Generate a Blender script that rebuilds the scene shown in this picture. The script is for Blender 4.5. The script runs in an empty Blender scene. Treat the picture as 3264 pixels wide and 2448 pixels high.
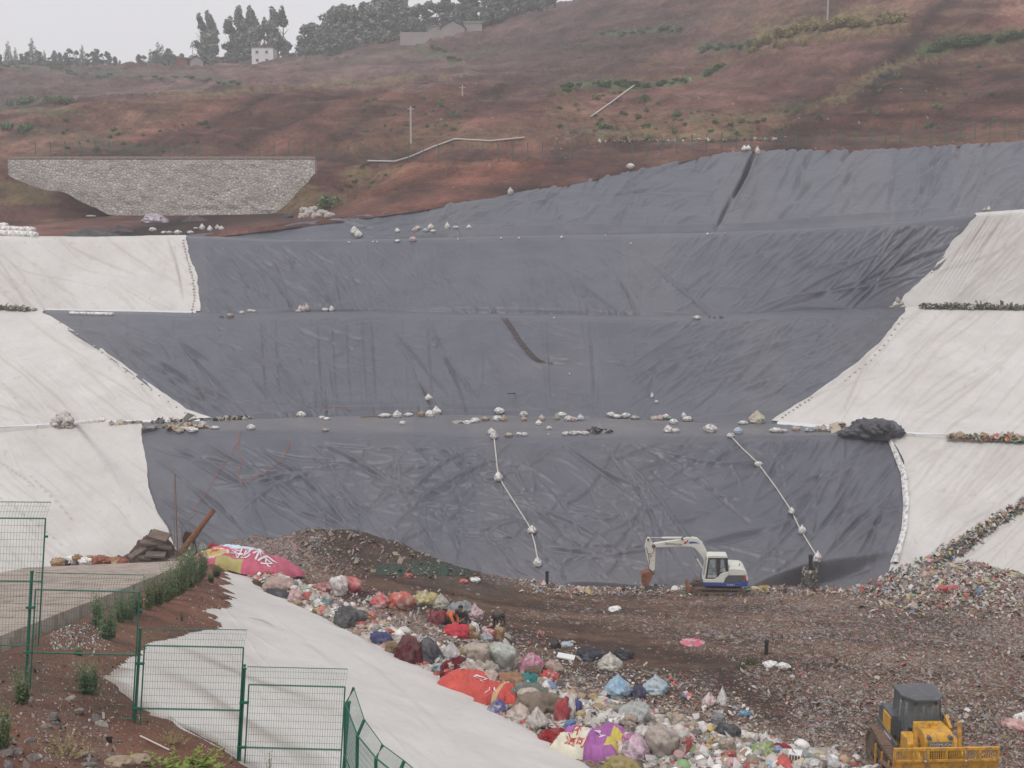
import bpy, bmesh, math, random
import numpy as np
from mathutils import Vector, Matrix, Euler

# ------------------------------------------------------------------ camera, sky, sun, exposure
C = bpy.context.scene
COL = C.collection
W, H, F = 1024.0, 768.0, 1236.0
YH = 200.0                                     # image row of the true horizon
TH = math.atan((H / 2 - YH) / F)
CT, ST = math.cos(TH), math.sin(TH)
cam_d = bpy.data.cameras.new('camera')
cam_d.lens = 36.0 * F / W
cam_d.sensor_width = 36.0
cam_d.clip_start = 0.5
cam_d.clip_end = 3000
cam = bpy.data.objects.new('camera', cam_d)
cam.rotation_euler = (math.pi / 2 - TH, 0, 0)
COL.objects.link(cam)
C.camera = cam
C.view_settings.view_transform = 'Standard'
C.view_settings.look = 'None'
C.view_settings.exposure = 0.05
C.view_settings.gamma = 1.0

wd = bpy.data.worlds.new('World')
C.world = wd
wd.use_nodes = True
nt = wd.node_tree
for n in list(nt.nodes):
    nt.nodes.remove(n)
SUN_EL, SUN_AZ = math.radians(58), math.radians(215)
sky = nt.nodes.new('ShaderNodeTexSky')
sky.sky_type = 'NISHITA'
sky.sun_disc = False
sky.sun_elevation = SUN_EL
sky.sun_rotation = SUN_AZ
sky.air_density = 1.0
sky.dust_density = 4.0
hs = nt.nodes.new('ShaderNodeHueSaturation')
hs.inputs['Saturation'].default_value = 0.12
mixw = nt.nodes.new('ShaderNodeMix')
mixw.data_type = 'RGBA'
mixw.inputs['Factor'].default_value = 0.86          # closed cloud cover over the clear sky
mixw.inputs['B'].default_value = (9.3, 9.2, 9.5, 1)
bg = nt.nodes.new('ShaderNodeBackground')
bg.inputs['Strength'].default_value = 0.093
ow = nt.nodes.new('ShaderNodeOutputWorld')
nt.links.new(sky.outputs[0], hs.inputs['Color'])
nt.links.new(hs.outputs[0], mixw.inputs['A'])
nt.links.new(mixw.outputs['Result'], bg.inputs['Color'])
nt.links.new(bg.outputs[0], ow.inputs['Surface'])

sl = bpy.data.lights.new('sun', 'SUN')
sl.energy = 1.25
sl.angle = math.radians(13)
sl.color = (1.0, 0.97, 0.93)
so = bpy.data.objects.new('sun', sl)
# sun direction from azimuth (Blender sky: rotation measured from +Y towards +X)
sd = Vector((math.sin(SUN_AZ) * math.cos(SUN_EL), math.cos(SUN_AZ) * math.cos(SUN_EL), math.sin(SUN_EL)))
so.rotation_euler = sd.to_track_quat('Z', 'Y').to_euler()
COL.objects.link(so)

rng = np.random.default_rng(7)
random.seed(11)
PI = math.pi

# ------------------------------------------------------------------ geometry of the view
def ray(px, py):
    """direction with unit depth (Y = 1) through a point of the frame"""
    r = (np.asarray(px, float) - W / 2) / F
    u = (H / 2 - np.asarray(py, float)) / F
    yc = CT + u * ST
    zc = -ST + u * CT
    return r / yc, zc / yc

def P(px, py, D):
    a, b = ray(px, py)
    D = np.asarray(D, float)
    return np.stack([a * D, D + 0 * a, b * D], -1)

def DZ(py, z):
    """depth at which row py sees height z"""
    return z / ray(0, py)[1]

def px_of(p):
    x, y, z = p
    f = y * CT - z * ST
    u = y * ST + z * CT
    return W / 2 + F * x / f, H / 2 - F * u / f

# ------------------------------------------------------------------ noise
def _h(ix, iy, seed):
    h = (ix.astype(np.int64) * 374761393 + iy.astype(np.int64) * 668265263 + seed * 2147483647) & 0xffffffff
    h = ((h ^ (h >> 13)) * 1274126177) & 0xffffffff
    return ((h ^ (h >> 16)) & 0xffffff) / float(0xffffff)

def vn(x, y, seed=0):
    x = np.asarray(x, float); y = np.asarray(y, float)
    ix = np.floor(x); iy = np.floor(y)
    fx = x - ix; fy = y - iy
    fx = fx * fx * (3 - 2 * fx); fy = fy * fy * (3 - 2 * fy)
    a = _h(ix, iy, seed); b = _h(ix + 1, iy, seed); c = _h(ix, iy + 1, seed); d = _h(ix + 1, iy + 1, seed)
    return (a + (b - a) * fx) * (1 - fy) + (c + (d - c) * fx) * fy

def fbm(x, y, seed=0, o=4):
    s = 0; a = 0.5; t = 0
    for k in range(o):
        s = s + a * (vn(x * 2 ** k, y * 2 ** k, seed + k * 17) * 2 - 1); t += a; a *= 0.5
    return s / t

# ------------------------------------------------------------------ objects and tags
def tag(o, label=None, cat=None, group=None, kind=None):
    if label: o['label'] = label
    if cat: o['category'] = cat
    if group: o['group'] = group
    if kind: o['kind'] = kind
    return o

def empty(name, loc, rz=0, scale=1):
    o = bpy.data.objects.new(name, None)
    o.empty_display_size = 0.3
    COL.objects.link(o)
    o.location = loc
    o.rotation_euler = (0, 0, rz)
    o.scale = (scale,) * 3
    return o

def link(name, me, m=None, parent=None, smooth=False):
    o = bpy.data.objects.new(name, me)
    COL.objects.link(o)
    if m is not None and not me.materials:
        me.materials.append(m)
    if parent is not None:
        o.parent = parent
    if smooth:
        me.polygons.foreach_set('use_smooth', [True] * len(me.polygons))
    return o

def fast_mesh(name, V, Fq, m=None, colors=None, smooth=True, attr='Col', extra=None):
    """numpy verts (n,3), faces (m,k)"""
    V = np.asarray(V, np.float32); Fq = np.asarray(Fq, np.int32)
    k = Fq.shape[1]
    me = bpy.data.meshes.new(name)
    me.vertices.add(len(V)); me.vertices.foreach_set('co', V.ravel())
    me.loops.add(Fq.size); me.loops.foreach_set('vertex_index', Fq.ravel())
    me.polygons.add(len(Fq))
    me.polygons.foreach_set('loop_start', np.arange(0, Fq.size, k, dtype=np.int32))
    me.polygons.foreach_set('loop_total', np.full(len(Fq), k, np.int32))
    if smooth:
        me.polygons.foreach_set('use_smooth', np.ones(len(Fq), bool))
    me.update(calc_edges=True)
    if colors is not None:
        a = me.color_attributes.new(attr, 'FLOAT_COLOR', 'POINT')
        c = np.ones((len(V), 4), np.float32); c[:, :3] = colors
        a.data.foreach_set('color', c.ravel())
    if extra:
        for nme, arr in extra.items():
            a = me.attributes.new(nme, 'FLOAT', 'POINT')
            a.data.foreach_set('value', np.asarray(arr, np.float32).ravel())
    if m is not None:
        me.materials.append(m)
    return me

def grid_faces(nu, nv):
    i = np.arange(nv - 1)[:, None] * nu + np.arange(nu - 1)[None, :]
    i = i.ravel()
    return np.stack([i, i + nu, i + nu + 1, i + 1], 1)      # normals upwards for rows running nearer

class MB:
    def __init__(s):
        s.v = []; s.f = []
    def add(s, v, f):
        n = len(s.v); s.v += [tuple(p) for p in v]; s.f += [tuple(i + n for i in q) for q in f]
        return s
    def box(s, c, d, rot=None):
        x, y, z = [k / 2 for k in d]
        vs = [Vector((i, j, k)) for i in (-x, x) for j in (-y, y) for k in (-z, z)]
        if rot is not None:
            R = Euler(rot).to_matrix(); vs = [R @ p for p in vs]
        return s.add([p + Vector(c) for p in vs], [(0, 1, 3, 2), (4, 6, 7, 5), (0, 4, 5, 1), (2, 3, 7, 6), (0, 2, 6, 4), (1, 5, 7, 3)])
    def tube(s, pts, r, n=8, cap=True):
        pts = [Vector(p) for p in pts]
        rs = r if isinstance(r, (list, tuple)) else [r] * len(pts)
        rings = []
        for i, p in enumerate(pts):
            t = (pts[min(i + 1, len(pts) - 1)] - pts[max(i - 1, 0)])
            if t.length < 1e-9: t = Vector((0, 0, 1))
            t.normalize()
            a = t.cross(Vector((0, 0, 1)) if abs(t.z) < 0.9 else Vector((1, 0, 0))).normalized()
            b = t.cross(a)
            rings.append([p + (a * math.cos(2 * PI * k / n) + b * math.sin(2 * PI * k / n)) * rs[i] for k in range(n)])
        vs = [q for rg in rings for q in rg]
        fs = [(i * n + k, i * n + (k + 1) % n, (i + 1) * n + (k + 1) % n, (i + 1) * n + k) for i in range(len(pts) - 1) for k in range(n)]
        if cap:
            fs += [tuple(range(n))[::-1], tuple((len(pts) - 1) * n + k for k in range(n))]
        return s.add(vs, fs)
    def prism(s, poly, y0, y1):
        """polygon in XZ extruded along Y"""
        n = len(poly)
        vs = [(p[0], y0, p[1]) for p in poly] + [(p[0], y1, p[1]) for p in poly]
        fs = [tuple(range(n)), tuple(range(2 * n - 1, n - 1, -1))] + [(i, i + n, (i + 1) % n + n, (i + 1) % n) for i in range(n)]
        return s.add(vs, fs)
    def prismx(s, poly, x0, x1):
        n = len(poly)
        vs = [(x0, p[0], p[1]) for p in poly] + [(x1, p[0], p[1]) for p in poly]
        fs = [tuple(range(n)), tuple(range(2 * n - 1, n - 1, -1))] + [(i, i + n, (i + 1) % n + n, (i + 1) % n) for i in range(n)]
        return s.add(vs, fs)
    def build(s, name, m, parent=None, smooth=False, bevel=0):
        me = bpy.data.meshes.new(name)
        me.from_pydata(s.v, [], s.f)
        bm = bmesh.new(); bm.from_mesh(me)
        bmesh.ops.recalc_face_normals(bm, faces=bm.faces)
        bm.to_mesh(me); bm.free()
        o = link(name, me, m, parent, smooth)
        if bevel:
            b = o.modifiers.new('bevel', 'BEVEL'); b.width = bevel; b.segments = 2; b.limit_method = 'ANGLE'
        return o

def copy_tree(o, parent=None):
    c = o.copy(); COL.objects.link(c)
    if parent is not None: c.parent = parent
    for ch in list(o.children):
        copy_tree(ch, c)
    return c

# ------------------------------------------------------------------ materials
def newmat(name):
    m = bpy.data.materials.new(name); m.use_nodes = True
    return m, m.node_tree.nodes, m.node_tree.links, m.node_tree.nodes['Principled BSDF']

def mixc(N, L, fac, a, b, mode='MIX'):
    x = N.new('ShaderNodeMix'); x.data_type = 'RGBA'; x.blend_type = mode
    for inp, v in (('Factor', fac), ('A', a), ('B', b)):
        if hasattr(v, 'links'):
            L.new(v, x.inputs[inp])
        else:
            x.inputs[inp].default_value = v if inp == 'Factor' else (v[0], v[1], v[2], 1)
    return x.outputs['Result']

def noise(N, L, scale, detail=4, coord='Object', rough=0.6, vec=None):
    t = N.new('ShaderNodeTexCoord'); n = N.new('ShaderNodeTexNoise')
    n.inputs['Scale'].default_value = scale; n.inputs['Detail'].default_value = detail; n.inputs['Roughness'].default_value = rough
    L.new(vec if vec is not None else t.outputs[coord], n.inputs['Vector'])
    return n.outputs['Fac']

def ramp(N, L, fac, stops):
    r = N.new('ShaderNodeValToRGB')
    while len(r.color_ramp.elements) < len(stops): r.color_ramp.elements.new(0.5)
    for e, (p, c) in zip(r.color_ramp.elements, stops):
        e.position = p; e.color = (c, c, c, 1) if isinstance(c, (int, float)) else (*c, 1)
    L.new(fac, r.inputs['Fac'])
    return r.outputs['Color']

def bump(N, L, b, h, strength=0.4, dist=0.05):
    k = N.new('ShaderNodeBump'); k.inputs['Strength'].default_value = strength; k.inputs['Distance'].default_value = dist
    L.new(h, k.inputs['Height']); L.new(k.outputs['Normal'], b.inputs['Normal'])
    return k

def mat(name, col, rough=0.8, var=0.25, scale=3.0, metal=0.0, dirt=None, dirt_amt=0.5, bmp=0.2, bscale=None, spec=0.5, bdist=0.02):
    m, N, L, b = newmat(name)
    nz = noise(N, L, scale, 5)
    dk = tuple(c * (1 - var) for c in col); lt = tuple(min(1, c * (1 + var)) for c in col)
    c = mixc(N, L, ramp(N, L, nz, [(0.3, 0.0), (0.7, 1.0)]), dk, lt)
    if dirt:
        n2 = noise(N, L, scale * 2.3, 6, rough=0.7)
        c = mixc(N, L, ramp(N, L, n2, [(0.62 - 0.25 * dirt_amt, 0.0), (0.78 - 0.2 * dirt_amt, 1.0)]), c, dirt)
    L.new(c, b.inputs['Base Color'])
    b.inputs['Roughness'].default_value = rough; b.inputs['Metallic'].default_value = metal
    b.inputs['Specular IOR Level'].default_value = spec
    if bmp:
        bump(N, L, b, noise(N, L, bscale or scale * 6, 4), bmp, bdist)
    return m

def mat_attr(name, rough=0.9, var=0.3, scale=1.5, bmp=0.5, bscale=3, bdist=0.1, attr='Col', spec=0.3, fine=None):
    """colour of the ground itself in a mesh attribute, broken up by procedural noise"""
    m, N, L, b = newmat(name)
    a = N.new('ShaderNodeAttribute'); a.attribute_name = attr
    nz = noise(N, L, scale, 6, rough=0.7)
    g = ramp(N, L, nz, [(0.25, 1 - var), (0.75, 1 + var)])
    c = mixc(N, L, 1.0, a.outputs['Color'], g, 'MULTIPLY')
    if fine:
        n2 = noise(N, L, fine, 3, rough=0.8)
        c = mixc(N, L, 1.0, c, ramp(N, L, n2, [(0.3, 0.75), (0.7, 1.3)]), 'MULTIPLY')
    L.new(c, b.inputs['Base Color'])
    b.inputs['Roughness'].default_value = rough
    b.inputs['Specular IOR Level'].default_value = spec
    if bmp: bump(N, L, b, noise(N, L, bscale, 6, rough=0.7), bmp, bdist)
    return m

def mat_objcol(name, rough=0.6, var=0.25, scale=4, bmp=0.5, bscale=9, bdist=0.05, spec=0.5, dirt=(0.14, 0.11, 0.085), dirt_amt=0.4, trans=0.0, patch=0.0):
    """one material whose colour comes from the object's own colour, with grime and creases"""
    m, N, L, b = newmat(name)
    oi = N.new('ShaderNodeObjectInfo')
    tc = N.new('ShaderNodeTexCoord')
    ad = N.new('ShaderNodeVectorMath'); ad.operation = 'ADD'
    sc = N.new('ShaderNodeVectorMath'); sc.operation = 'SCALE'; sc.inputs['Scale'].default_value = 37.0
    cb = N.new('ShaderNodeCombineXYZ'); L.new(oi.outputs['Random'], cb.inputs[0]); L.new(oi.outputs['Random'], cb.inputs[1])
    L.new(cb.outputs[0], sc.inputs[0]); L.new(sc.outputs[0], ad.inputs[0]); L.new(tc.outputs['Object'], ad.inputs[1])
    nz = noise(N, L, scale, 5, vec=ad.outputs[0])
    c = mixc(N, L, 1.0, oi.outputs['Color'], ramp(N, L, nz, [(0.3, 1 - var), (0.7, 1 + var)]), 'MULTIPLY')
    vp = N.new('ShaderNodeTexVoronoi'); vp.inputs['Scale'].default_value = scale * 1.3; L.new(ad.outputs[0], vp.inputs['Vector'])
    sp = N.new('ShaderNodeSeparateColor'); L.new(vp.outputs['Color'], sp.inputs[0])
    c = mixc(N, L, ramp(N, L, sp.outputs[0], [(0.72, 0.0), (0.75, patch)]), c, (.50, .47, .44))
    c = mixc(N, L, ramp(N, L, sp.outputs[1], [(0.80, 0.0), (0.83, patch)]), c, (.20, .16, .14))
    n2 = noise(N, L, scale * 1.7, 6, rough=0.75, vec=ad.outputs[0])
    c = mixc(N, L, ramp(N, L, n2, [(0.60 - 0.25 * dirt_amt, 0.0), (0.85 - 0.2 * dirt_amt, 0.8)]), c, dirt)
    L.new(c, b.inputs['Base Color'])
    b.inputs['Roughness'].default_value = rough; b.inputs['Specular IOR Level'].default_value = spec
    if trans:
        b.inputs['Transmission Weight'].default_value = 0
    bump(N, L, b, noise(N, L, bscale, 4, vec=ad.outputs[0]), bmp, bdist)
    return m

def text_obj(name, body, size, M, m, parent=None, extrude=0.004, fit=None, warp=None):
    cu = bpy.data.curves.new('lettering', 'FONT'); cu.body = body; cu.size = size; cu.extrude = extrude
    cu.align_x = 'CENTER'; cu.align_y = 'CENTER'; cu.resolution_u = 2
    t = bpy.data.objects.new('lettering_source', cu); COL.objects.link(t)
    dg = bpy.context.evaluated_depsgraph_get(); dg.update()
    me = bpy.data.meshes.new_from_object(t.evaluated_get(dg))
    COL.objects.unlink(t); bpy.data.objects.remove(t)
    if warp is not None:
        n = len(me.vertices); co = np.zeros(n * 3, np.float32); me.vertices.foreach_get('co', co)
        me.vertices.foreach_set('co', np.asarray(warp(co.reshape(-1, 3)), np.float32).ravel())
    else:
        me.transform(M)
    me.name = name; me.materials.clear()
    me.update()
    return link(name, me, m, parent)
# ------------------------------------------------------------------ materials of the setting
def liner_mat():
    m, N, L, b = newmat('dark_geomembrane')
    a = N.new('ShaderNodeAttribute'); a.attribute_name = 'dust_sheen'
    nz = noise(N, L, 0.35, 5, rough=0.65)
    c = mixc(N, L, ramp(N, L, nz, [(0.3, 0.0), (0.7, 1.0)]), (0.070, 0.074, 0.097), (0.104, 0.109, 0.138))
    n2 = noise(N, L, 2.5, 6, rough=0.8)
    c = mixc(N, L, ramp(N, L, n2, [(0.5, 0.0), (0.85, 0.35)]), c, (0.17, 0.165, 0.165))
    c = mixc(N, L, a.outputs['Fac'], c, (0.27, 0.245, 0.215))  # dust colour; on the lower ledge it also paints the sky sheen
    L.new(c, b.inputs['Base Color'])
    L.new(ramp(N, L, nz, [(0.3, 0.38), (0.7, 0.55)]), b.inputs['Roughness'])
    b.inputs['Specular IOR Level'].default_value = 0.55
    bump(N, L, b, noise(N, L, 1.6, 5, rough=0.6), 0.35, 0.12)
    return m

def felt_mat():
    m, N, L, b = newmat('white_geotextile')
    a = N.new('ShaderNodeAttribute'); a.attribute_name = 'dust_sheen'
    nz = noise(N, L, 0.25, 5, rough=0.7)
    c = mixc(N, L, ramp(N, L, nz, [(0.3, 0.0), (0.7, 1.0)]), (0.54, 0.52, 0.495), (0.65, 0.63, 0.605))
    n2 = noise(N, L, 3.0, 6, rough=0.8)
    c = mixc(N, L, ramp(N, L, n2, [(0.5, 0.0), (0.9, 0.35)]), c, (0.36, 0.32, 0.285))
    c = mixc(N, L, a.outputs['Fac'], c, (0.23, 0.165, 0.13))
    L.new(c, b.inputs['Base Color'])
    b.inputs['Roughness'].default_value = 0.95; b.inputs['Specular IOR Level'].default_value = 0.1
    bump(N, L, b, noise(N, L, 2.2, 6, rough=0.7), 0.3, 0.08)
    return m

M = {}
M['liner'] = liner_mat()
M['felt'] = felt_mat()
M['earth'] = mat_attr('bare_earth', var=0.5, scale=0.30, bmp=1.0, bscale=0.8, bdist=0.9, fine=1.4)
M['soil'] = mat_attr('loose_soil', var=0.3, scale=1.2, bmp=0.8, bscale=5, bdist=0.08, fine=14)
M['scrap'] = mat_attr('scraps', var=0.12, scale=6, bmp=0, rough=0.55, spec=0.4)

# ------------------------------------------------------------------ the terraced slopes of the pit
def curve(pts, sm=14):
    pts = np.array(pts, float)
    xs = np.arange(-420, 1421, 2.0)
    ys = np.interp(xs, pts[:, 0], pts[:, 1])
    h = int(1.5 * sm); k = np.exp(-0.5 * (np.arange(-h, h + 1) * 2.0 / sm) ** 2); k /= k.sum()
    yp = np.pad(ys, len(k) // 2, 'edge')
    ys = np.convolve(yp, k, 'valid')
    return lambda x: np.interp(x, xs, ys)

def zcurve(yc, z):
    """depth curve along a level edge drawn at rows yc(x)"""
    return lambda x: DZ(yc(x), z(x) if callable(z) else z)

b1f = curve([(-300, 440), (0, 430), (69, 426), (139, 428), (205, 431), (300, 431), (400, 433), (500, 437), (640, 437), (741, 436), (887, 435), (960, 438), (1024, 441), (1300, 446)], 8)
b1b = curve([(-300, 438), (0, 428), (69, 423), (139, 421), (231, 418.5), (300, 415), (400, 412), (500, 412), (560, 413), (640, 417), (700, 420), (773, 422), (830, 427), (887, 432), (960, 436), (1024, 438), (1300, 443)], 6)
b2f = curve([(-300, 311), (0, 310), (46, 313), (199, 316), (296, 315), (393, 314), (505, 317), (671, 319), (787, 315), (898, 309), (960, 310), (1024, 311), (1300, 314)], 8)
b3f = curve([(-300, 238), (0, 238), (90, 239), (185, 237), (278, 241), (398, 240), (509, 237), (694, 234), (800, 230), (880, 225), (972, 215), (1024, 211), (1300, 200)], 8)
b4f = curve([(-300, 236.5), (0, 236), (160, 236), (185, 235.5), (259, 227), (333, 218), (407, 208), (505, 194), (616, 171), (694, 156), (735, 148.5), (750, 148), (856, 148), (940, 144), (1024, 139), (1300, 128)], 5)
bot = curve([(-300, 615), (0, 605), (150, 585), (240, 588), (640, 598), (740, 600), (890, 602), (1024, 606), (1300, 620)], 10)

D1 = zcurve(b1f, -17.5)
D1b = lambda x: zcurve(b1b, -17.3)(x)
D2 = zcurve(b2f, -10.6)
D2b = lambda x: D2(x) + 3.5
D3 = curve([(-300, 126), (0, 127), (185, 127.5), (400, 129), (620, 130), (880, 128), (1024, 124), (1300, 118)], 20)
D3b = lambda x: D3(x) + 3.0
D4 = curve([(-300, 131), (0, 131), (160, 131.2), (185, 131.5), (259, 133.5), (333, 136), (505, 142), (616, 149), (750, 155), (856, 153), (1024, 147), (1300, 140)], 10)
D0 = zcurve(bot, -25.6)

class Tier:
    def __init__(s, bk, Dbk, fr, Dfr, bo, Dbo):
        s.c = [bk, fr, bo]; s.D = [Dbk, Dfr, Dbo]
    def pos(s, px, v):
        a = P(px, s.c[0](px), s.D[0](px)); b = P(px, s.c[1](px), s.D[1](px)); c = P(px, s.c[2](px), s.D[2](px))
        w = np.clip(v, 0, 1.06)[..., None]; q = np.clip(-v, 0, 1)[..., None]
        up = np.array([0, 0, 1.0])
        sag = -0.35 * np.sin(PI * np.clip(w, 0, 1)) * up - 0.45 * np.clip((-v[..., None] - 0.86) / 0.14, 0, 1) * up
        return b * (1 - w) * (1 - q) + c * w + a * q * (1 - w) + sag - 0.12 * np.exp(-((v[..., None]) / 0.03) ** 2) * up
    def v_of(s, px, py):
        a = s.c[1](px); c = s.c[2](px)
        if py >= a:
            y = np.linspace(0, 1, 60)
            p = s.pos(np.full(60, float(px)), y)
            rows = px_of(p.T)[1]
            return float(np.interp(py, rows, y))
        return 0.0

T1 = Tier(b1b, D1b, b1f, D1, bot, D0)
T2 = Tier(lambda x: b2f(x) - 3.2, D2b, b2f, D2, b1b, D1b)
T3 = Tier(lambda x: b3f(x) - 1.2, D3b, b3f, D3, lambda x: b2f(x) - 3.2, D2b)
T4 = Tier(lambda x: b4f(x) - 0.2, lambda x: D4(x) + 1.5, b4f, D4, lambda x: b3f(x) - 1.2, D3b)
# heights must agree where a ledge is drawn: rows of the ledge backs follow from depth and level
def fix(t, z, k=0):
    D = t.D[k]
    t.c[k] = lambda x: row_of(D(x), z)
def row_of(D, z):
    # row at which height z appears at depth D
    t = z / D
    u = (t * CT + ST) / (CT - t * ST)
    return H / 2 - F * u
T2.c[0] = lambda x: row_of(D2b(x), -10.55)
T3.c[2] = T2.c[0]
zb3 = lambda x: ray(0, b3f(x))[1] * D3(x)
T3.c[0] = lambda x: row_of(D3b(x), zb3(x) + 0.06)
T4.c[2] = T3.c[0]

SPL = 2.0       # samples of the fold map per pixel of the frame
class FoldMap:
    def __init__(s, x0, y0, x1, y1):
        s.x0, s.y0 = x0, y0
        s.a = np.zeros((int((y1 - y0) * SPL) + 1, int((x1 - x0) * SPL) + 1), np.float32)
        s.b = np.zeros_like(s.a)
    def path(s, pts, amp, w, neg=False, taper=True):
        pts = np.array(pts, float)
        seg = np.hypot(*(pts[1:] - pts[:-1]).T); L = np.concatenate([[0], np.cumsum(seg)])
        n = max(2, int(L[-1] * 2)); t = np.linspace(0, L[-1], n)
        xs = np.interp(t, L, pts[:, 0]); ys = np.interp(t, L, pts[:, 1])
        A = s.b if neg else s.a
        R = int(w * SPL * 2.2) + 2
        g = np.arange(-R, R + 1)
        for i in range(n):
            k = math.sin(PI * (i + 0.5) / n) ** 0.6 if taper else 1.0
            cx = (xs[i] - s.x0) * SPL; cy = (ys[i] - s.y0) * SPL
            ix, iy = int(round(cx)), int(round(cy))
            if ix < R or iy < R or ix >= A.shape[1] - R or iy >= A.shape[0] - R: continue
            dx = (g + ix - cx) / SPL; dy = (g + iy - cy) / SPL
            st = amp * k * np.exp(-(dx[None, :] ** 2 + dy[:, None] ** 2) / (w * w))
            V = A[iy - R:iy + R + 1, ix - R:ix + R + 1]
            np.maximum(V, st, out=V)
    def wander(s, x, y, ang, ln, amp, w, curl=0.0, wob=0.15, neg=False):
        pts = [(x, y)]; a = ang; st = 5.0; c = curl / max(ln, 1)
        for k in range(int(ln / st)):
            a += c * st + random.gauss(0, wob) * 0.3
            x += math.cos(a) * st; y += math.sin(a) * st
            pts.append((x, y))
        if len(pts) > 1: s.path(pts, amp, w, neg)
    def get(s, px, py, arr=None):
        A = (s.a - s.b) if arr is None else arr
        fx = np.clip((px - s.x0) * SPL, 0, A.shape[1] - 1.001); fy = np.clip((py - s.y0) * SPL, 0, A.shape[0] - 1.001)
        ix = fx.astype(int); iy = fy.astype(int); fx = fx - ix; fy = fy - iy
        return ((A[iy, ix] * (1 - fx) + A[iy, ix + 1] * fx) * (1 - fy) + (A[iy + 1, ix] * (1 - fx) + A[iy + 1, ix + 1] * fx) * fy)

def displace(Vg, d):
    """move a (rows, cols, 3) grid along its normals"""
    du = np.gradient(Vg, axis=1); dv = np.gradient(Vg, axis=0)
    n = np.cross(du, dv); n /= np.linalg.norm(n, axis=2, keepdims=True) + 1e-9
    n *= np.sign(n[..., 2:3] + 1e-9)
    return Vg + n * d[..., None]

def sheet(name, tier, left, right, m, fm, label, nx=None, ny=110, nb=6, off=0.0, dust_sheen=None, edge=0.0, und=0.22, seed=0, vmax=1.05, group=None, vmin=-1.0, fold_k=2.0):
    vl = [(tier.v_of(x, y), x) for x, y in left]; vr = [(tier.v_of(x, y), x) for x, y in right]
    v = np.concatenate([np.linspace(vmin, 0, nb, endpoint=False), np.linspace(0, vmax, ny)])
    xl = np.interp(v, *np.array(sorted(vl)).T); xr = np.interp(v, *np.array(sorted(vr)).T)
    if edge:
        xl = xl + edge * fbm(v * 13, v * 0, seed + 5, 3) * (xl > -90); xr = xr + edge * fbm(v * 13, v * 0 + 9, seed + 6, 3) * (xr < 1100)
    nx = nx or int((xr - xl).max() / 1.15)
    u = np.linspace(0, 1, nx)
    PX = xl[:, None] + (xr - xl)[:, None] * u[None, :]
    VV = np.repeat(v[:, None], nx, 1)
    G = tier.pos(PX, VV)
    sx, sy = px_of(np.moveaxis(G, -1, 0))
    d = off + und * fbm(G[..., 0] * 0.09, G[..., 1] * 0.12 + G[..., 2] * 0.1, seed, 4) * np.clip((1 - VV) * 6, 0, 1) * np.clip(np.abs(VV) * 8 + .05, 0, 1) * (VV > 0)
    ed = np.clip(np.minimum(u, 1 - u) * nx / 14, 0.15, 1)[None, :] if m is M['liner'] else 1.0
    d = d + ed * fm.get(sx, sy) * (fold_k if m is M['liner'] else 0.8) * np.where(VV < 0, 0.15, np.clip(VV * 14 + 0.12, 0.1, 1))
    d = d + 0.03 * fbm(G[..., 0] * 0.9, G[..., 1] * 0.9 + G[..., 2], seed + 3, 3)
    G = displace(G, d)
    du = np.zeros(G.shape[:2]) if dust_sheen is None else dust_sheen(sx, sy, VV)
    me = fast_mesh(name, G.reshape(-1, 3), grid_faces(nx, len(v)), m, extra={'dust_sheen': np.clip(du, 0, 1)})
    o = link(name, me)
    tag(o, label, 'liner sheet', group)
    return o

U = random.uniform
def rand_folds(fm, box, n, angf, ln, amp, w, curl=0.6, neg=0.35):
    for k in range(n):
        x = U(box[0], box[2]); y = U(box[1], box[3])
        fm.wander(x, y, angf(x, y) + random.gauss(0, 0.18), U(*ln), U(*amp), U(*w), U(-curl, curl), neg=random.random() < neg)

R_ = math.radians
# ---- lowest dark sheet: fans of folds hung from the ledge
f1 = FoldMap(100, 405, 940, 610)
def a1(x, y):
    if x > 760: return R_(-52)
    if x < 330: return R_(38)
    return R_(20 if vn(x / 90, y / 40, 4) > 0.45 else -25)
rand_folds(f1, (150, 436, 890, 590), 300, a1, (40, 150), (0.03, 0.10), (0.9, 1.8), 0.8)
rand_folds(f1, (340, 440, 700, 585), 130, lambda x, y: R_(U(-10, 70)), (20, 80), (0.03, 0.10), (0.9, 1.8), 1.0)
rand_folds(f1, (740, 440, 900, 575), 60, lambda x, y: R_(-50), (50, 120), (0.06, 0.14), (1.2, 2.2), 0.5)
for (x0, y0, a, ln) in [(150, 455, 30, 170), (170, 445, 26, 200), (200, 440, 24, 190), (240, 440, 22, 150), (160, 500, 40, 110), (300, 440, 14, 110), (330, 470, 170, 120), (350, 462, 172, 130), (480, 445, 152, 110), (500, 455, 150, 120), (560, 440, 42, 110), (600, 440, 50, 170), (640, 442, 30, 140), (520, 500, 25, 110), (415, 520, 60, 60), (540, 545, 8, 120), (560, 560, -10, 120), (700, 470, -30, 80), (690, 545, -15, 90)]:
    f1.wander(x0, y0, R_(a), ln, 0.15, 1.9, U(-0.5, 0.5)); f1.wander(x0 + 2, y0 + 4, R_(a), ln, 0.10, 1.6, U(-0.3, 0.3), neg=True)
rand_folds(f1, (150, 440, 890, 590), 420, lambda x, y: a1(x, y) + random.gauss(0, .5), (8, 30), (0.008, 0.022), (0.7, 1.0), 0.8)
for x in (497, 330, 655, 830):
    f1.path([(x, 437), (x + 6, 500), (x + 12, 595)], 0.05, 0.8)
f1.path([(742, 591), (770, 583), (800, 576), (835, 570), (868, 562), (890, 553)], 0.55, 3.2)
f1.path([(742, 596), (800, 583), (868, 570)], 0.35, 2.6, neg=True)
f1.path([(560, 583), (600, 589), (640, 594), (700, 596)], 0.45, 2.8)
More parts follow.
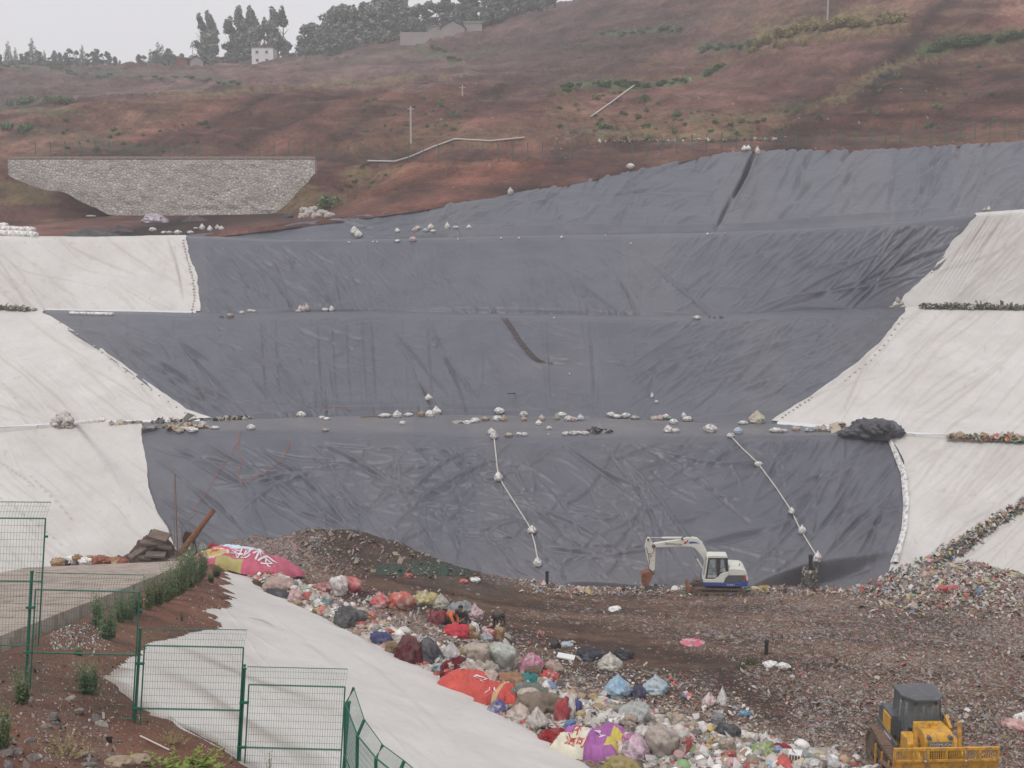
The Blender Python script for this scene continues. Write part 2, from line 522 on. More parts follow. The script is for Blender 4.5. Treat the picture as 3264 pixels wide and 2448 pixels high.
dark_specks = lambda sx, sy, v: 0.75 * (vn(sx / 5, sy / 2.2, 77) > 0.965) * (vn(sx / 60, sy / 30, 78) > 0.5)
def seams(fm, xs, y0, y1, slant=.06):
    for x in xs: fm.path([(x, y0), (x + slant * (y1 - y0), y1)], 0.035, 0.7, taper=False)
def panel(sx, sy, w, seed, a=.10): return a * vn(np.floor((sx - .06 * (sy - 300)) / w) * 7.3 + seed, np.zeros_like(sx) + seed, seed)
def dust_sheen1(sx, sy, v):
    ledge = np.clip(-v * 6, 0, 1) * (0.10 + 0.22 * vn(sx / 30, sy / 5, 8))  # lower ledge lightened in the colour, standing in for reflected sky
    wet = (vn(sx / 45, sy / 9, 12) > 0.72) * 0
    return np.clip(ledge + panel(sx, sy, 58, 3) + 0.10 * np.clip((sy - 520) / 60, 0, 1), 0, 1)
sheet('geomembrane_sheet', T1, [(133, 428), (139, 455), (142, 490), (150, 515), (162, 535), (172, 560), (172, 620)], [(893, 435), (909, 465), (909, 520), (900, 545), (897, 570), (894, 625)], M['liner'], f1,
      'dark grey plastic liner on the lowest slope behind the excavator, topped by the bag-strewn ledge', ny=175, nb=26, dust_sheen=dust_sheen1, seed=1)

f2 = FoldMap(20, 300, 940, 432)
def a2(x, y):
    if x < 290: return R_(38)
    if x > 620: return R_(-33)
    return R_(75 if vn(x / 50, y / 30, 9) > 0.5 else 12)
rand_folds(f2, (50, 318, 330, 420), 120, a2, (30, 110), (0.04, 0.13), (0.9, 1.6), 0.5)
rand_folds(f2, (620, 318, 900, 420), 150, a2, (40, 140), (0.04, 0.12), (0.9, 1.7), 0.4)
rand_folds(f2, (260, 318, 700, 420), 260, a2, (15, 55), (0.02, 0.07), (0.8, 1.4))
rand_folds(f2, (640, 318, 880, 380), 60, lambda x, y: R_(-20), (60, 160), (0.05, 0.10), (1.0, 1.7), 0.3)
for x in (262, 276, 318, 331, 345, 361, 372, 428, 545, 590): f2.path([(x, 318), (x + 2, 360), (x + 5, 402)], 0.10, 0.9, neg=x % 2 == 0)
for (x0, y0, a, ln) in [(392, 330, 55, 90), (400, 350, 58, 80), (425, 320, 62, 110), (60, 320, 38, 230), (100, 330, 36, 190), (150, 322, 34, 150), (120, 345, 36, 180)]:
    f2.wander(x0, y0, R_(a), ln, 0.15, 1.5); f2.wander(x0 + 3, y0, R_(a), ln, 0.12, 1.3, neg=True)
rand_folds(f2, (60, 318, 890, 420), 420, lambda x, y: a2(x, y) + random.gauss(0, .5), (8, 30), (0.008, 0.022), (0.7, 1.0), 0.8)
f2.path([(200, 404), (300, 403), (420, 404), (432, 409)], 0.07, 0.8, neg=True)
f2.path([(240, 416), (330, 411), (420, 409), (520, 408), (560, 410)], 0.22, 1.8)
f2.path([(46, 316), (93, 348), (139, 380), (185, 413)], 0.25, 1.8)
def dust2(sx, sy, v):
    st = np.exp(-((sx - 530) / 70) ** 2 - ((sy - 366) / 12) ** 2) * 0.10 * (0.4 + vn(sx / 9, sy / 4, 3))
    return np.clip(st + panel(sx, sy, 46, 5), 0, 1)
seams(f2, range(80, 900, 46), 318, 412)
sheet('geomembrane_sheet', T2, [(38, 313), (89, 345), (135, 377), (181, 410), (200, 421)], [(911, 310), (884, 345), (860, 368), (814, 400), (777, 422)], M['liner'], f2,
      'dark grey plastic liner on the second slope, carrying the rope ladder', ny=125, nb=5, dust_sheen=dust2, seed=2)

f3 = FoldMap(160, 225, 1000, 325)
def a3(x, y):
    if x < 330: return R_(42)
    if x > 650: return R_(-40)
    return R_(58)
rand_folds(f3, (190, 242, 340, 312), 80, a3, (25, 70), (0.05, 0.14), (0.9, 1.5), 0.5)
rand_folds(f3, (300, 242, 700, 312), 240, a3, (10, 45), (0.03, 0.09), (0.8, 1.4), 0.5)
rand_folds(f3, (660, 236, 960, 312), 170, a3, (40, 140), (0.03, 0.11), (0.9, 1.7), 0.4, neg=.25)
rand_folds(f3, (190, 242, 950, 312), 420, lambda x, y: a3(x, y) + random.gauss(0, .5), (8, 30), (0.008, 0.022), (0.7, 1.0), 0.8)
f3.path([(330, 316), (260, 315), (215, 315)], 0.16, 1.5)
f3.path([(400, 310), (470, 310), (560, 313), (690, 315)], 0.30, 2.0)
f3.path([(210, 312), (300, 312), (400, 310)], 0.24, 1.8)
for (x0, y0, a, ln) in [(600, 255, 52, 80), (560, 268, 35, 120), (650, 262, 40, 90), (835, 300, -38, 150), (760, 312, -22, 170), (740, 314, -16, 200), (850, 310, -50, 120)]:
    f3.wander(x0, y0, R_(a), ln, 0.17, 1.5, 0.2); f3.wander(x0, y0 + 3, R_(a), ln, 0.14, 1.3, 0.2, neg=True)
seams(f3, range(210, 900, 52), 242, 312)
sheet('geomembrane_sheet', T3, [(181, 237), (188, 264), (194, 287), (196, 318)], [(982, 213), (959, 243), (931, 278), (900, 308)], M['liner'], f3,
      'dark grey plastic liner on the third slope, just below the upper ledge', ny=95, nb=5, dust_sheen=lambda a, b, v: panel(a, b, 52, 9), seed=3)

f4 = FoldMap(170, 120, 1080, 250)
def a4(x, y): return R_(-58) if x > 700 else R_(-65 if vn(x / 30, y / 20, 5) > 0.4 else -15)
rand_folds(f4, (420, 165, 740, 230), 170, a4, (8, 38), (0.05, 0.13), (0.9, 1.5), 0.5)
rand_folds(f4, (740, 150, 1040, 228), 110, a4, (25, 75), (0.07, 0.20), (1.0, 1.9), 0.4)
rand_folds(f4, (230, 215, 480, 236), 50, lambda x, y: R_(U(-25, 5)), (20, 70), (0.04, 0.1), (0.9, 1.5), 0.4)
f4.path([(756, 150), (751, 160), (744, 178), (737, 190), (733, 196)], 0.95, 1.7, neg=True)
f4.path([(733, 194), (724, 210), (716, 231)], 0.45, 1.5, neg=True)
f4.path([(760, 150), (756, 160), (749, 178), (741, 190), (735, 200)], 0.25, 1.7)
f4.path([(370, 237), (460, 232), (560, 229), (640, 231), (740, 228), (860, 217), (940, 208)], 0.30, 1.7)
f4.path([(330, 238), (400, 237), (520, 235), (620, 234)], 0.25, 1.4, neg=True)
sheet('geomembrane_sheet', T4, [(184, 235), (184, 260)], [(1290, 128), (1290, 225)], M['liner'], f4,
      'dark grey plastic liner on the topmost slope with a deep crease under the fence', ny=110, nb=4, dust_sheen=lambda a, b, v: panel(a, b, 60, 11, .12), seed=4, und=0.35)

# ---- white felt sheets on both flanks
def streaks(fm, box, n, ang, ln, amp, w, curl=0.3):
    rand_folds(fm, box, n, lambda x, y: ang if not callable(ang) else ang(x, y), ln, amp, w, curl, 0.5)
def stain_map(box, n, ang, ln, amp, w):
    f = FoldMap(*box)
    for k in range(n):
        f.wander(U(box[0], box[2]), U(box[1], box[3]), ang + random.gauss(0, 0.06), U(*ln), U(*amp), U(*w), U(-.2, .2))
    return f
def white(tier, left, right, box, ang, label, seed, off=0.12, n=70, ny=90, extra=None, st=1.0, vmin=-1.0, name='geotextile_sheet'):
    fm = FoldMap(*box); streaks(fm, box, n, ang, (30, 130), (0.02, 0.07), (0.8, 1.6))
    sm = stain_map(box, int(n * 0.8), ang, (40, 160), (0.05 * st, 0.26 * st), (0.7, 1.8))
    if extra: extra(fm, sm)
    def dust_sheen(sx, sy, v):
        return np.clip(sm.get(sx, sy, sm.a) + 0.10 * vn(sx / 40, sy / 25, seed) + 0.25 * np.clip((vn(sx / 5, sy / 4, seed + 9) - 0.9) * 10, 0, 1) * st, 0, 1)
    return sheet(name, tier, left, right, M['felt'], fm, label, vmax=1.05 if tier is T1 else 1.0, ny=ny, nb=5, off=off, dust_sheen=dust_sheen, edge=2.4, seed=seed, vmin=vmin)

def ex_l3(fm, sm):
    fm.path([(168, 238), (174, 258), (180, 275), (184, 300)], 0.3, 1.5, neg=True); sm.path([(168, 238), (176, 262), (184, 300)], 0.5, 1.0)
    for k in range(10): fm.wander(U(110, 175), 242, R_(U(60, 95)), 60, 0.10, 1.6, -0.6)
white(T3, [(-160, 238), (-160, 330)], [(186, 237), (193, 264), (199, 287), (201, 316)], (-60, 228, 215, 325), R_(40),
      'white felt sheet on the upper left slope, below the bare red terrace', 21, extra=ex_l3)
white(T2, [(-160, 311), (-160, 440)], [(44, 313), (95, 345), (141, 377), (187, 410), (212, 420)], (-60, 300, 240, 432), R_(40),
      'long white felt sheet on the middle left slope tapering to a point', 22, ny=110)
def ex_l1(fm, sm):
    for (a, b) in [((-2, 463), (32, 487)), ((30, 478), (70, 520)), ((0, 500), (60, 545)), ((100, 455), (120, 490)), ((105, 500), (130, 528))]:
        fm.path([a, ((a[0] + b[0]) / 2 + 2, (a[1] + b[1]) / 2), b], 0.16, 1.6)
        for k in range(9):
            t = k / 8; x = a[0] + (b[0] - a[0]) * t; y = a[1] + (b[1] - a[1]) * t
            if a[0] < 60: sm.path([(x, y), (x + 2.5, y + 1.2)], 0.5, 0.9)
white(T1, [(-160, 432), (-160, 640)], [(142, 427), (145, 455), (148, 490), (157, 515), (169, 532), (180, 556), (180, 620)], (-60, 415, 200, 612), R_(42),
      'white felt sheet on the lowest left slope behind the concrete ramp', 23, ny=150, n=110, extra=ex_l1, st=0.8)
def ex_r3(fm, sm):
    for k in range(7):
        x = 968 + k * 4; fm.path([(x + 20, 205), (x - 8, 250), (x - 40, 300)], 0.14, 1.2, neg=True)
    for x in (990, 1005): sm.path([(x, 214), (x - 28, 255)], 0.65, 1.0)
white(T3, [(976, 214), (952, 243), (924, 278), (893, 306)], [(1290, 200), (1290, 315)], (880, 198, 1060, 325), R_(-48),
      'white felt sheet on the upper right slope beside the dark liner', 24, extra=ex_r3)
def ex_r2(fm, sm):
    fm.path([(905, 313), (880, 345), (852, 370), (808, 402), (776, 421)], 0.25, 2.0)
white(T2, [(905, 313), (879, 345), (854, 368), (808, 400), (770, 422)], [(1290, 312), (1290, 445)], (760, 300, 1060, 450), R_(-43),
      'wide white felt sheet on the middle right slope above the dark tarp pile', 25, ny=110, n=120, extra=ex_r2)
white(T1, [(888, 435), (904, 465), (905, 520), (896, 545), (889, 572), (886, 620)], [(1290, 440), (1290, 630)], (870, 425, 1060, 615), R_(-45),
      'white felt sheet on the lowest right slope, crossed by a strip of rubbish', 26, ny=150, n=110, extra=lambda fm, sm: streaks(fm, (920, 470, 1050, 560), 30, R_(-45), (40, 90), (0.05, 0.1), (1, 2)), st=1.0)

# ------------------------------------------------------------------ hill behind the pit
HX = [-300, 0, 60, 110, 190, 270, 330, 400, 505, 616, 700, 755, 870, 1024, 1300]
def hrow(ys, ds, sm=16): return curve(list(zip(HX, ys)), sm), curve(list(zip(HX, ds)), sm)
hill_rows = [
    (lambda x: row_of(D4(x) - 1.0, ray(0, b4f(x))[1] * D4(x) - 0.5), lambda x: D4(x) - 1.0),
    (lambda x: b4f(x) - 0.35, D4),
    hrow([205, 214, 214, 214, 214, 213, 209, 190, 172, 154, 144, 138, 136, 126, 112], [163, 165, 166, 166, 166, 166, 161, 150, 151, 156, 158, 160, 158, 152, 145], 7),
    hrow([166, 165, 163, 162, 162, 162, 160, 163, 160, 149, 140, 128, 112, 98, 80], [173, 174, 176, 177, 177, 176, 174, 168, 166, 167, 168, 168, 166, 160, 155]),
    hrow([119, 118, 113, 109, 103, 96, 93, 91, 97, 96, 92, 84, 74, 58, 40], [214, 210, 212, 214, 216, 216, 214, 212, 214, 206, 200, 196, 186, 178, 170]),
    hrow([115, 114, 110, 106, 99, 92, 89, 86, 91, 88, 80, 66, 46, 27, 5], [262, 262, 262, 262, 262, 260, 256, 250, 248, 236, 226, 214, 200, 190, 180]),
    hrow([90, 88, 86, 85, 80, 76, 72, 66, 60, 45, 34, 22, 0, -20, -40], [330, 330, 330, 330, 330, 325, 320, 312, 300, 280, 265, 250, 230, 215, 205]),
    hrow([64, 62, 66, 67, 66, 60, 56, 42, 20, -6, -25, -40, -60, -80, -100], [430, 430, 430, 430, 425, 420, 415, 405, 385, 350, 320, 300, 280, 260, 250]),
    hrow([66, 64, 68, 69, 68, 62, 58, 44, 22, -10, -40, -60, -80, -105, -130], [560, 560, 560, 560, 560, 550, 540, 520, 480, 440, 400, 380, 350, 330, 320]),
]
def seg_dist(px, py, pts):
    d = np.full(px.shape, 1e9)
    for (ax, ay), (bx, by) in zip(pts[:-1], pts[1:]):
        vx, vy = bx - ax, by - ay; l2 = vx * vx + vy * vy + 1e-9
        t = np.clip(((px - ax) * vx + (py - ay) * vy) / l2, 0, 1)
        d = np.minimum(d, np.hypot(px - ax - t * vx, py - ay - t * vy))
    return d
def inpoly(px, py, poly):
    r = np.zeros(px.shape, bool); n = len(poly)
    for i in range(n):
        x1, y1 = poly[i]; x2, y2 = poly[(i + 1) % n]
        if y1 == y2: continue
        c = ((py > min(y1, y2)) & (py <= max(y1, y2)) & (px < (x2 - x1) * (py - y1) / (y2 - y1) + x1))
        r ^= c
    return r
GREEN = (0.085, 0.13, 0.05); TEAL = (0.085, 0.115, 0.085); TAN = (0.22, 0.135, 0.078); STRAW = (0.24, 0.20, 0.085); DARKR = (0.062, 0.033, 0.030)
RED = (0.104, 0.047, 0.036); GREYS = (0.20, 0.17, 0.15); MAUVE = (0.108, 0.064, 0.060)
hill_lines = [
    # (points, half width, colour, strength)
    ([(0, 66), (60, 70), (110, 76)], 3.0, TEAL, .8), ([(90, 72), (180, 78)], 2.5, TEAL, .7), ([(180, 74), (250, 83)], 2.5, TEAL, .7),
    ([(0, 84), (90, 88)], 2.0, TEAL, .35), ([(150, 94), (240, 92), (330, 84), (450, 76)], 2.2, STRAW, .5), ([(300, 90), (420, 82)], 1.5, TAN, .5),
    ([(0, 112), (60, 113), (90, 115)], 2.5, GREEN, .8), ([(0, 103), (35, 104)], 6, TEAL, .6),
    ([(90, 108), (35, 111)], 2.0, TAN, .5),
    ([(230, 60), (330, 57), (420, 51)], 2.0, GREEN, .45), ([(415, 46), (430, 53), (450, 58), (462, 63)], 3.2, GREEN, .8),
    ([(430, 58), (520, 52), (600, 38), (700, 22), (760, 8)], 1.6, TEAL, .5), ([(600, 34), (640, 32), (680, 30)], 3.5, TEAL, .8),
    ([(450, 108), (520, 92), (560, 80), (620, 58)], 2.2, TAN, .55), ([(470, 100), (540, 84), (600, 62), (660, 40)], 4.0, DARKR, .55),
    ([(560, 88), (600, 84), (650, 86), (700, 78), (725, 66)], 3.8, GREEN, .95), ([(700, 50), (760, 44)], 6, TEAL, .8), ([(560, 86), (640, 84)], 2, GREEN, .9),
    ([(760, 38), (820, 26), (900, 18)], 11, STRAW, .65), ([(715, 64), (780, 44)], 3, TAN, .5),
    ([(640, 66), (720, 34), (790, 12), (850, 0)], 9, TAN, .28),
    ([(925, 50), (960, 42), (1024, 36), (1200, 20)], 8, GREEN, .85), ([(870, 48), (1000, 30)], 3, DARKR, .5),
    ([(690, 120), (760, 118), (840, 96), (880, 72), (915, 60)], 3.5, GREEN, .6), ([(830, 100), (875, 76)], 6, TAN, .45),
    ([(560, 112), (620, 118), (700, 122), (780, 118)], 8, TAN, .55), ([(600, 132), (680, 134), (745, 132)], 6, STRAW, .55),
    ([(340, 128), (400, 122), (470, 128), (560, 125)], 8, TAN, .25), ([(350, 146), (420, 140), (520, 136), (600, 138)], 7, TAN, .42),
    ([(690, 146), (740, 140)], 3, DARKR, .3), ([(380, 168), (450, 166), (540, 160)], 2.0, TAN, .45), ([(330, 180), (400, 172)], 4, STRAW, .45),
    ([(560, 134), (640, 130)], 2.2, GREYS, .4), ([(600, 140), (700, 143)], 1.8, GREYS, .35), ([(640, 100), (690, 96), (720, 92)], 2, GREYS, .3),
    ([(20, 128), (60, 136), (120, 142)], 6, GREEN, .22), ([(40, 122), (150, 108), (220, 98)], 5, TAN, .3), ([(120, 148), (220, 120), (280, 104)], 4, DARKR, .35),
    ([(60, 150), (140, 150), (200, 148)], 5, GREEN, .2), ([(90, 108), (170, 98), (230, 96)], 2, TAN, .6),
    ([(870, 70), (940, 62), (1024, 56)], 2.5, TAN, .4), ([(780, 132), (860, 76), (915, 60), (1024, 58)], 2.2, TAN, .5),
]
hill_areas = [
    ([(120, 118), (230, 104), (290, 96), (380, 92), (430, 100), (400, 130), (330, 165), (200, 162), (90, 160), (60, 150)], (.112, .052, .038), .85),
    ([(-50, 122), (100, 116), (200, 105), (160, 125), (60, 160), (-50, 165)], (.150, .085, .058), .7),
    ([(780, 133), (866, 80), (913, 64), (1300, 60), (1300, 125), (1024, 137), (856, 147)], (.088, .040, .030), .85),
    ([(726, 66), (779, 42), (850, 34), (1024, 48), (1024, 56), (913, 60), (866, 76), (800, 84), (700, 86)], (.092, .048, .038), .75),
    ([(470, 100), (560, 60), (640, 36), (700, 34), (640, 60), (560, 92), (500, 104)], (.085, .052, .048), .75),
    ([(600, 96), (680, 92), (780, 96), (740, 112), (640, 116), (560, 112)], (.125, .062, .050), .6),
    ([(340, 165), (420, 160), (560, 158), (620, 152), (560, 186), (420, 210), (300, 225)], (.125, .050, .034), .85),
    ([(270, 62), (420, 50), (480, 66), (420, 92), (330, 88)], (.150, .098, .088), .7),
    ([(0, 70), (260, 86), (330, 74), (300, 64), (200, 68)], (.150, .090, .080), .6),
    ([(640, 0), (1300, -20), (1300, 20), (900, 14), (780, 34), (720, 36)], (.165, .095, .070), .6),
]
def hill_colour(sx, sy, G):
    base = np.empty(sx.shape + (3,))
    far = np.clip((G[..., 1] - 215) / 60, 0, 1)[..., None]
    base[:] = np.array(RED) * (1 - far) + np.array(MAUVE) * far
    n = fbm(G[..., 0] * 0.05, G[..., 1] * 0.05, 31, 5)[..., None]
    base = base * (1 + 0.45 * n)
    for poly, c, st in hill_areas:
        jx_ = sx + 7 * fbm(sx * .05, sy * .07, 66, 4); jy_ = sy + 4 * fbm(sx * .06, sy * .06, 67, 4)
        k = (inpoly(jx_, jy_, poly) * st)[..., None]; base = base * (1 - k) + np.array(c) * (1 + 0.5 * n) * k
    gul = fbm(G[..., 0] * 0.16 - G[..., 2] * 0.20, G[..., 2] * 0.05 + G[..., 0] * .02, 45, 4)[..., None]
    base = base * (1 + 1.2 * gul * (1 - far * .7))
    ridg = np.abs(fbm(G[..., 0] * 0.06, G[..., 2] * 0.28, 46, 5))[..., None]; base = base * (0.72 + 2.2 * np.clip(ridg, 0, .25))
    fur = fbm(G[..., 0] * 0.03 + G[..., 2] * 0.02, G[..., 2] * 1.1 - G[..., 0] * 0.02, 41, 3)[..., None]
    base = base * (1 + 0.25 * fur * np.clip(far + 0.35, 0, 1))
    strata = fbm(G[..., 0] * 0.035 + 3, G[..., 2] * 0.55 + 0.05 * G[..., 0], 44, 5)[..., None]
    base = base * (1 + 0.40 * np.clip(np.abs(strata) * 2.2 - 0.35, -0.4, 0.6) * (1 - 0.5 * far))
    tanm = np.clip(fbm(G[..., 0] * 0.11, G[..., 2] * 0.5, 51, 5) * 3 - 0.45, 0, 1)[..., None] * (1 - far) * 0.6 * np.clip((sx[..., None] - 260) / 120, 0.15, 1)
    base = base * (1 - tanm) + np.array(TAN) * 0.85 * tanm
    jx = sx + 10 * fbm(sx * .06, sy * .06, 61, 3); jy = sy + 5 * fbm(sx * .08, sy * .1, 62, 4)
    for pts, w, c, s in hill_lines:
        x0 = min(p[0] for p in pts) - 40; x1 = max(p[0] for p in pts) + 40
        sel = (sx > x0) & (sx < x1)
        if not sel.any(): continue
        d = seg_dist(jx[sel], jy[sel], pts)
        rag = fbm(sx[sel] * 0.35, sy[sel] * 0.5, 63, 3)
        k = (np.clip(1.3 - d / w + rag * 1.6, 0, 1) * s)[:, None]
        base[sel] = base[sel] * (1 - k) + np.array(c) * k
    for (x0, y0, x1, y1, n_, c) in [(560, 95, 770, 140, 900, (0.10, .13, .06)), (330, 95, 470, 140, 260, (0.07, .09, .05)), (330, 150, 420, 200, 90, (0.09, .12, .05))]:
        pass
    gm = np.clip(fbm(sx * 0.12, sy * 0.3, 71, 4) * 4 - 0.9, 0, 1) * np.clip(1 - np.abs(sy - 122) / 34, 0, 1) * ((sx > 560) & (sx < 790))
    gm = (gm * 0.7)[..., None]
    base = base * (1 - gm) + np.array((0.13, 0.14, 0.065)) * gm
    litter = (vn(sx * 0.9, sy * 1.3, 81) > 0.975) & (sy > 70) & (sx > 420) & (sy < 190)
    base[litter] = (0.38, 0.35, 0.33)
    return base

def earth_loft(name, rows, counts, x0, x1, nx, amp, fr, colour, seed=0, m=None, hold=2):
    PX = np.linspace(x0, x1, nx)
    rp = [P(PX, r[0](PX), r[1](PX)) for r in rows]
    out = []; amps = []
    for k, c in enumerate(counts):
        t = np.linspace(0, 1, c, endpoint=(k == len(counts) - 1))
        for q in t:
            w = q * q * (3 - 2 * q) * 0.25 + q * 0.75
            out.append(rp[k] * (1 - w) + rp[k + 1] * w)
            amps.append(0.0 if k < hold else amp)
    G = np.array(out); A = np.array(amps)
    ker = np.ones(9) / 9; A = np.convolve(np.pad(A, 4, 'edge'), ker, 'valid')
    G[..., 2] += A[:, None] * fbm(G[..., 0] * fr, G[..., 1] * fr, seed, 6) * np.clip(G[..., 1] / 200, .5, 2)
    G[..., 2] += A[:, None] * 0.6 * (1 - np.abs(fbm(G[..., 0] * 0.06, G[..., 1] * 0.10, seed + 8, 4)) * 3)
    G[..., 2] += A[:, None] * 0.35 * fbm(G[..., 0] * fr * 0.7, G[..., 2] * 0.7, seed + 4, 4)
    if name == 'hill':
        ph = G[..., 2] * 0.30 + 1.1 * fbm(G[..., 0] * .02, G[..., 1] * .02, 301, 3); saw = ph - np.floor(ph)
        mk = np.clip(fbm(G[..., 0] * .035, G[..., 1] * .05, 302, 3) * 4 + .9, 0, 1) * np.clip((A[:, None] - .2), 0, 1.3)
        G[..., 2] += mk * 0.9 * (saw - .5)
    sx, sy = px_of(np.moveaxis(G, -1, 0))
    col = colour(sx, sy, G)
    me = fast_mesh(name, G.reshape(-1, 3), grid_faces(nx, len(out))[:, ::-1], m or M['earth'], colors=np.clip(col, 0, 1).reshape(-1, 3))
    return link(name, me)
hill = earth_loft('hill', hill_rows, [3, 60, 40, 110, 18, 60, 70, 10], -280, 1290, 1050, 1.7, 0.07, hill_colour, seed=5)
tag(hill, kind='structure')

def HF(px, py):
    """a point on the hill by casting a ray at its mesh"""
    return cast(hill, px, py)
_bvh = {}
def cast(o, px, py):
    from mathutils.bvhtree import BVHTree
    if o.name not in _bvh:
        me = o.data; n = len(me.vertices); co = np.zeros(n * 3, np.float32); me.vertices.foreach_get('co', co)
        _bvh[o.name] = BVHTree.FromPolygons([tuple(p) for p in co.reshape(-1, 3)], [tuple(p.vertices) for p in me.polygons])
    a, b = ray(px, py)
    d = Vector((float(a), 1.0, float(b))).normalized()
    h = _bvh[o.name].ray_cast(Vector((0, 0, 0)), d)
    return h[0] if h[0] is not None else None

# earth banks that lap over the ends of the stone wall
def bank_colour(sx, sy, G):
    base = np.empty(sx.shape + (3,)); base[:] = RED
    base = base * (1 + 0.5 * fbm(G[..., 0] * .2, G[..., 1] * .2 + G[..., 2] * .3, 91, 4)[..., None])
    top = np.clip(fbm(G[..., 0] * .15, G[..., 2] * .6, 92, 4) * 3 - 0.2, 0, 0.75)[..., None]
    return base * (1 - top) + np.array((0.19, 0.14, 0.07)) * top
def bank(xs, ytop, ybot, dt, db, name):
    c1 = curve(list(zip(xs, ytop)), 3); c2 = curve(list(zip(xs, ybot)), 3)
    d1 = curve(list(zip(xs, dt)), 3); d2 = curve(list(zip(xs, db)), 3)
    rows = [(c2, d2), (lambda x: (c1(x) + c2(x)) / 2, lambda x: (d1(x) + d2(x)) / 2 + 1), (c1, d1), (lambda x: c1(x) + 3, lambda x: d1(x) + 6)]
    return tag(earth_loft(name, rows, [30, 30, 8], xs[0], xs[-1], 160, 0.7, 0.25, bank_colour, seed=8, hold=0), kind='structure')
bank([-200, 0, 20, 35, 55, 70, 84, 100, 118], [170, 175, 180, 186, 191, 197, 207, 213, 218], [228, 228, 228, 227, 226, 225, 225, 224, 224], [156] * 6 + [158, 160, 163], [148, 149, 150, 151, 152, 154, 157, 160, 164], 'earth_bank')
bank([262, 276, 284, 294, 304, 316, 335, 380], [219, 214, 208, 198, 184, 166, 164, 168], [225, 224, 223, 222, 220, 217, 214, 210], [162, 162, 162, 162, 162, 163, 164, 166], [158, 158, 158, 158, 158, 157, 156, 155], 'earth_bank')
# ------------------------------------------------------------------ the waste floor
A3 = None
def zbase(X, Y):
    z = -19.7 - 0.146 * (Y - 41) + 0.15 * np.logaddexp(0, (2 - X) / 1.5) * 1.5 * np.clip((Y - 38) / 25, 0.15, 1)
    z = z + 1.15 * np.exp(-((X - 29.5) / 4.2) ** 2) * np.clip((Y - 66) / 9, 0, 1)
    hm = np.interp(X, [-20, -17, -15, -13.2, -10, -7, -4.2, -1.9, 0], [0, 0.1, 0.7, 1.75, 2.1, 1.7, 0.85, 0.2, 0])
    z = z - np.clip(-17.5 - X, 0, 40) * 0.42
    z = z + hm * np.exp(-((Y - 76.5) / 2.7) ** 2)
    return z
def solve_hit(px, py, fn, it=60):
    a, b = ray(px, py)
    D = np.full(np.shape(np.asarray(px, float) + np.asarray(py, float)), 55.0)
    for k in range(it):
        D = 0.5 * D + 0.5 * np.clip(fn(a * D, D) / b, 15, 140)
    return np.stack([a * D, D, b * D], -1)
PA = solve_hit(235.0, 572.0, zbase); PB = solve_hit(600.0, 768.0, zbase)
tdir = (PB - PA)[:2]; LAB = float(np.linalg.norm(tdir)); tdir = tdir / LAB
ndir = np.array([tdir[1], -tdir[0]])
if ndir[0] > 0: ndir = -ndir
ZS = float((PB[2] - PA[2]) / LAB); SLOPE = 0.40
def td(X, Y):
    return (X - PA[0]) * tdir[0] + (Y - PA[1]) * tdir[1], (X - PA[0]) * ndir[0] + (Y - PA[1]) * ndir[1]
def xy_of(t, d):
    return PA[0] + t * tdir[0] + d * ndir[0], PA[1] + t * tdir[1] + d * ndir[1]
def zplane(X, Y):
    t, d = td(X, Y)
    return PA[2] + ZS * t + SLOPE * d
def heap(X, Y):
    t, d = td(X, Y); e = -d
    wd_ = np.interp(t, [-4, 0, 8, 18, 26, 36, 46, 60], [1.5, 2.5, 3.0, 3.6, 4.8, 7.5, 8.5, 8.5])
    h = np.interp(t, [-6, 0, 10, 20, 34, 60], [0.1, 0.35, 0.40, 0.55, 0.8, 0.8])
    r = np.clip(e / wd_, -0.3, 1.4)
    return h * np.exp(-((r - 0.45) / 0.42) ** 2) * (0.55 + 0.9 * vn(X * 0.55, Y * 0.55, 101))
def zw(X, Y):
    z = zbase(X, Y) + heap(X, Y)
    t, d = td(X, Y)
    z = z + 0.16 * fbm(X * 0.22, Y * 0.35, 111, 4) + 0.10 * fbm(X * 1.1, Y * 1.1, 112, 4)
    sidex = np.clip((X - 22) / 6, 0, 1) + np.clip((Y - 74) / 3, 0, 1) * 0.4
    z = z + 0.30 * sidex * vn(X * 0.8, Y * 0.8, 113)
    return z
def WH(px, py):
    p = solve_hit(np.float64(px), np.float64(py), zw, 80)
    return Vector((float(p[0]), float(p[1]), float(zw(np.float64(p[0]), np.float64(p[1])))))

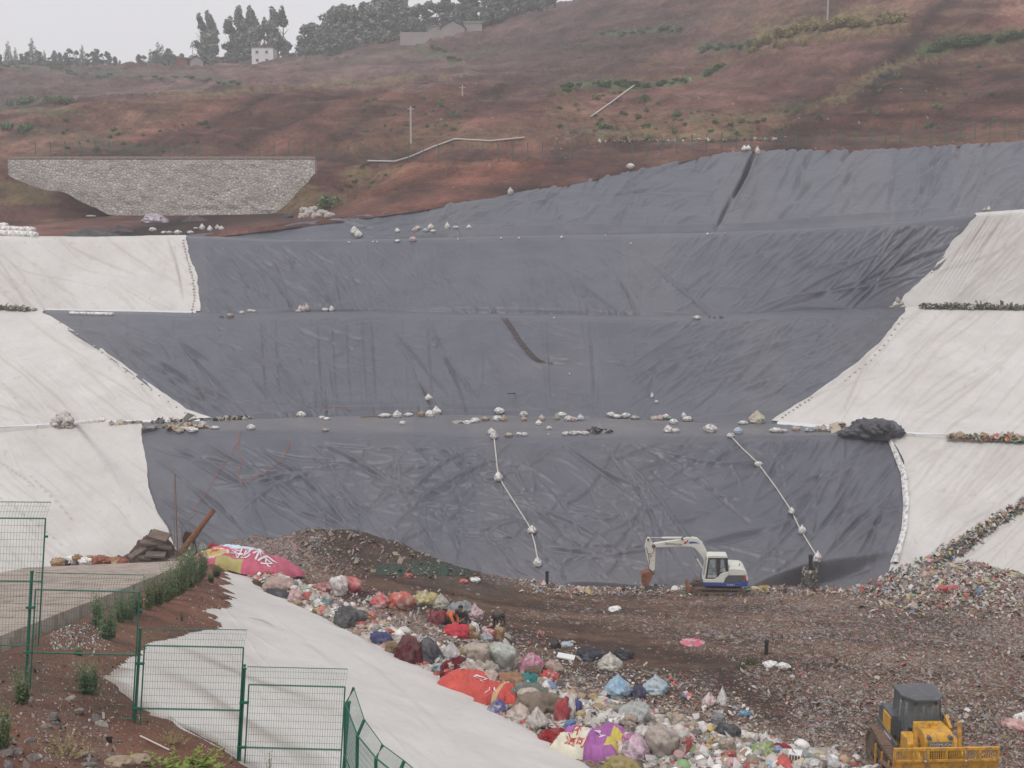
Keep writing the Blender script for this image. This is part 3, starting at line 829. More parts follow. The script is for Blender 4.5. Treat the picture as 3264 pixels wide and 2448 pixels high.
def waste_mat():
    m, N, L, b = newmat('compacted_waste')
    a = N.new('ShaderNodeAttribute'); a.attribute_name = 'Col'
    dn = N.new('ShaderNodeAttribute'); dn.attribute_name = 'dust_sheen'
    tc = N.new('ShaderNodeTexCoord')
    nz = noise(N, L, 1.3, 7, rough=0.75)
    c = mixc(N, L, 1.0, a.outputs['Color'], ramp(N, L, nz, [(0.25, 0.55), (0.75, 1.5)]), 'MULTIPLY')
    for sc_, lo in ((5.0, 0.42), (10.0, 0.5), (20.0, 0.5)):
        mp = N.new('ShaderNodeMapping'); mp.inputs['Scale'].default_value = (1, 0.75, 1.3)
        mp.inputs['Rotation'].default_value = (0.3, 0.2, sc_)
        L.new(tc.outputs['Object'], mp.inputs['Vector'])
        v = N.new('ShaderNodeTexVoronoi'); v.inputs['Scale'].default_value = sc_; v.inputs['Randomness'].default_value = 1
        L.new(mp.outputs[0], v.inputs['Vector'])
        s = N.new('ShaderNodeSeparateColor'); L.new(v.outputs['Color'], s.inputs[0])
        pal = N.new('ShaderNodeValToRGB'); pal.color_ramp.interpolation = 'CONSTANT'
        stops = [(0, (.42, .40, .38)), (.22, (.30, .25, .21)), (.36, (.50, .48, .47)), (.5, (.20, .15, .12)), (.6, (.40, .10, .07)), (.68, (.055, .045, .04)), (.78, (.42, .24, .20)), (.85, (.17, .20, .26)), (.9, (.40, .33, .14)), (.94, (.13, .22, .15)), (.97, (.45, .15, .18))]
        while len(pal.color_ramp.elements) < len(stops): pal.color_ramp.elements.new(.5)
        for e, (p, q) in zip(pal.color_ramp.elements, stops): e.position = p; e.color = (*q, 1)
        L.new(s.outputs[0], pal.inputs[0])
        # only cells whose second random channel passes the local amount of rubbish
        lt = N.new('ShaderNodeMath'); lt.operation = 'LESS_THAN'
        ml = N.new('ShaderNodeMath'); ml.operation = 'MULTIPLY'; ml.inputs[1].default_value = lo
        L.new(dn.outputs['Fac'], ml.inputs[0]); L.new(s.outputs[1], lt.inputs[0]); L.new(ml.outputs[0], lt.inputs[1])
        m2 = N.new('ShaderNodeMath'); m2.operation = 'MULTIPLY'; m2.inputs[1].default_value = 0.42; L.new(lt.outputs[0], m2.inputs[0])
        c = mixc(N, L, m2.outputs[0], c, pal.outputs[0])
    L.new(c, b.inputs['Base Color']); b.inputs['Roughness'].default_value = 0.9; b.inputs['Specular IOR Level'].default_value = 0.2
    bump(N, L, b, noise(N, L, 4.0, 6, rough=0.75), 0.9, 0.15)
    return m
M['waste'] = waste_mat()

def density(X, Y):
    """how much rubbish lies open on the floor (0 bare track, 1 covered)"""
    sx, sy = px_of((X, Y, zbase(X, Y)))
    t, d = td(X, Y)
    base = 0.42 + 0.55 * fbm(X * 0.16, Y * 0.3, 121, 5)
    track = np.exp(-((sy - (592 + (sx - 300) * 0.02)) / 16) ** 2) * np.clip((545 - sx) / 80, 0, 1)
    track2 = np.exp(-(seg_dist(sx, sy, [(250, 570), (340, 600), (470, 618), (600, 640), (720, 672), (780, 720)]) / 13) ** 2)
    rgt = np.clip((sx - 600) / 250, 0, 1) * 0.25
    hp = np.clip(1.6 - np.abs(-d - 3.0) / 3.4, 0, 1) * 0.8
    edge = np.clip((Y - 75.5) / 1.5, 0, 1) * 0.45 * (X > -2)
    rr = np.clip((X - 24) / 4, 0, 1) * 0.5
    mound = (X < -1) * (Y > 71.5)
    base = base * (1 - 0.72 * mound)
    return np.clip(base * 0.9 - 0.6 * track - 0.45 * track2 + rgt + hp + edge + rr, 0.03, 1.0)
def waste_floor():
    xs = np.arange(-40, 52, 0.16); ys = np.arange(24, 81.5, 0.16)
    X, Y = np.meshgrid(xs, ys)
    Z = zw(X, Y)
    dd = density(X, Y)
    Z = Z + 0.10 * (vn(X * 2.6, Y * 2.6, 131) ** 3) * (0.4 + dd) * 1.5 + 0.03 * fbm(X * 3, Y * 3, 132, 2)
    # wheel ruts across the bare track
    base = np.empty(X.shape + (3,)); n = fbm(X * 0.3, Y * 0.5, 133, 5)[..., None]
    dark = np.array((0.060, 0.038, 0.028)); lite = np.array((0.150, 0.090, 0.060))
    rut = fbm(X * 0.10 - Y * 0.05, Y * 0.9 + X * 0.25, 137, 4)[..., None]
    k = np.clip(0.32 + 0.5 * n + 1.1 * rut + 0.45 * (dd[..., None] - 0.35), 0, 1)
    base = dark * (1 - k) + lite * k
    md = ((X < 0) & (Y > 72.5))[..., None] * 0.6
    base = base * (1 - md) + np.array((0.078, 0.062, 0.052)) * (1 + 0.5 * n) * md
    V = np.stack([X, Y, Z], -1)[::-1]
    me = fast_mesh('waste_floor', V.reshape(-1, 3), grid_faces(len(xs), len(ys)), M['waste'], colors=base[::-1].reshape(-1, 3), extra={'dust_sheen': dd[::-1]})
    return tag(link('waste_floor', me), kind='structure')
floor = waste_floor()

# ------------------------------------------------------------------ near slope: red soil, the big felt sheet, the concrete ramp
def plane_hit(px, py): return solve_hit(np.asarray(px, float), np.asarray(py, float), zplane, 80)
# ramp plane through its near edge, level across
ra = plane_hit(0.0, 645.0); rb = plane_hit(196.0, 565.0)
ra = Vector(ra) + Vector((0, 0, 0.25)); rb = Vector(rb) + Vector((0, 0, 0.25))
rd = (rb - ra); cr = Vector((-rd.y, rd.x, 0)).normalized()
if cr.x > 0: cr = -cr
rn = rd.cross(cr).normalized()
if rn.z < 0: rn = -rn
def road_hit(px, py):
    a, b = ray(px, py); d = Vector((float(a), 1, float(b))); return d * (rn.dot(ra) / rn.dot(d))
def zroad(X, Y): return ra.z - (rn.x * (X - ra.x) + rn.y * (Y - ra.y)) / rn.z
def side_of_road(X, Y):    # metres beyond the near edge, towards the ramp
    return (X - ra.x) * cr.x + (Y - ra.y) * cr.y
top_px = [(228, 570), (226, 576), (230, 584), (226, 590), (229, 606), (216, 614), (222, 629), (190, 635), (160, 641), (136, 656), (130, 666), (112, 676), (104, 679), (119, 689), (140, 706), (156, 720), (184, 728), (218, 746), (234, 757), (300, 800), (420, 870)]
hp_ = plane_hit(np.array([p[0] for p in top_px]), np.array([p[1] for p in top_px]))
tt, dd_ = td(hp_[:, 0], hp_[:, 1])
ordr = np.argsort(tt)
tt = tt[ordr]; dd_ = dd_[ordr]
def dmax(t): return np.interp(t, tt, dd_)
def near_soil():
    t = np.arange(-8, 75, 0.16); d = np.arange(-3.0, 34, 0.16)
    Tt, Dd = np.meshgrid(t, d)
    X, Y = xy_of(Tt, Dd)
    Z = PA[2] + ZS * Tt + SLOPE * Dd
    rag = 0.35 * fbm(Tt * 0.9, Dd * 0.5, 141, 4) + 0.9 * fbm(Tt * 2.6, Dd * 0.5, 143, 4) * np.clip((24 - Tt) / 12, 0.12, 1)
    k = np.clip((Dd - dmax(Tt) + rag) / 0.9, -1, 1)
    out = np.clip(k, 0, 1)
    off = np.where(k > 0, 0.02 + 0.16 * k ** 0.7, -0.25 + 0 * k)
    Z = Z + off + out * (0.12 * fbm(X * 0.5, Y * 0.5, 142, 4) + 0.05 * vn(X * 3, Y * 3, 144) ** 2 * 2)
    s = side_of_road(X, Y)
    lim = zroad(X, Y) - 0.55
    f = np.clip((s + 0.9) / 1.0, 0, 1)
    Z = np.where(f > 0, Z * (1 - f) + np.minimum(Z, lim) * f, Z)
    Z = np.where(s > 9, Z - (s - 9) * 0.8, Z)
    n = fbm(X * 0.6, Y * 0.6, 145, 5)[..., None]
    col = np.array((0.150, 0.070, 0.046)) * (1 + 0.55 * n)
    grit = (vn(X * 6, Y * 6, 146) > 0.80)[..., None] * np.clip(fbm(X * 0.5, Y * 0.5, 147, 3)[..., None] * 3 + 0.15, 0, 1)
    sx, sy = px_of((X, Y, Z))
    rock = np.clip(1.5 - seg_dist(sx, sy, [(0, 668), (30, 700), (60, 730), (100, 768)]) / 26 + fbm(X * 2, Y * 2, 148, 3), 0, 1)[..., None] * (Dd[..., None] > 8)
    col = col * (1 - 0.5 * rock) + np.array((0.13, 0.09, 0.072)) * 0.5 * rock
    Vv = np.stack([X, Y, Z], -1)
    me = fast_mesh('near_slope', Vv.reshape(-1, 3), grid_faces(len(t), len(d))[:, ::-1], M['soil'], colors=np.clip(col, 0, 1).reshape(-1, 3))
    # make sure it faces up
    me2 = me
    o = link('near_slope', me2); return tag(o, kind='structure')
near = near_soil()
def soil_z(X, Y):
    return float(zplane(X, Y)) + 0.14
def SH(px, py):
    p = plane_hit(px, py); return Vector((float(p[0]), float(p[1]), float(p[2]) + 0.12))

def near_felt():
    nt_, nd_ = 620, 330
    t = np.linspace(-3, 66, nt_); q = np.linspace(0, 1, nd_)
    dm = np.maximum(dmax(t), 0.3) + 1.6
    Tt = np.repeat(t[None, :], nd_, 0); Dd = -1.8 + (dm[None, :] + 1.8) * q[:, None]
    X, Y = xy_of(Tt, Dd)
    Z = PA[2] + ZS * Tt + SLOPE * Dd + 0.02
    Gd = np.stack([X, Y, Z], -1)
    sx, sy = px_of(np.moveaxis(Gd, -1, 0))
    fm = FoldMap(60, 540, 760, 860); sm = FoldMap(60, 540, 760, 860)
    an = R_(27)
    rand_folds(fm, (150, 570, 700, 850), 90, lambda x, y: an + random.gauss(0, .07), (60, 200), (0.008, 0.03), (1.0, 3.0), 0.1)
    rand_folds(sm, (150, 570, 700, 850), 90, lambda x, y: an + random.gauss(0, .05), (60, 220), (0.04, 0.16), (1.0, 3.5), 0.1)
    for pts, a, w in [([(236, 573), (262, 584), (290, 596), (322, 612), (352, 628), (378, 650)], 0.55, 1.3), ([(300, 594), (330, 614), (372, 634), (430, 672)], 0.4, 1.2),
                      ([(166, 643), (205, 660), (250, 680), (330, 705)], 0.42, 3.5), ([(150, 668), (200, 694), (245, 726), (300, 756), (330, 775)], 0.45, 6.0), ([(248, 618), (262, 621), (276, 628)], 0.6, 0.9),
                      ([(260, 730), (330, 768)], 0.35, 7), ([(420, 600 + 60), (470, 690), (560, 735)], .18, 2.0)]:
        sm.path(pts, a, w)
    for pts, a, w in [([(236, 573), (262, 584), (290, 596), (322, 612), (352, 628)], 0.16, 1.6), ([(150, 668), (200, 694), (245, 726), (300, 756)], 0.09, 7.0), ([(180, 650), (250, 684), (330, 722)], 0.07, 6.0), ([(105, 678), (150, 702), (182, 735), (246, 764)], 0.12, 2.0)]:
        fm.path(pts, a, w)
    Gd = displace(Gd, fm.get(sx, sy) + 0.06 * fbm(Tt * 0.25, Dd * 0.12, 151, 4) + 0.012 * fbm(Tt * 2, Dd * .5, 152, 3))
    e = np.clip((Dd + 0.4) / 0.8, 0, 1)
    du = sm.get(sx, sy, sm.a) + 0.16 * vn(sx / 60, sy / 20, 5) * np.clip((330 - sx) / 120, 0, 1) + 0.3 * (vn(Tt * 2.2, Dd * 5.5, 153) > 0.965)
    du = du + 0.55 * np.clip(1 - np.abs(Dd - dmax(Tt)) / 0.5, 0, 1) * (Tt > 30)
    me = fast_mesh('geotextile_sheet', Gd.reshape(-1, 3), grid_faces(nt_, nd_)[:, ::-1], M['felt'], extra={'dust_sheen': np.clip(du, 0, 1)})
    return tag(link('geotextile_sheet', me), 'broad white felt sheet on the near slope running down to the heap of bags', 'liner sheet')
near_felt()

M['concrete'] = mat('stained_concrete', (0.36, 0.295, 0.25), 0.9, 0.18, 0.6, dirt=(0.16, 0.12, 0.10), dirt_amt=0.5, bmp=0.4, bscale=4)
def ramp_road():
    far = [road_hit(x, y) for x, y in ((-40, 576), (0, 573), (30, 567), (58, 563.5), (110, 562), (150, 561), (190, 560.5))]
    # near edge from the ramp's head down to the tip
    n = 40; V = []; Fc = []
    L0 = ra - rd * 0.25; 
    nearE = [L0.lerp(rb, k / n) for k in range(n + 1)]
    fx = np.array([side_of_road(p.x, p.y) for p in far]); fs = np.array([((p - ra).dot(rd) / rd.length) for p in far])
    o = np.argsort(fs); fs = fs[o]; fx = fx[o]
    m_ = 14
    X = []
    for k, p in enumerate(nearE):
        s = (p - ra).dot(rd) / rd.length
        wdt = float(np.interp(s, fs, fx)); wdt = max(wdt, 0.3) if s > fs[0] else max(float(fx[0]), 6)
        for j in range(m_ + 1):
            q = p + cr * (wdt * j / m_)
            q = Vector((q.x, q.y, zroad(q.x, q.y) + 0.03 * float(fbm(q.x * .4, q.y * .4, 161, 3))))
            V.append(q)
    r = m_ + 1
    for k in range(n):
        for j in range(m_): Fc.append((k * r + j, k * r + j + 1, (k + 1) * r + j + 1, (k + 1) * r + j))
    b0 = len(V)
    for k in range(n + 1):
        V.append(V[k * r] + Vector((0.05, 0, -0.5)))
    for k in range(n): Fc.append((k * r, (k + 1) * r, b0 + k + 1, b0 + k))
    b1 = len(V)
    for k in range(n + 1): V.append(V[k * r + m_] + Vector((0, 0, -1.2)))
    for k in range(n): Fc.append((k * r + m_, b1 + k, b1 + k + 1, (k + 1) * r + m_))
    mb = MB(); mb.v = [tuple(v) for v in V]; mb.f = Fc
    o = mb.build('concrete_ramp', M['concrete'], smooth=False)
    return tag(o, kind='structure')
ramp_road()

# ------------------------------------------------------------------ loose scraps: beyond counting
PAL = np.array([(.62, .61, .60), (.55, .53, .50), (.70, .69, .68), (.40, .36, .32), (.30, .25, .20), (.50, .46, .42), (.20, .16, .13), (.48, .06, .05), (.55, .12, .10), (.50, .20, .22), (.62, .40, .40),
                (.10, .22, .42), (.25, .40, .52), (.10, .30, .22), (.20, .38, .16), (.58, .45, .12), (.60, .52, .30), (.05, .05, .055), (.09, .08, .10), (.35, .22, .12), (.45, .33, .20)])
PAL = PAL * 0.78 + np.array((.26, .185, .14)) * 0.22
PW = np.array([9, 9, 6, 9, 9, 9, 6, 3.2, 3.0, 2.5, 3, 1.6, 2.0, 1.4, 1.2, 1.8, 2.2, 3.5, 2.5, 4, 4]); PW = PW / PW.sum()
def scrap_mesh(name, pts, size, cols, m=None, flat=0.6):
    n = len(pts)
    ang = rng.uniform(0, 2 * PI, n); til = rng.normal(0, flat, (n, 2))
    ux = np.stack([np.cos(ang), np.sin(ang), til[:, 0]], 1); uy = np.stack([-np.sin(ang), np.cos(ang), til[:, 1]], 1)
    asp = rng.uniform(0.35, 1.0, n)[:, None]
    s = size[:, None]
    c = pts + np.array([0, 0, 1.0]) * s * 0.18
    q = [c - ux * s * .5 - uy * s * .5 * asp, c + ux * s * .5 - uy * s * .4 * asp, c + ux * s * .42 + uy * s * .5 * asp, c - ux * s * .5 + uy * s * .42 * asp, c + np.array([0, 0, 1.0]) * s * rng.uniform(.1, .5, (n, 1))]
    V = np.stack(q, 1).reshape(-1, 3)
    b = np.arange(n)[:, None] * 5
    Fc = np.concatenate([b + np.array([[0, 1, 4]]), b + np.array([[1, 2, 4]]), b + np.array([[2, 3, 4]]), b + np.array([[3, 0, 4]])], 0)
    return fast_mesh(name, V, Fc, m or M['scrap'], colors=np.repeat(cols, 5, 0), smooth=False)
def scatter_floor(n, region, size, name, wfun=None, mean=None, spread=0.35, pw=None, mute=0.0):
    px = rng.uniform(region[0], region[2], n); py = rng.uniform(region[1], region[3], n)
    p = solve_hit(px, py, zw, 50)
    k = density(p[:, 0], p[:, 1]) if wfun is None else wfun(px, py, p)
    t, d = td(p[:, 0], p[:, 1])
    keep = (rng.uniform(0, 1, n) < k) & (d < 0.1) & (p[:, 1] < 81)
    p = p[keep]; m_ = len(p)
    p[:, 2] = zw(p[:, 0], p[:, 1]) + 0.05
    s = np.clip(rng.lognormal(math.log(size), 0.5, m_), 0.03, 0.42)
    c = PAL[rng.choice(len(PAL), m_, p=PW if pw is None else pw / pw.sum())] * rng.uniform(0.7, 1.1, (m_, 1))
    if mute: c = c * (1 - mute) + np.array((.20, .13, .09)) * mute
    return p, s, c
ps = []
ps.append(scatter_floor(75000, (225, 560, 1060, 790), 0.062, 'a', wfun=lambda px, py, p: 0.5 * density(p[:, 0], p[:, 1]) ** 2.6, mute=.5))
ps.append(scatter_floor(5000, (500, 650, 1060, 790), 0.11, 'b', wfun=lambda px, py, p: 0.25 * density(p[:, 0], p[:, 1]) ** 2))
ps.append(scatter_floor(9000, (520, 572, 1060, 606), 0.11, 'c', wfun=lambda px, py, p: np.clip((p[:, 1] - 74) / 3, 0, 1)))
ps.append(scatter_floor(5000, (240, 525, 520, 580), 0.12, 'd', wfun=lambda px, py, p: 0.16 * np.ones(len(p)), mute=.45))
ps.append(scatter_floor(15000, (850, 548, 1080, 625), 0.13, 'e', wfun=lambda px, py, p: np.clip((px - 850) / 60, 0, 1) * np.clip((622 - py) / 45, 0, 1)))
hpw = PW * np.where(PAL.mean(1) > .3, 1.6, 0.7); hpw /= hpw.sum()
ps.append(scatter_floor(26000, (230, 570, 830, 790), 0.125, 'f', wfun=lambda px, py, p: np.clip(heap(p[:, 0], p[:, 1]) * 2.2 - 0.12, 0, 1), pw=hpw))
ps.append(scatter_floor(26000, (300, 575, 1060, 790), 0.042, 'g', wfun=lambda px, py, p: 0.75 * density(p[:, 0], p[:, 1]), pw=np.array([9, 6, 9, 3, 1, 3, 0, 3, 2.5, 2, 3, .6, 1.2, .5, .5, 1.5, 2.0, 3, 1, 1, 2]) / 53.8, mute=.25))
ps.append(scatter_floor(14000, (560, 640, 1060, 790), 0.055, 'g', wfun=lambda px, py, p: 0.8 * density(p[:, 0], p[:, 1]), mute=.4))
ps.append(scatter_floor(16000, (340, 590, 760, 760), 0.10, 'h', wfun=lambda px, py, p: np.clip(1.15 - (-td(p[:, 0], p[:, 1])[1]) / 11.0, 0, 1) * .8, pw=hpw))
tag(link('loose_rubbish', scrap_mesh('loose_rubbish', np.concatenate([a[0] for a in ps]), np.concatenate([a[1] for a in ps]), np.concatenate([a[2] for a in ps]))), kind='stuff')

# strip of rubbish dumped down the right flank, under green netting
def t1_point(px, py, off=0.1):
    v = T1.v_of(px, py); p = T1.pos(np.array([float(px)]), np.array([v]))[0]
    return Vector((p[0], p[1], p[2] + off))
def flank():
    up_ = curve([(840, 600), (893, 573), (940, 549), (985, 523), (1024, 499), (1060, 476), (1150, 420)], 3)
    lo_ = curve([(840, 605), (893, 602), (925, 600), (955, 566), (985, 538), (1024, 513), (1060, 492), (1150, 436)], 3)
    lo2 = curve([(840, 605), (930, 603), (960, 590), (985, 586), (1024, 592), (1150, 602)], 3)
    xs = np.arange(845, 1120, 1.1); q = np.linspace(0, 1, 44)
    V = []; 
    for x in xs:
        a = up_(x); b = lo_(x)
        for t in q:
            y = a + (b - a) * t
            p = t1_point(x, y, 0)
            h = 0.32 * math.sin(PI * min(1, max(0, t))) ** 0.7 * (0.45 + 0.8 * float(vn(p.x * 1.1, p.z * 1.5 + p.y, 171)))
            V.append((p.x - 0.2 * h, p.y - 0.6 * h, p.z + 0.8 * h - 0.05))
    V = np.array(V)
    n = len(q)
    col = np.tile(np.array((0.17, 0.135, 0.115)), (len(V), 1)) * (1 + 0.4 * fbm(V[:, 0], V[:, 2] * 2, 172, 3)[:, None])
    i = (np.arange(len(xs) - 1)[:, None] * n + np.arange(n - 1)[None, :]).ravel()
    Fq = np.stack([i, i + 1, i + n + 1, i + n], 1)
    me = fast_mesh('rubbish_bank', V, Fq, M['waste'], colors=col, extra={'dust_sheen': np.full(len(V), 0.95)})
    o = tag(link('rubbish_bank', me), kind='stuff')
    idx = rng.choice(len(V), 3600); pp = V[idx] + rng.normal(0, 0.08, (3600, 3)) + np.array([0, -.03, .05])
    c = PAL[rng.choice(len(PAL), 3600, p=PW)]
    gr = rng.uniform(0, 1, 3600) < 0.22
    c[gr] = (0.04, 0.10, 0.07)
    me2 = scrap_mesh('bank_scraps', pp, np.clip(rng.lognormal(math.log(.15), .5, 3600), .05, .5), c)
    tag(link('loose_rubbish', me2), kind='stuff')
flank()

def lump_cloud(name, n, tr, sz, cols, wts, seed):
    r = np.random.default_rng(seed)
    bm = bmesh.new(); bmesh.ops.create_icosphere(bm, subdivisions=1, radius=1)
    V0 = np.array([v.co[:] for v in bm.verts]); F0 = np.array([[v.index for v in f.verts] for f in bm.faces]); bm.free()
    t = r.uniform(tr[0], tr[1], n); wd_ = np.interp(t, [-4, 0, 8, 18, 26, 36, 46, 60], [1.5, 2.5, 3.0, 3.6, 4.8, 7.5, 8.5, 8.5])
    d = -0.15 - r.beta(1.3, 1.6, n) * wd_ * 1.05
    X, Y = xy_of(t, d); Z = zw(X, Y)
    s = np.clip(r.lognormal(math.log(sz), .45, n), .05, .34)
    sc = np.stack([s * r.uniform(.6, 1.2, n), s * r.uniform(.6, 1.2, n), s * r.uniform(.35, .9, n)], 1)
    V = V0[None] * (1 + r.uniform(-.35, .35, (n, len(V0), 1)))
    a = r.uniform(0, 2 * PI, n); ca, sa = np.cos(a)[:, None], np.sin(a)[:, None]; V = V * sc[:, None, :]
    V = np.stack([V[..., 0] * ca - V[..., 1] * sa, V[..., 0] * sa + V[..., 1] * ca, V[..., 2]], -1) + np.stack([X, Y, Z + s * .25], 1)[:, None, :]
    c = cols[r.choice(len(cols), n, p=wts / wts.sum())] * r.uniform(.65, 1.15, (n, 1))
    cv = np.repeat(c[:, None, :], len(V0), 1) * r.uniform(.8, 1.15, (n, len(V0), 1))
    Fc = (F0[None] + (np.arange(n) * len(V0))[:, None, None]).reshape(-1, 3)
    o = link(name, fast_mesh(name, V.reshape(-1, 3), Fc, M['scrap'], colors=np.clip(cv, 0, .85).reshape(-1, 3), smooth=False)); return tag(o, kind='stuff')
LW = np.array([12, 10, 12, 8, 5, 9, 4, 3, 2.5, 2, 3, 1.6, 2.0, 1.6, 1.2, 1.8, 2, 4, 3, 3, 3.])
lump_cloud('loose_rubbish', 6800, (18, 52), .105, np.clip(PAL * 1.2, 0, .8), LW, 5)
lump_cloud('loose_rubbish', 1500, (16, 52), .17, np.clip(PAL * 1.2, 0, .8), LW, 7)
lump_cloud('loose_rubbish', 900, (0, 24), .14, np.clip(PAL * 1.2, 0, .8), LW, 8)
lump_cloud('loose_rubbish', 4200, (0, 26), .085, np.clip(PAL * 1.2, 0, .8), LW, 6)
# ------------------------------------------------------------------ finding the ground under a point of the frame
bpy.context.view_layer.update()
DG = bpy.context.evaluated_depsgraph_get()
TERR = {o.name for o in COL.objects if o.type == 'MESH'}
def hit(px, py, only=None):
    a, b = ray(px, py); d = Vector((float(a), 1.0, float(b))).normalized(); o = Vector((0, 0, 0))
    for k in range(30):
        ok, loc, nor, idx, ob, mt = C.ray_cast(DG, o, d)
        if not ok: return None
        if ob.name in TERR and 'scrap' not in ob.data.name and (only is None or ob.name.startswith(only)): return loc.copy()
        o = loc + d * 0.01
    return None
def ppm(p):          # pixels of the frame per metre at a point
    return F / (p.y * CT - p.z * ST)
def G(px, py, fallback=75):
    p = hit(px, py)
    return p if p is not None else Vector(P(px, py, fallback))

# ------------------------------------------------------------------ paints and metals
M['white_paint'] = mat('white_machine_paint', (0.66, 0.66, 0.60), 0.4, 0.08, 1.5, dirt=(0.40, 0.34, 0.26), dirt_amt=0.15, bmp=0.05)
M['blue_paint'] = mat('blue_machine_paint', (0.03, 0.07, 0.28), 0.4, 0.1, 2)
M['black_rubber'] = mat('black_rubber', (0.03, 0.03, 0.032), 0.6, 0.3, 6)
M['track_steel'] = mat('muddy_track_steel', (0.10, 0.075, 0.058), 0.75, 0.4, 7, dirt=(0.20, 0.13, 0.09), dirt_amt=0.8, bmp=0.4)
M['rust'] = mat('rusty_steel', (0.24, 0.095, 0.045), 0.8, 0.35, 4, dirt=(0.12, 0.05, 0.03), dirt_amt=0.6, bmp=0.3)
M['chrome'] = mat('cylinder_rod', (0.6, 0.6, 0.6), 0.2, 0.05, 3, metal=0.9, bmp=0)
M['glass'] = mat('tinted_glass', (0.10, 0.12, 0.125), 0.12, 0.15, 1, bmp=0)
M['yellow_paint'] = mat('yellow_machine_paint', (0.62, 0.325, 0.03), 0.42, 0.14, 2.2, dirt=(0.26, 0.16, 0.08), dirt_amt=0.6, bmp=0.1)
M['grey_paint'] = mat('grey_machine_paint', (0.085, 0.092, 0.10), 0.45, 0.12, 2.2, dirt=(0.20, 0.16, 0.12), dirt_amt=0.3, bmp=0.05)
M['red_paint'] = mat('red_paint', (0.50, 0.05, 0.035), 0.5, 0.1, 3)
M['orange_paint'] = mat('orange_paint', (0.62, 0.30, 0.05), 0.5, 0.1, 3)
M['letter_black'] = mat('black_lettering', (0.03, 0.03, 0.035), 0.5, 0, 1, bmp=0)
M['letter_white'] = mat('white_lettering', (0.7, 0.7, 0.7), 0.5, 0, 1, bmp=0)
M['letter_red'] = mat('red_lettering', (0.50, 0.05, 0.04), 0.6, 0.1, 3, bmp=0)
M['mud_track'] = mat('caked_mud', (0.16, 0.10, 0.072), 0.9, 0.3, 5, bmp=0.5)

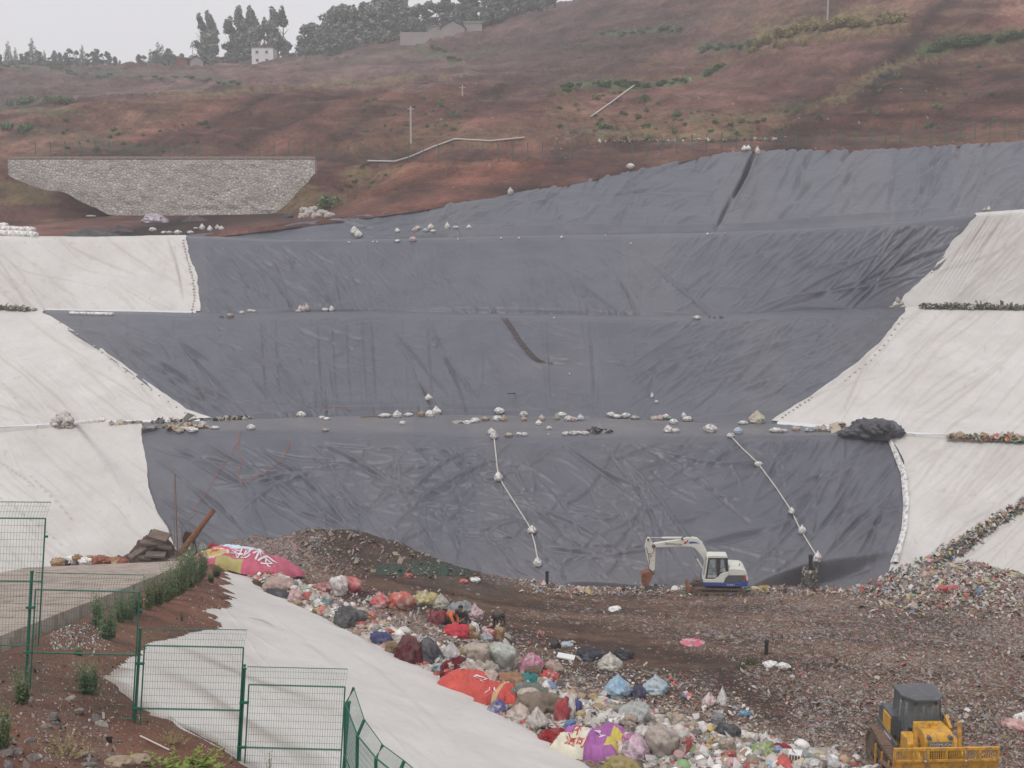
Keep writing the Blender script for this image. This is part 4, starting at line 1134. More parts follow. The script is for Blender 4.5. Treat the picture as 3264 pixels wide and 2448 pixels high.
# ------------------------------------------------------------------ excavator
def excavator():
    base = WH(722, 594)
    k = F / (base.y * CT - base.z * ST) / 17.63 * 0 + (base.y * CT - base.z * ST) / F / 17.63 * 1.0     # metres per step of the drawing
    root = empty('excavator', base + Vector((0, 0, 0.12)), math.radians(-3))
    tag(root, 'small white and blue tracked excavator at the foot of the dark lined slope', 'excavator')
    q = lambda X, Y: ((X - 1550) * k, (1190 - Y) * k)
    pr = lambda pts: [q(*p) for p in pts]
    wp, bl, rb_, ru = M['white_paint'], M['blue_paint'], M['black_rubber'], M['rust']
    # boom with its decals
    bo = MB().prism(pr([(340, 335), (820, 250), (900, 225), (1010, 214), (1100, 232), (1190, 305), (1262, 445), (1420, 830), (1330, 880), (1195, 570), (1100, 452), (1060, 410), (1000, 384), (820, 384), (370, 406), (330, 390)]), 0.12, 0.42).build('boom', wp, root, bevel=0.03)
    MB().prism(pr([(855, 330), (890, 285), (935, 285), (905, 330)]), 0.10, 0.125).build('decal', M['red_paint'], bo)
    MB().prism(pr([(920, 285), (930, 262), (942, 262), (940, 290)]), 0.10, 0.125).build('decal', M['letter_black'], bo)
    MB().prism(pr([(950, 322), (965, 292), (1010, 285), (1070, 293), (1135, 318), (1060, 316)]), 0.10, 0.125).build('decal', bl, bo)
    x, z = q(690, 342)
    text_obj('lettering', 'ZOOMLION', 54 * k, Matrix.Translation((x, 0.105, z)) @ Matrix.Rotation(-math.radians(-3.5), 4, 'Y') @ Matrix.Rotation(PI / 2, 4, 'X'), M['letter_black'], bo)
    ar = MB().prism(pr([(198, 305), (205, 285), (235, 228), (268, 238), (318, 330), (372, 395), (368, 800), (340, 850), (275, 800), (205, 450), (185, 400)]), 0.15, 0.39).build('arm', wp, root, bevel=0.025)
    MB().prism(pr([(275, 545), (300, 540), (318, 560), (305, 592), (282, 590)]), 0.13, 0.152).build('decal', M['orange_paint'], ar)
    mbp = MB()
    for (X, Y, r) in ((338, 380, 0.12), (240, 262, 0.07), (335, 880, 0.09), (835, 240, 0.07)):
        x, z = q(X, Y); mbp.tube([(x, 0.06, z), (x, 0.48, z)], r, 14)
    mbp.build('pivot_pin', M['track_steel'], root)
    def cyl(a, b, split, name, r=0.055, y=0.27):
        A = Vector((q(*a)[0], y, q(*a)[1])); B = Vector((q(*b)[0], y, q(*b)[1])); Mid = A.lerp(B, split)
        c = MB().tube([Mid, B], r, 12).build(name, wp, root, smooth=False)
        MB().tube([A, Mid], r * 0.5, 10).build('piston_rod', M['chrome'], c)
    cyl((268, 243), (835, 232), 0.38, 'arm_cylinder', 0.065)
    cyl((1000, 430), (1200, 760), 0.48, 'boom_cylinder', 0.06, 0.02)
    cyl((262, 735), (195, 395), 0.25, 'bucket_cylinder', 0.05)
    h = MB()
    h.tube([(q(215, 405)[0], 0.1, q(215, 405)[1]), (q(240, 515)[0], 0.08, q(240, 515)[1]), (q(300, 515)[0], 0.07, q(300, 515)[1]), (q(345, 480)[0], 0.08, q(345, 480)[1]), (q(345, 430)[0], 0.1, q(345, 430)[1])], 0.018, 6)
    h.tube([(q(250, 525)[0], 0.1, q(250, 525)[1]), (q(272, 700)[0], 0.08, q(272, 700)[1])], 0.02, 6)
    h.tube([(q(840, 225)[0], 0.2, q(840, 225)[1]), (q(920, 198)[0], 0.2, q(920, 198)[1]), (q(1010, 215)[0], 0.2, q(1010, 215)[1])], 0.02, 6)
    h.build('hydraulic_hose', rb_, root)
    lk = MB().prism(pr([(245, 700), (285, 700), (290, 800), (360, 830), (370, 905), (335, 915), (300, 850), (262, 800)]), 0.17, 0.37)
    lk.build('bucket_link', M['track_steel'], root, bevel=0.02)
    # bucket: shell with an open mouth
    out = pr([(170, 852), (270, 835), (320, 872), (318, 930), (245, 1088), (160, 1088), (132, 985), (122, 925)])
    b = MB().prism(out, -0.12, -0.08).prism(out, 0.62, 0.66)
    n = len(out)
    for i in list(range(0, 4)) + [n - 1]:
        A = out[i]; B = out[(i + 1) % n]
        b.add([(A[0], -0.12, A[1]), (B[0], -0.12, B[1]), (B[0], 0.66, B[1]), (A[0], 0.66, A[1])], [(0, 1, 2, 3)])
    for i in (5, 6): 
        A = out[i]; B = out[(i + 1) % n]
        b.add([(A[0], -0.12, A[1]), (B[0], -0.12, B[1]), (B[0], 0.66, B[1]), (A[0], 0.66, A[1])], [(0, 1, 2, 3)])
    bk = b.build('bucket', ru, root)
    for j in range(4):
        y = -0.08 + j * 0.22; a0 = q(160 + 0, 1088); 
        MB().prism([(a0[0] + 0.02, a0[1] + 0.02), (a0[0] + 0.12, a0[1] + 0.02), (a0[0] + 0.06, a0[1] - 0.14)], y, y + 0.09).build('tooth', M['track_steel'], bk)
    # cab
    cabp = pr([(1190, 868), (1205, 780), (1240, 500), (1256, 465), (1290, 450), (1588, 450), (1602, 478), (1618, 730), (1618, 868)])
    cb = MB().prism(pr([(1188, 930), (1192, 868), (1368, 868), (1410, 852), (1440, 828), (1480, 775), (1540, 742), (1618, 730), (1622, 806), (1590, 822), (1562, 862), (1545, 930)]), -1.02, -0.05).build('body', wp, root, bevel=0.03)
    cab = MB()
    cab.prism(pr([(1240, 500), (1256, 465), (1290, 450), (1588, 450), (1602, 478), (1600, 492), (1268, 494)]), -0.98, -0.06)
    cab.prism(pr([(1192, 868), (1205, 780), (1240, 500), (1268, 494), (1222, 868)]), -0.98, -0.92); cab.prism(pr([(1192, 868), (1205, 780), (1240, 500), (1268, 494), (1222, 868)]), -0.12, -0.06)
    cabo = cab.build('cab', wp, root, bevel=0.02)
    for ys in ((-0.975, -0.93), (-0.12, -0.075)):
        fr = MB()
        fr.prism(pr([(1222, 868), (1268, 494), (1292, 494), (1255, 868)]), *ys); fr.prism(pr([(1415, 494), (1478, 494), (1470, 800), (1415, 846)]), *ys)
        fr.prism(pr([(1552, 494), (1600, 492), (1614, 732), (1570, 738)]), *ys); fr.prism(pr([(1268, 494), (1600, 492), (1600, 512), (1268, 516)]), *ys)
        fr.prism(pr([(1225, 850), (1415, 846), (1440, 828), (1470, 795), (1480, 740), (1540, 735), (1618, 730), (1540, 742), (1480, 775), (1440, 828), (1410, 852), (1368, 868), (1222, 868)]), *ys)
        fr.build('window_frame', M['letter_black'], cabo)
    gl = [[(1252, 850), (1290, 515), (1415, 513), (1415, 846)], [(1478, 513), (1552, 511), (1572, 738), (1480, 765)]]
    mg = bpy.data.materials.new('clear_cab_glass'); mg.use_nodes = True; bb = mg.node_tree.nodes['Principled BSDF']
    bb.inputs['Base Color'].default_value = (0.42, 0.47, 0.48, 1); bb.inputs['Alpha'].default_value = 0.20; bb.inputs['Roughness'].default_value = 0.05; bb.inputs['IOR'].default_value = 1.05
    for g in gl:
        MB().prism(pr(g), -0.955, -0.95).build('window', mg, cabo); MB().prism(pr(g), -0.10, -0.095).build('window', mg, cabo)
    wf = pr([(1196, 850), (1246, 500)])
    MB().prism([(wf[0][0], wf[0][1]), (wf[1][0], wf[1][1]), (wf[1][0] + .02, wf[1][1]), (wf[0][0] + .02, wf[0][1])], -0.9, -0.14).build('windscreen', mg, cabo)
    MB().box((q(1400, 800)[0], -0.5, q(1400, 740)[1]), (0.45, 0.45, 0.14)).box((q(1470, 700)[0], -0.5, q(1470, 650)[1]), (0.12, 0.45, 0.6)).build('seat', M['letter_black'], cabo, bevel=0.04)
    MB().tube([(q(1225, 550)[0], -1.05, q(1225, 550)[1]), (q(1195, 560)[0], -1.08, q(1190, 560)[1]), (q(1160, 800)[0], -1.08, q(1160, 800)[1]), (q(1165, 862)[0], -1.05, q(1165, 862)[1]), (q(1200, 862)[0], -1.02, q(1200, 862)[1])], 0.016, 6).build('grab_rail', wp, cabo)
    # engine cover, counterweight, sill
    MB().prism(pr([(1620, 680), (1650, 670), (1850, 678), (1900, 695), (1930, 730), (1948, 800), (1640, 806), (1622, 800)]), -1.0, 0.95).build('engine_cover', wp, root, bevel=0.06)
    MB().prism(pr([(1548, 932), (1562, 870), (1592, 828), (1640, 810), (1878, 806), (1908, 890), (1860, 900), (1800, 932)]), -0.97, 0.92).build('side_panel', M['grey_paint'], root, bevel=0.02)
    MB().prism(pr([(1880, 803), (1915, 800), (1932, 888), (1908, 890)]), -0.99, 0.94).build('decal', M['red_paint'], root)
    MB().prism(pr([(1917, 800), (1948, 800), (1960, 840), (1962, 895), (1934, 888)]), -0.98, 0.93).build('counterweight', wp, root, bevel=0.03)
    sill = MB().prism(pr([(1188, 933), (1800, 933), (1862, 900), (1964, 896), (1955, 985), (1700, 1002), (1192, 988)]), -1.03, 0.98).build('sill_band', bl, root, bevel=0.03)
    x, z = q(1660, 966)
    text_obj('lettering', 'ZE 80E-I', 40 * k, Matrix.Translation((x, -1.045, z)) @ Matrix.Rotation(PI / 2, 4, 'X'), M['letter_white'], sill)
    MB().tube([(q(1820, 680)[0], -0.3, q(1820, 680)[1]), (q(1835, 640)[0], -0.3, q(1835, 640)[1])], 0.03, 8).build('exhaust_pipe', M['track_steel'], root)
    MB().tube([(q(1540, 1040)[0], 0, q(1540, 1040)[1]), (q(1540, 985)[0], 0, q(1540, 985)[1])], 0.5, 24).build('slewing_ring', M['track_steel'], root)
    # tracks
    def track(y0, y1):
        cx0, cx1, cz, r = q(1120, 0)[0], q(1830, 0)[0], q(0, 1118)[1], 74 * k
        pts = [(cx0 + r * math.cos(a), cz + r * math.sin(a)) for a in np.linspace(PI / 2, 3 * PI / 2, 12)] + [(cx1 + r * math.cos(a), cz + r * math.sin(a)) for a in np.linspace(-PI / 2, PI / 2, 12)]
        n = len(pts); t = MB()
        V = []; Fc = []
        for (s, y) in ((1, y0), (1, y1), (0.80, y0), (0.80, y1)):
            for p in pts:
                cx = cx0 if p[0] < (cx0 + cx1) / 2 else cx1
                V.append((cx + (p[0] - cx) * s, y, cz + (p[1] - cz) * s))
        for i in range(n):
            j = (i + 1) % n
            Fc += [(i, j, n + j, n + i), (2 * n + i, 3 * n + i, 3 * n + j, 2 * n + j), (i, 2 * n + i, 2 * n + j, j), (n + i, n + j, 3 * n + j, 3 * n + i)]
        t.add(V, Fc)
        L = 0
        for i in range(n):
            a, b_ = Vector((pts[i][0], 0, pts[i][1])), Vector((pts[(i + 1) % n][0], 0, pts[(i + 1) % n][1]))
            m_ = max(1, int((b_ - a).length / 0.14))
            for j in range(m_):
                c = a.lerp(b_, (j + .5) / m_); an = math.atan2(b_.z - a.z, b_.x - a.x)
                t.box((c.x, (y0 + y1) / 2, c.z), (0.05, abs(y1 - y0), 0.07), (0, -an, 0))
        tr = t.build('track', M['track_steel'], root)
        w = MB()
        for X, rr in [(1120, 55), (1830, 55)] + [(1200 + 95 * i, 24) for i in range(6)]:
            x, z = q(X, 1118 if rr > 30 else 1160); w.tube([(x, y0 + 0.04, z), (x, y1 - 0.04, z)], rr * k, 14)
        w.build('wheel', M['track_steel'], tr)
        MB().prism(pr([(1150, 1100), (1800, 1095), (1800, 1140), (1150, 1145)]), y0 + 0.08, y1 - 0.08).build('track_frame', M['mud_track'], tr)
    track(-1.08, -0.63); track(0.63, 1.08)
    MB().box((0, 0, q(0, 1090)[1]), (1.6, 1.3, 0.25)).build('undercarriage', M['track_steel'], root)
    bz0, bz1 = q(0, 1175)[1], q(0, 1040)[1]
    bx = q(960, 0)[0]
    MB().prism([(bx - 0.10, bz0), (bx - 0.02, bz0), (bx + 0.06, bz1), (bx - 0.04, bz1 + 0.03), (bx - 0.14, (bz0 + bz1) / 2)], -1.12, 1.05).build('dozer_blade', ru, root, bevel=0.01)
    MB().box((q(1050, 0)[0], -0.45, q(0, 1080)[1]), (0.9, 0.12, 0.12)).build('blade_arm', M['track_steel'], root)
    MB().box((q(1050, 0)[0], 0.45, q(0, 1080)[1]), (0.9, 0.12, 0.12)).build('blade_arm', M['track_steel'], root)
excavator()

# ------------------------------------------------------------------ bulldozer
def bulldozer():
    gp = WH(923, 775)
    root = empty('bulldozer', (gp.x, gp.y, gp.z - 0.05), math.radians(2))
    tag(root, 'yellow crawler bulldozer with grey cab facing the camera on the rubbish', 'bulldozer')
    s = 1.0
    yp, gy, tr_ = M['yellow_paint'], M['grey_paint'], M['track_steel']
    # profile coordinates: Y runs back (away from the blade), Z up
    def track(xc):
        w = 0.28; y0, y1, r, cz = -0.95, 1.45, 0.46, 0.46
        pts = [(y0 + r * 0.9 * math.cos(a), cz + r * math.sin(a)) for a in np.linspace(PI / 2, 3 * PI / 2, 12)] + [(y1 + r * math.cos(a), cz + 0.06 + (r + 0.06) * math.sin(a)) for a in np.linspace(-PI / 2, PI / 2, 14)]
        n = len(pts); V = []; Fc = []
        cyc = sum(p[0] for p in pts) / n
        for (sc, x) in ((1, xc - w), (1, xc + w), (0.86, xc - w), (0.86, xc + w)):
            for p in pts:
                cy = min(max(p[0], y0), y1); V.append((x, cy + (p[0] - cy) * sc, cz + (p[1] - cz) * sc))
        for i in range(n):
            j = (i + 1) % n
            Fc += [(i, j, n + j, n + i), (2 * n + i, 3 * n + i, 3 * n + j, 2 * n + j), (i, 2 * n + i, 2 * n + j, j), (n + i, n + j, 3 * n + j, 3 * n + i)]
        t = MB().add(V, Fc)
        for i in range(n):
            a, b_ = Vector((0, *pts[i])), Vector((0, *pts[(i + 1) % n]))
            m_ = max(1, round((b_ - a).length / 0.19))
            for j in range(m_):
                c = a.lerp(b_, (j + .5) / m_); an = math.atan2(b_.z - a.z, b_.y - a.y)
                t.box((xc, c.y, c.z), (2 * w + 0.04, 0.035, 0.13), (an, 0, 0)); t.box((xc, c.y, c.z), (2 * w + 0.02, 0.15, 0.045), (an, 0, 0))
        o = t.build('track', tr_, root)
        wv = MB()
        wv.tube([(xc - w + .05, y1, cz + .06), (xc + w - .05, y1, cz + .06)], 0.40, 20)
        wv.tube([(xc - w + .05, y0, cz), (xc + w - .05, y0, cz)], 0.36, 20)
        for k in range(6): wv.tube([(xc - w + .05, y0 + .5 + k * .36, 0.2), (xc + w - .05, y0 + .5 + k * .36, 0.2)], 0.13, 12)
        wv.build('wheel', tr_, o)
        MB().prismx([(y0 + .1, .3), (y1 - .3, .3), (y1 - .3, .62), (y0 + .1, .62)], xc - w * .7, xc + w * .7).build('track_frame', M['mud_track'], o, bevel=.02)
        MB().prismx([(-0.8, 0.98), (0.2, 1.02), (1.35, 1.20), (1.75, 1.14), (1.75, 1.10), (1.35, 1.14), (0.2, 0.96), (-0.8, 0.92)], xc - w, xc + w).build('fender', M['mud_track'], root, bevel=.01)
        for yy in (-0.6, 0.1, 0.75): MB().box((xc + (w + .03) * (-1 if xc < 0 else 1), yy, 0.5), (0.05, 0.08, 0.75)).build('guard_bar', yp, o)
    track(-1.12); track(1.12)
    MB().box((0, 0.1, 0.75), (1.35, 2.6, 0.6)).build('chassis', yp, root, bevel=.03)
    # engine hood, nose with grille
    hood = MB().prismx([(-1.25, 0.75), (-1.30, 1.86), (-1.20, 2.05), (-0.9, 2.12), (-0.3, 2.08), (-0.1, 2.08), (-0.1, 0.8)], -0.50, 0.50).build('hood', yp, root, bevel=.05)
    MB().box((0, -1.30, 1.28), (0.72, 0.06, 0.72)).build('grille', M['letter_black'], hood)
    g = MB()
    for i in range(12): g.box((-0.33 + i * 0.06, -1.34, 1.28), (0.012, 0.02, 0.70))
    for i in range(10): g.box((0, -1.34, 0.96 + i * 0.072), (0.72, 0.02, 0.010))
    g.build('grille_bars', yp, hood)
    pl = MB().box((0, -1.36, 1.78), (0.78, 0.05, 0.16)).build('name_plate', gy, hood, bevel=.01)
    text_obj('lettering', 'ZOOMLION', 0.145, Matrix.Translation((0, -1.393, 1.78)) @ Matrix.Rotation(PI / 2, 4, 'X'), M['letter_white'], pl)
    for x in (-.36, .36): MB().tube([(x, -1.18, 1.98), (x, -1.33, 1.98)], 0.075, 12).build('headlight', M['glass'], hood)
    MB().tube([(-0.18, -0.75, 2.0), (-0.18, -0.75, 2.3)], 0.06, 12).tube([(0.1, -0.55, 2.0), (0.1, -0.55, 2.2)], 0.09, 12).build('exhaust_pipe', yp, hood)
    # side tanks
    MB().prismx([(-0.95, 0.95), (-0.95, 1.62), (-0.75, 1.74), (-0.15, 1.74), (-0.15, 0.95)], -0.92, -0.52).build('side_box', yp, root, bevel=.05)
    MB().prismx([(-0.95, 0.95), (-0.95, 1.50), (-0.75, 1.62), (-0.15, 1.62), (-0.15, 0.95)], 0.52, 0.92).build('side_box', yp, root, bevel=.05)
    MB().box((0.62, -0.3, 1.95), (0.10, 0.5, 0.5), (0.5, 0, 0)).build('step_bracket', yp, root)
    # lift cylinders on both sides of the nose
    for x in (-0.74, 0.74):
        c = MB().tube([(x, -1.15, 1.5), (x, -1.02, 2.42)], 0.075, 14).build('lift_cylinder', yp, root)
        MB().tube([(x, -1.75, 1.15), (x, -1.15, 1.52)], 0.035, 10).build('piston_rod', M['chrome'], c)
        MB().prismx([(-1.80, 1.15), (-1.72, 1.38), (-1.20, 1.60), (-1.06, 1.5), (-1.6, 1.15)], x - 0.05, x + 0.05).build('cylinder_guard', yp, c)
        MB().tube([(x * 1.95, -1.75, 0.85), (x * 1.9, 0.2, 0.5)], 0.10, 4).build('push_arm', M['mud_track'], root)
    # cab with sloped faces
    def ring(w, y0, y1, z, ch): return [(-w, y0 + ch, z), (-w + ch * 0.7, y0, z), (w - ch * 0.7, y0, z), (w, y0 + ch, z), (w, y1, z), (-w, y1, z)]
    lo = ring(0.74, -0.15, 1.35, 1.15, 0.45); hi = ring(0.66, 0.05, 1.30, 2.72, 0.42)
    wz0, wz1 = 1.82, 2.55
    def at(i, z):
        f = (z - 1.15) / (2.72 - 1.15); return Vector(lo[i]).lerp(Vector(hi[i]), f)
    cabm = MB(); panes = []
    n = 6
    for i in range(n):
        j = (i + 1) % n
        A0, B0, A1, B1 = at(i, 1.15), at(j, 1.15), at(i, 2.72), at(j, 2.72)
        cen = Vector((0, 0.6, 0)); 
        def strip(z0, z1, f0, f1):
            a = at(i, z0).lerp(at(j, z0), f0); b = at(i, z0).lerp(at(j, z0), f1); c = at(i, z1).lerp(at(j, z1), f1); d = at(i, z1).lerp(at(j, z1), f0)
            nrm = (b - a).cross(d - a).normalized() * 0.05
            cabm.add([a, b, c, d, a - nrm, b - nrm, c - nrm, d - nrm], [(0, 1, 2, 3), (7, 6, 5, 4), (0, 4, 5, 1), (1, 5, 6, 2), (2, 6, 7, 3), (3, 7, 4, 0)])
        edge = 0.12
        strip(1.15, wz0 if i != 0 and i != 2 else 1.6, 0, 1); strip(wz1, 2.72, 0, 1); strip(1.15, 2.72, 0, edge); strip(1.15, 2.72, 1 - edge, 1)
        zz = wz0 if i != 0 and i != 2 else 1.6
        if i in (1, 3, 5): strip(zz, wz1, 0.46, 0.54)
        fs = [(edge, 1 - edge)] if i not in (1, 3, 5) else [(edge, .46), (.54, 1 - edge)]
        for f0, f1 in fs:
            a = at(i, zz).lerp(at(j, zz), f0); b = at(i, zz).lerp(at(j, zz), f1); c = at(i, wz1).lerp(at(j, wz1), f1); d = at(i, wz1).lerp(at(j, wz1), f0)
            nn = (b - a).cross(d - a).normalized() * 0.02
            panes.append([a - nn, b - nn, c - nn, d - nn])
    cabo = cabm.build('cab', gy, root)
    mg = bpy.data.materials['clear_cab_glass']
    for pn in panes:
        MB().add(pn, [(0, 1, 2, 3)]).build('window', mg, cabo)
    rr = ring(0.73, -0.05, 1.38, 2.73, 0.46); r2 = ring(0.73, -0.05, 1.38, 2.79, 0.46); r3 = ring(0.55, 0.15, 1.2, 2.86, 0.35)
    rf = MB().add(rr + r2 + r3, [tuple(range(6))[::-1]] + [(i, (i + 1) % 6, 6 + (i + 1) % 6, 6 + i) for i in range(6)] + [(6 + i, 6 + (i + 1) % 6, 12 + (i + 1) % 6, 12 + i) for i in range(6)] + [tuple(range(12, 18))])
    rf.build('roof', gy, cabo)
    MB().box((0, .75, 1.6), (.5, .5, .18)).box((0, 1.0, 1.95), (.5, .14, .75)).build('seat', M['letter_black'], cabo, bevel=.04)
    MB().box((0, .15, 1.5), (1.1, .3, .5)).build('dashboard', M['letter_black'], cabo)
    # rear fuel tank and yellow side shields with the grey skirt
    MB().prismx([(0.75, 1.1), (0.75, 1.95), (1.75, 1.95), (2.05, 1.75), (2.05, 1.15)], -0.95, 0.95).build('fuel_tank', gy, root, bevel=.08)
    MB().box((-0.97, 1.05, 1.55), (0.06, 0.72, 0.62)).build('side_shield', yp, root, bevel=.02)
    MB().box((0.97, 1.05, 1.55), (0.06, 0.72, 0.62)).build('side_shield', yp, root, bevel=.02)
    for x in (-0.99, 0.99): MB().prismx([(-0.12, 0.98), (-0.12, 1.22), (0.7, 1.28), (1.9, 1.38), (2.0, 1.2), (0.8, 1.05)], x - 0.04, x + 0.04).build('side_skirt', gy, root, bevel=.02)
    text_obj('lettering', 'ZOOMLION', 0.13, Matrix.Translation((-1.04, 0.75, 1.17)) @ Matrix.Rotation(-PI / 2, 4, 'Z') @ Matrix.Rotation(PI / 2, 4, 'X'), M['letter_white'], root)
    # blade with the barred rack on top
    W2 = 1.75; yb = -1.95; zr = 0.22
    prof = [(yb - .02, 0.05), (yb + .10, 0.35), (yb + .12, 0.72), (yb + .06, 1.02), (yb + .12, 1.02), (yb + .20, 0.60), (yb + .18, 0.30), (yb + .06, 0.02)]
    bl = MB().prismx(prof, -W2, W2).build('blade', yp, root); bl.location = (0, 0, 0.42)
    MB().box((0, yb - .03, 0.05), (2 * W2, 0.06, 0.16)).build('cutting_edge', tr_, bl)
    rk = MB().box((0, yb + .06, 1.24 + zr), (2 * W2, 0.09, 0.09)).box((0, yb + .06, 0.84 + zr), (2 * W2, 0.08, 0.06))
    for x in (-W2 + .04, -0.62, 0.62, W2 - .04, -1.1, 1.1, 0): rk.box((x, yb + .06, 1.03 + zr), (0.08, 0.08, 0.40))
    nb_ = 46
    for i in range(nb_): rk.box((-W2 + .06 + i * (2 * W2 - .12) / (nb_ - 1), yb + .06, 1.03 + zr), (0.022, 0.03, 0.40))
    rk.build('trash_rack', yp, bl)
    for x in (-.72, .62): MB().tube([(x, yb - .01, 1.34), (x, yb - .03, 1.22)], 0.05, 10).tube([(x, yb - .01, 1.10), (x, yb - .03, 1.06)], 0.05, 10).build('shackle', M['chrome'], bl)
bulldozer()

# ------------------------------------------------------------------ people and the dog
M['skin'] = mat('skin', (0.30, 0.17, 0.11), 0.6, 0.05, 5, bmp=0)
M['hair'] = mat('dark_hair', (0.02, 0.018, 0.018), 0.6, 0.2, 20)
M['black_cloth'] = mat('black_cloth', (0.022, 0.022, 0.026), 0.9, 0.3, 6, bmp=.4)
M['brown_cloth'] = mat('dark_brown_cloth', (0.04, 0.033, 0.03), 0.9, 0.3, 6, bmp=.4)
M['orange_cloth'] = mat('orange_cloth', (0.55, 0.12, 0.035), 0.8, 0.15, 6, bmp=.4)
M['dog_fur'] = mat('black_fur', (0.016, 0.015, 0.016), 0.8, 0.3, 14, bmp=.6)
def skin_mesh(name, V, E, R, m, parent=None, lv=2, rootv=0):
    me = bpy.data.meshes.new(name); me.from_pydata([tuple(v) for v in V], E, [])
    o = link(name, me, m, parent)
    md = o.modifiers.new('skin', 'SKIN'); md.use_smooth_shade = True
    for i, r in enumerate(R):
        me.skin_vertices[0].data[i].radius = (r, r) if not isinstance(r, tuple) else r
        me.skin_vertices[0].data[i].use_root = (i == rootv)
    s = o.modifiers.new('subd', 'SUBSURF'); s.levels = lv; s.render_levels = lv
    return o
def chain(V, E, R, start, pts):
    p = start
    for (x, y, z, r) in pts:
        V.append((x, y, z)); R.append(r); E.append((p, len(V) - 1)); p = len(V) - 1
    return p
def hand(V, E, R, w, base, dr, side, toward=(0, -1, 0)):
    d = Vector(dr).normalized(); s = Vector(side).normalized(); u = Vector(toward)
    b = Vector(base)
    pc = chain(V, E, R, w, [(*(b + d * 0.05), 0.026)])
    for k, (o_, ln) in enumerate(((-.028, .07), (-.010, .08), (.010, .075), (.028, .06))):
        q0 = b + d * 0.09 + s * o_; q1 = q0 + d * ln * .5 + u * .010; q2 = q1 + d * ln * .35 + u * .028
        chain(V, E, R, pc, [(*q0, .0095), (*q1, .009), (*q2, .008)])
    t0 = b + d * .035 - s * .04; t1 = t0 + d * .035 - s * .012 + u * .02
    chain(V, E, R, pc, [(*t0, .011), (*t1, .0095)])
def head(parent, c, look, hair_m, r=0.095):
    """hair cap and face details on the head of a body"""
    c = Vector(c); lk = Vector(look).normalized(); sd_ = lk.cross(Vector((0, 0, 1))).normalized()
    bm = bmesh.new(); bmesh.ops.create_icosphere(bm, subdivisions=3, radius=r * 1.12)
    for v in bm.verts:
        p = v.co.copy(); f = p.normalized().dot(lk)
        if f > 0.25 and p.z < r * 0.55: v.co *= 0.80
        v.co.z *= 1.12
    me = bpy.data.meshes.new('hair'); bm.to_mesh(me); bm.free()
    h = link('hair', me, hair_m, parent, True); h.location = c + Vector((0, 0, 0.012)) - lk * 0.016
    f = MB()
    for s_ in (-1, 1):
        e = c + lk * (r * 0.93) + sd_ * (s_ * 0.032) + Vector((0, 0, 0.008)); f.box(e, (0.022, 0.012, 0.009))
    f.box(c + lk * (r * 0.90) + Vector((0, 0, -0.05)), (0.045, 0.014, 0.010))
    f.build('face_marks', hair_m, parent)
def seated_person():
    p = WH(461, 627)
    root = empty('person', p + Vector((0, 0, 0.0)), math.radians(-8), 1.22)
    tag(root, 'person in black sitting on the rubbish with hands together in the lap', 'person')
    V = [(0, 0.05, 0.24)]; E = []; R = [0.15]
    ch = chain(V, E, R, 0, [(0, 0.06, 0.42, 0.145), (0, 0.02, 0.60, 0.16), (0, -0.01, 0.70, 0.10)])
    hd = chain(V, E, R, ch, [(0, -0.03, 0.76, 0.055), (0, -0.06, 0.835, 0.085), (0, -0.07, 0.91, 0.08)])
    chain(V, E, R, hd - 1, [(0, -0.155, 0.825, 0.018)])
    for s in (-1, 1):
        k = chain(V, E, R, ch - 1, [(s * 0.17, 0.0, 0.64, 0.062), (s * 0.27, -0.06, 0.46, 0.05), (s * 0.12, -0.24, 0.40, 0.036), (s * 0.06, -0.29, 0.40, 0.026)])
        hand(V, E, R, k, (s * 0.06, -0.29, 0.40), (-s * 0.8, -0.5, -0.05), (0, 0.5, 1), (0, -.6, -1))
        k = chain(V, E, R, 0, [(s * 0.11, 0.0, 0.20, 0.10), (s * 0.20, -0.38, 0.34, 0.075), (s * 0.17, -0.52, 0.10, 0.052), (s * 0.16, -0.55, 0.03, 0.036), (s * 0.18, -0.70, 0.02, 0.036)])
    b = skin_mesh('body', V, E, R, M['skin'], root)
    J = [(0, 0.06, 0.36)]; JE = []; JR = [0.17]
    c2 = chain(J, JE, JR, 0, [(0, 0.03, 0.56, 0.185), (0, 0.0, 0.685, 0.10)])
    for s in (-1, 1): chain(J, JE, JR, c2 - 1, [(s * 0.18, 0.0, 0.63, 0.085), (s * 0.28, -0.06, 0.46, 0.068), (s * 0.15, -0.21, 0.40, 0.055)])
    skin_mesh('jacket', J, JE, JR, M['black_cloth'], root)
    T = [(0, 0.05, 0.22)]; TE = []; TR = [0.19]
    for s in (-1, 1): chain(T, TE, TR, 0, [(s * 0.12, -0.05, 0.22, 0.14), (s * 0.21, -0.38, 0.34, 0.105), (s * 0.18, -0.50, 0.12, 0.082)])
    skin_mesh('trousers', T, TE, TR, M['brown_cloth'], root)
    head(root, (0, -0.065, 0.875), (0, -1, -0.25), M['hair'])
seated_person()
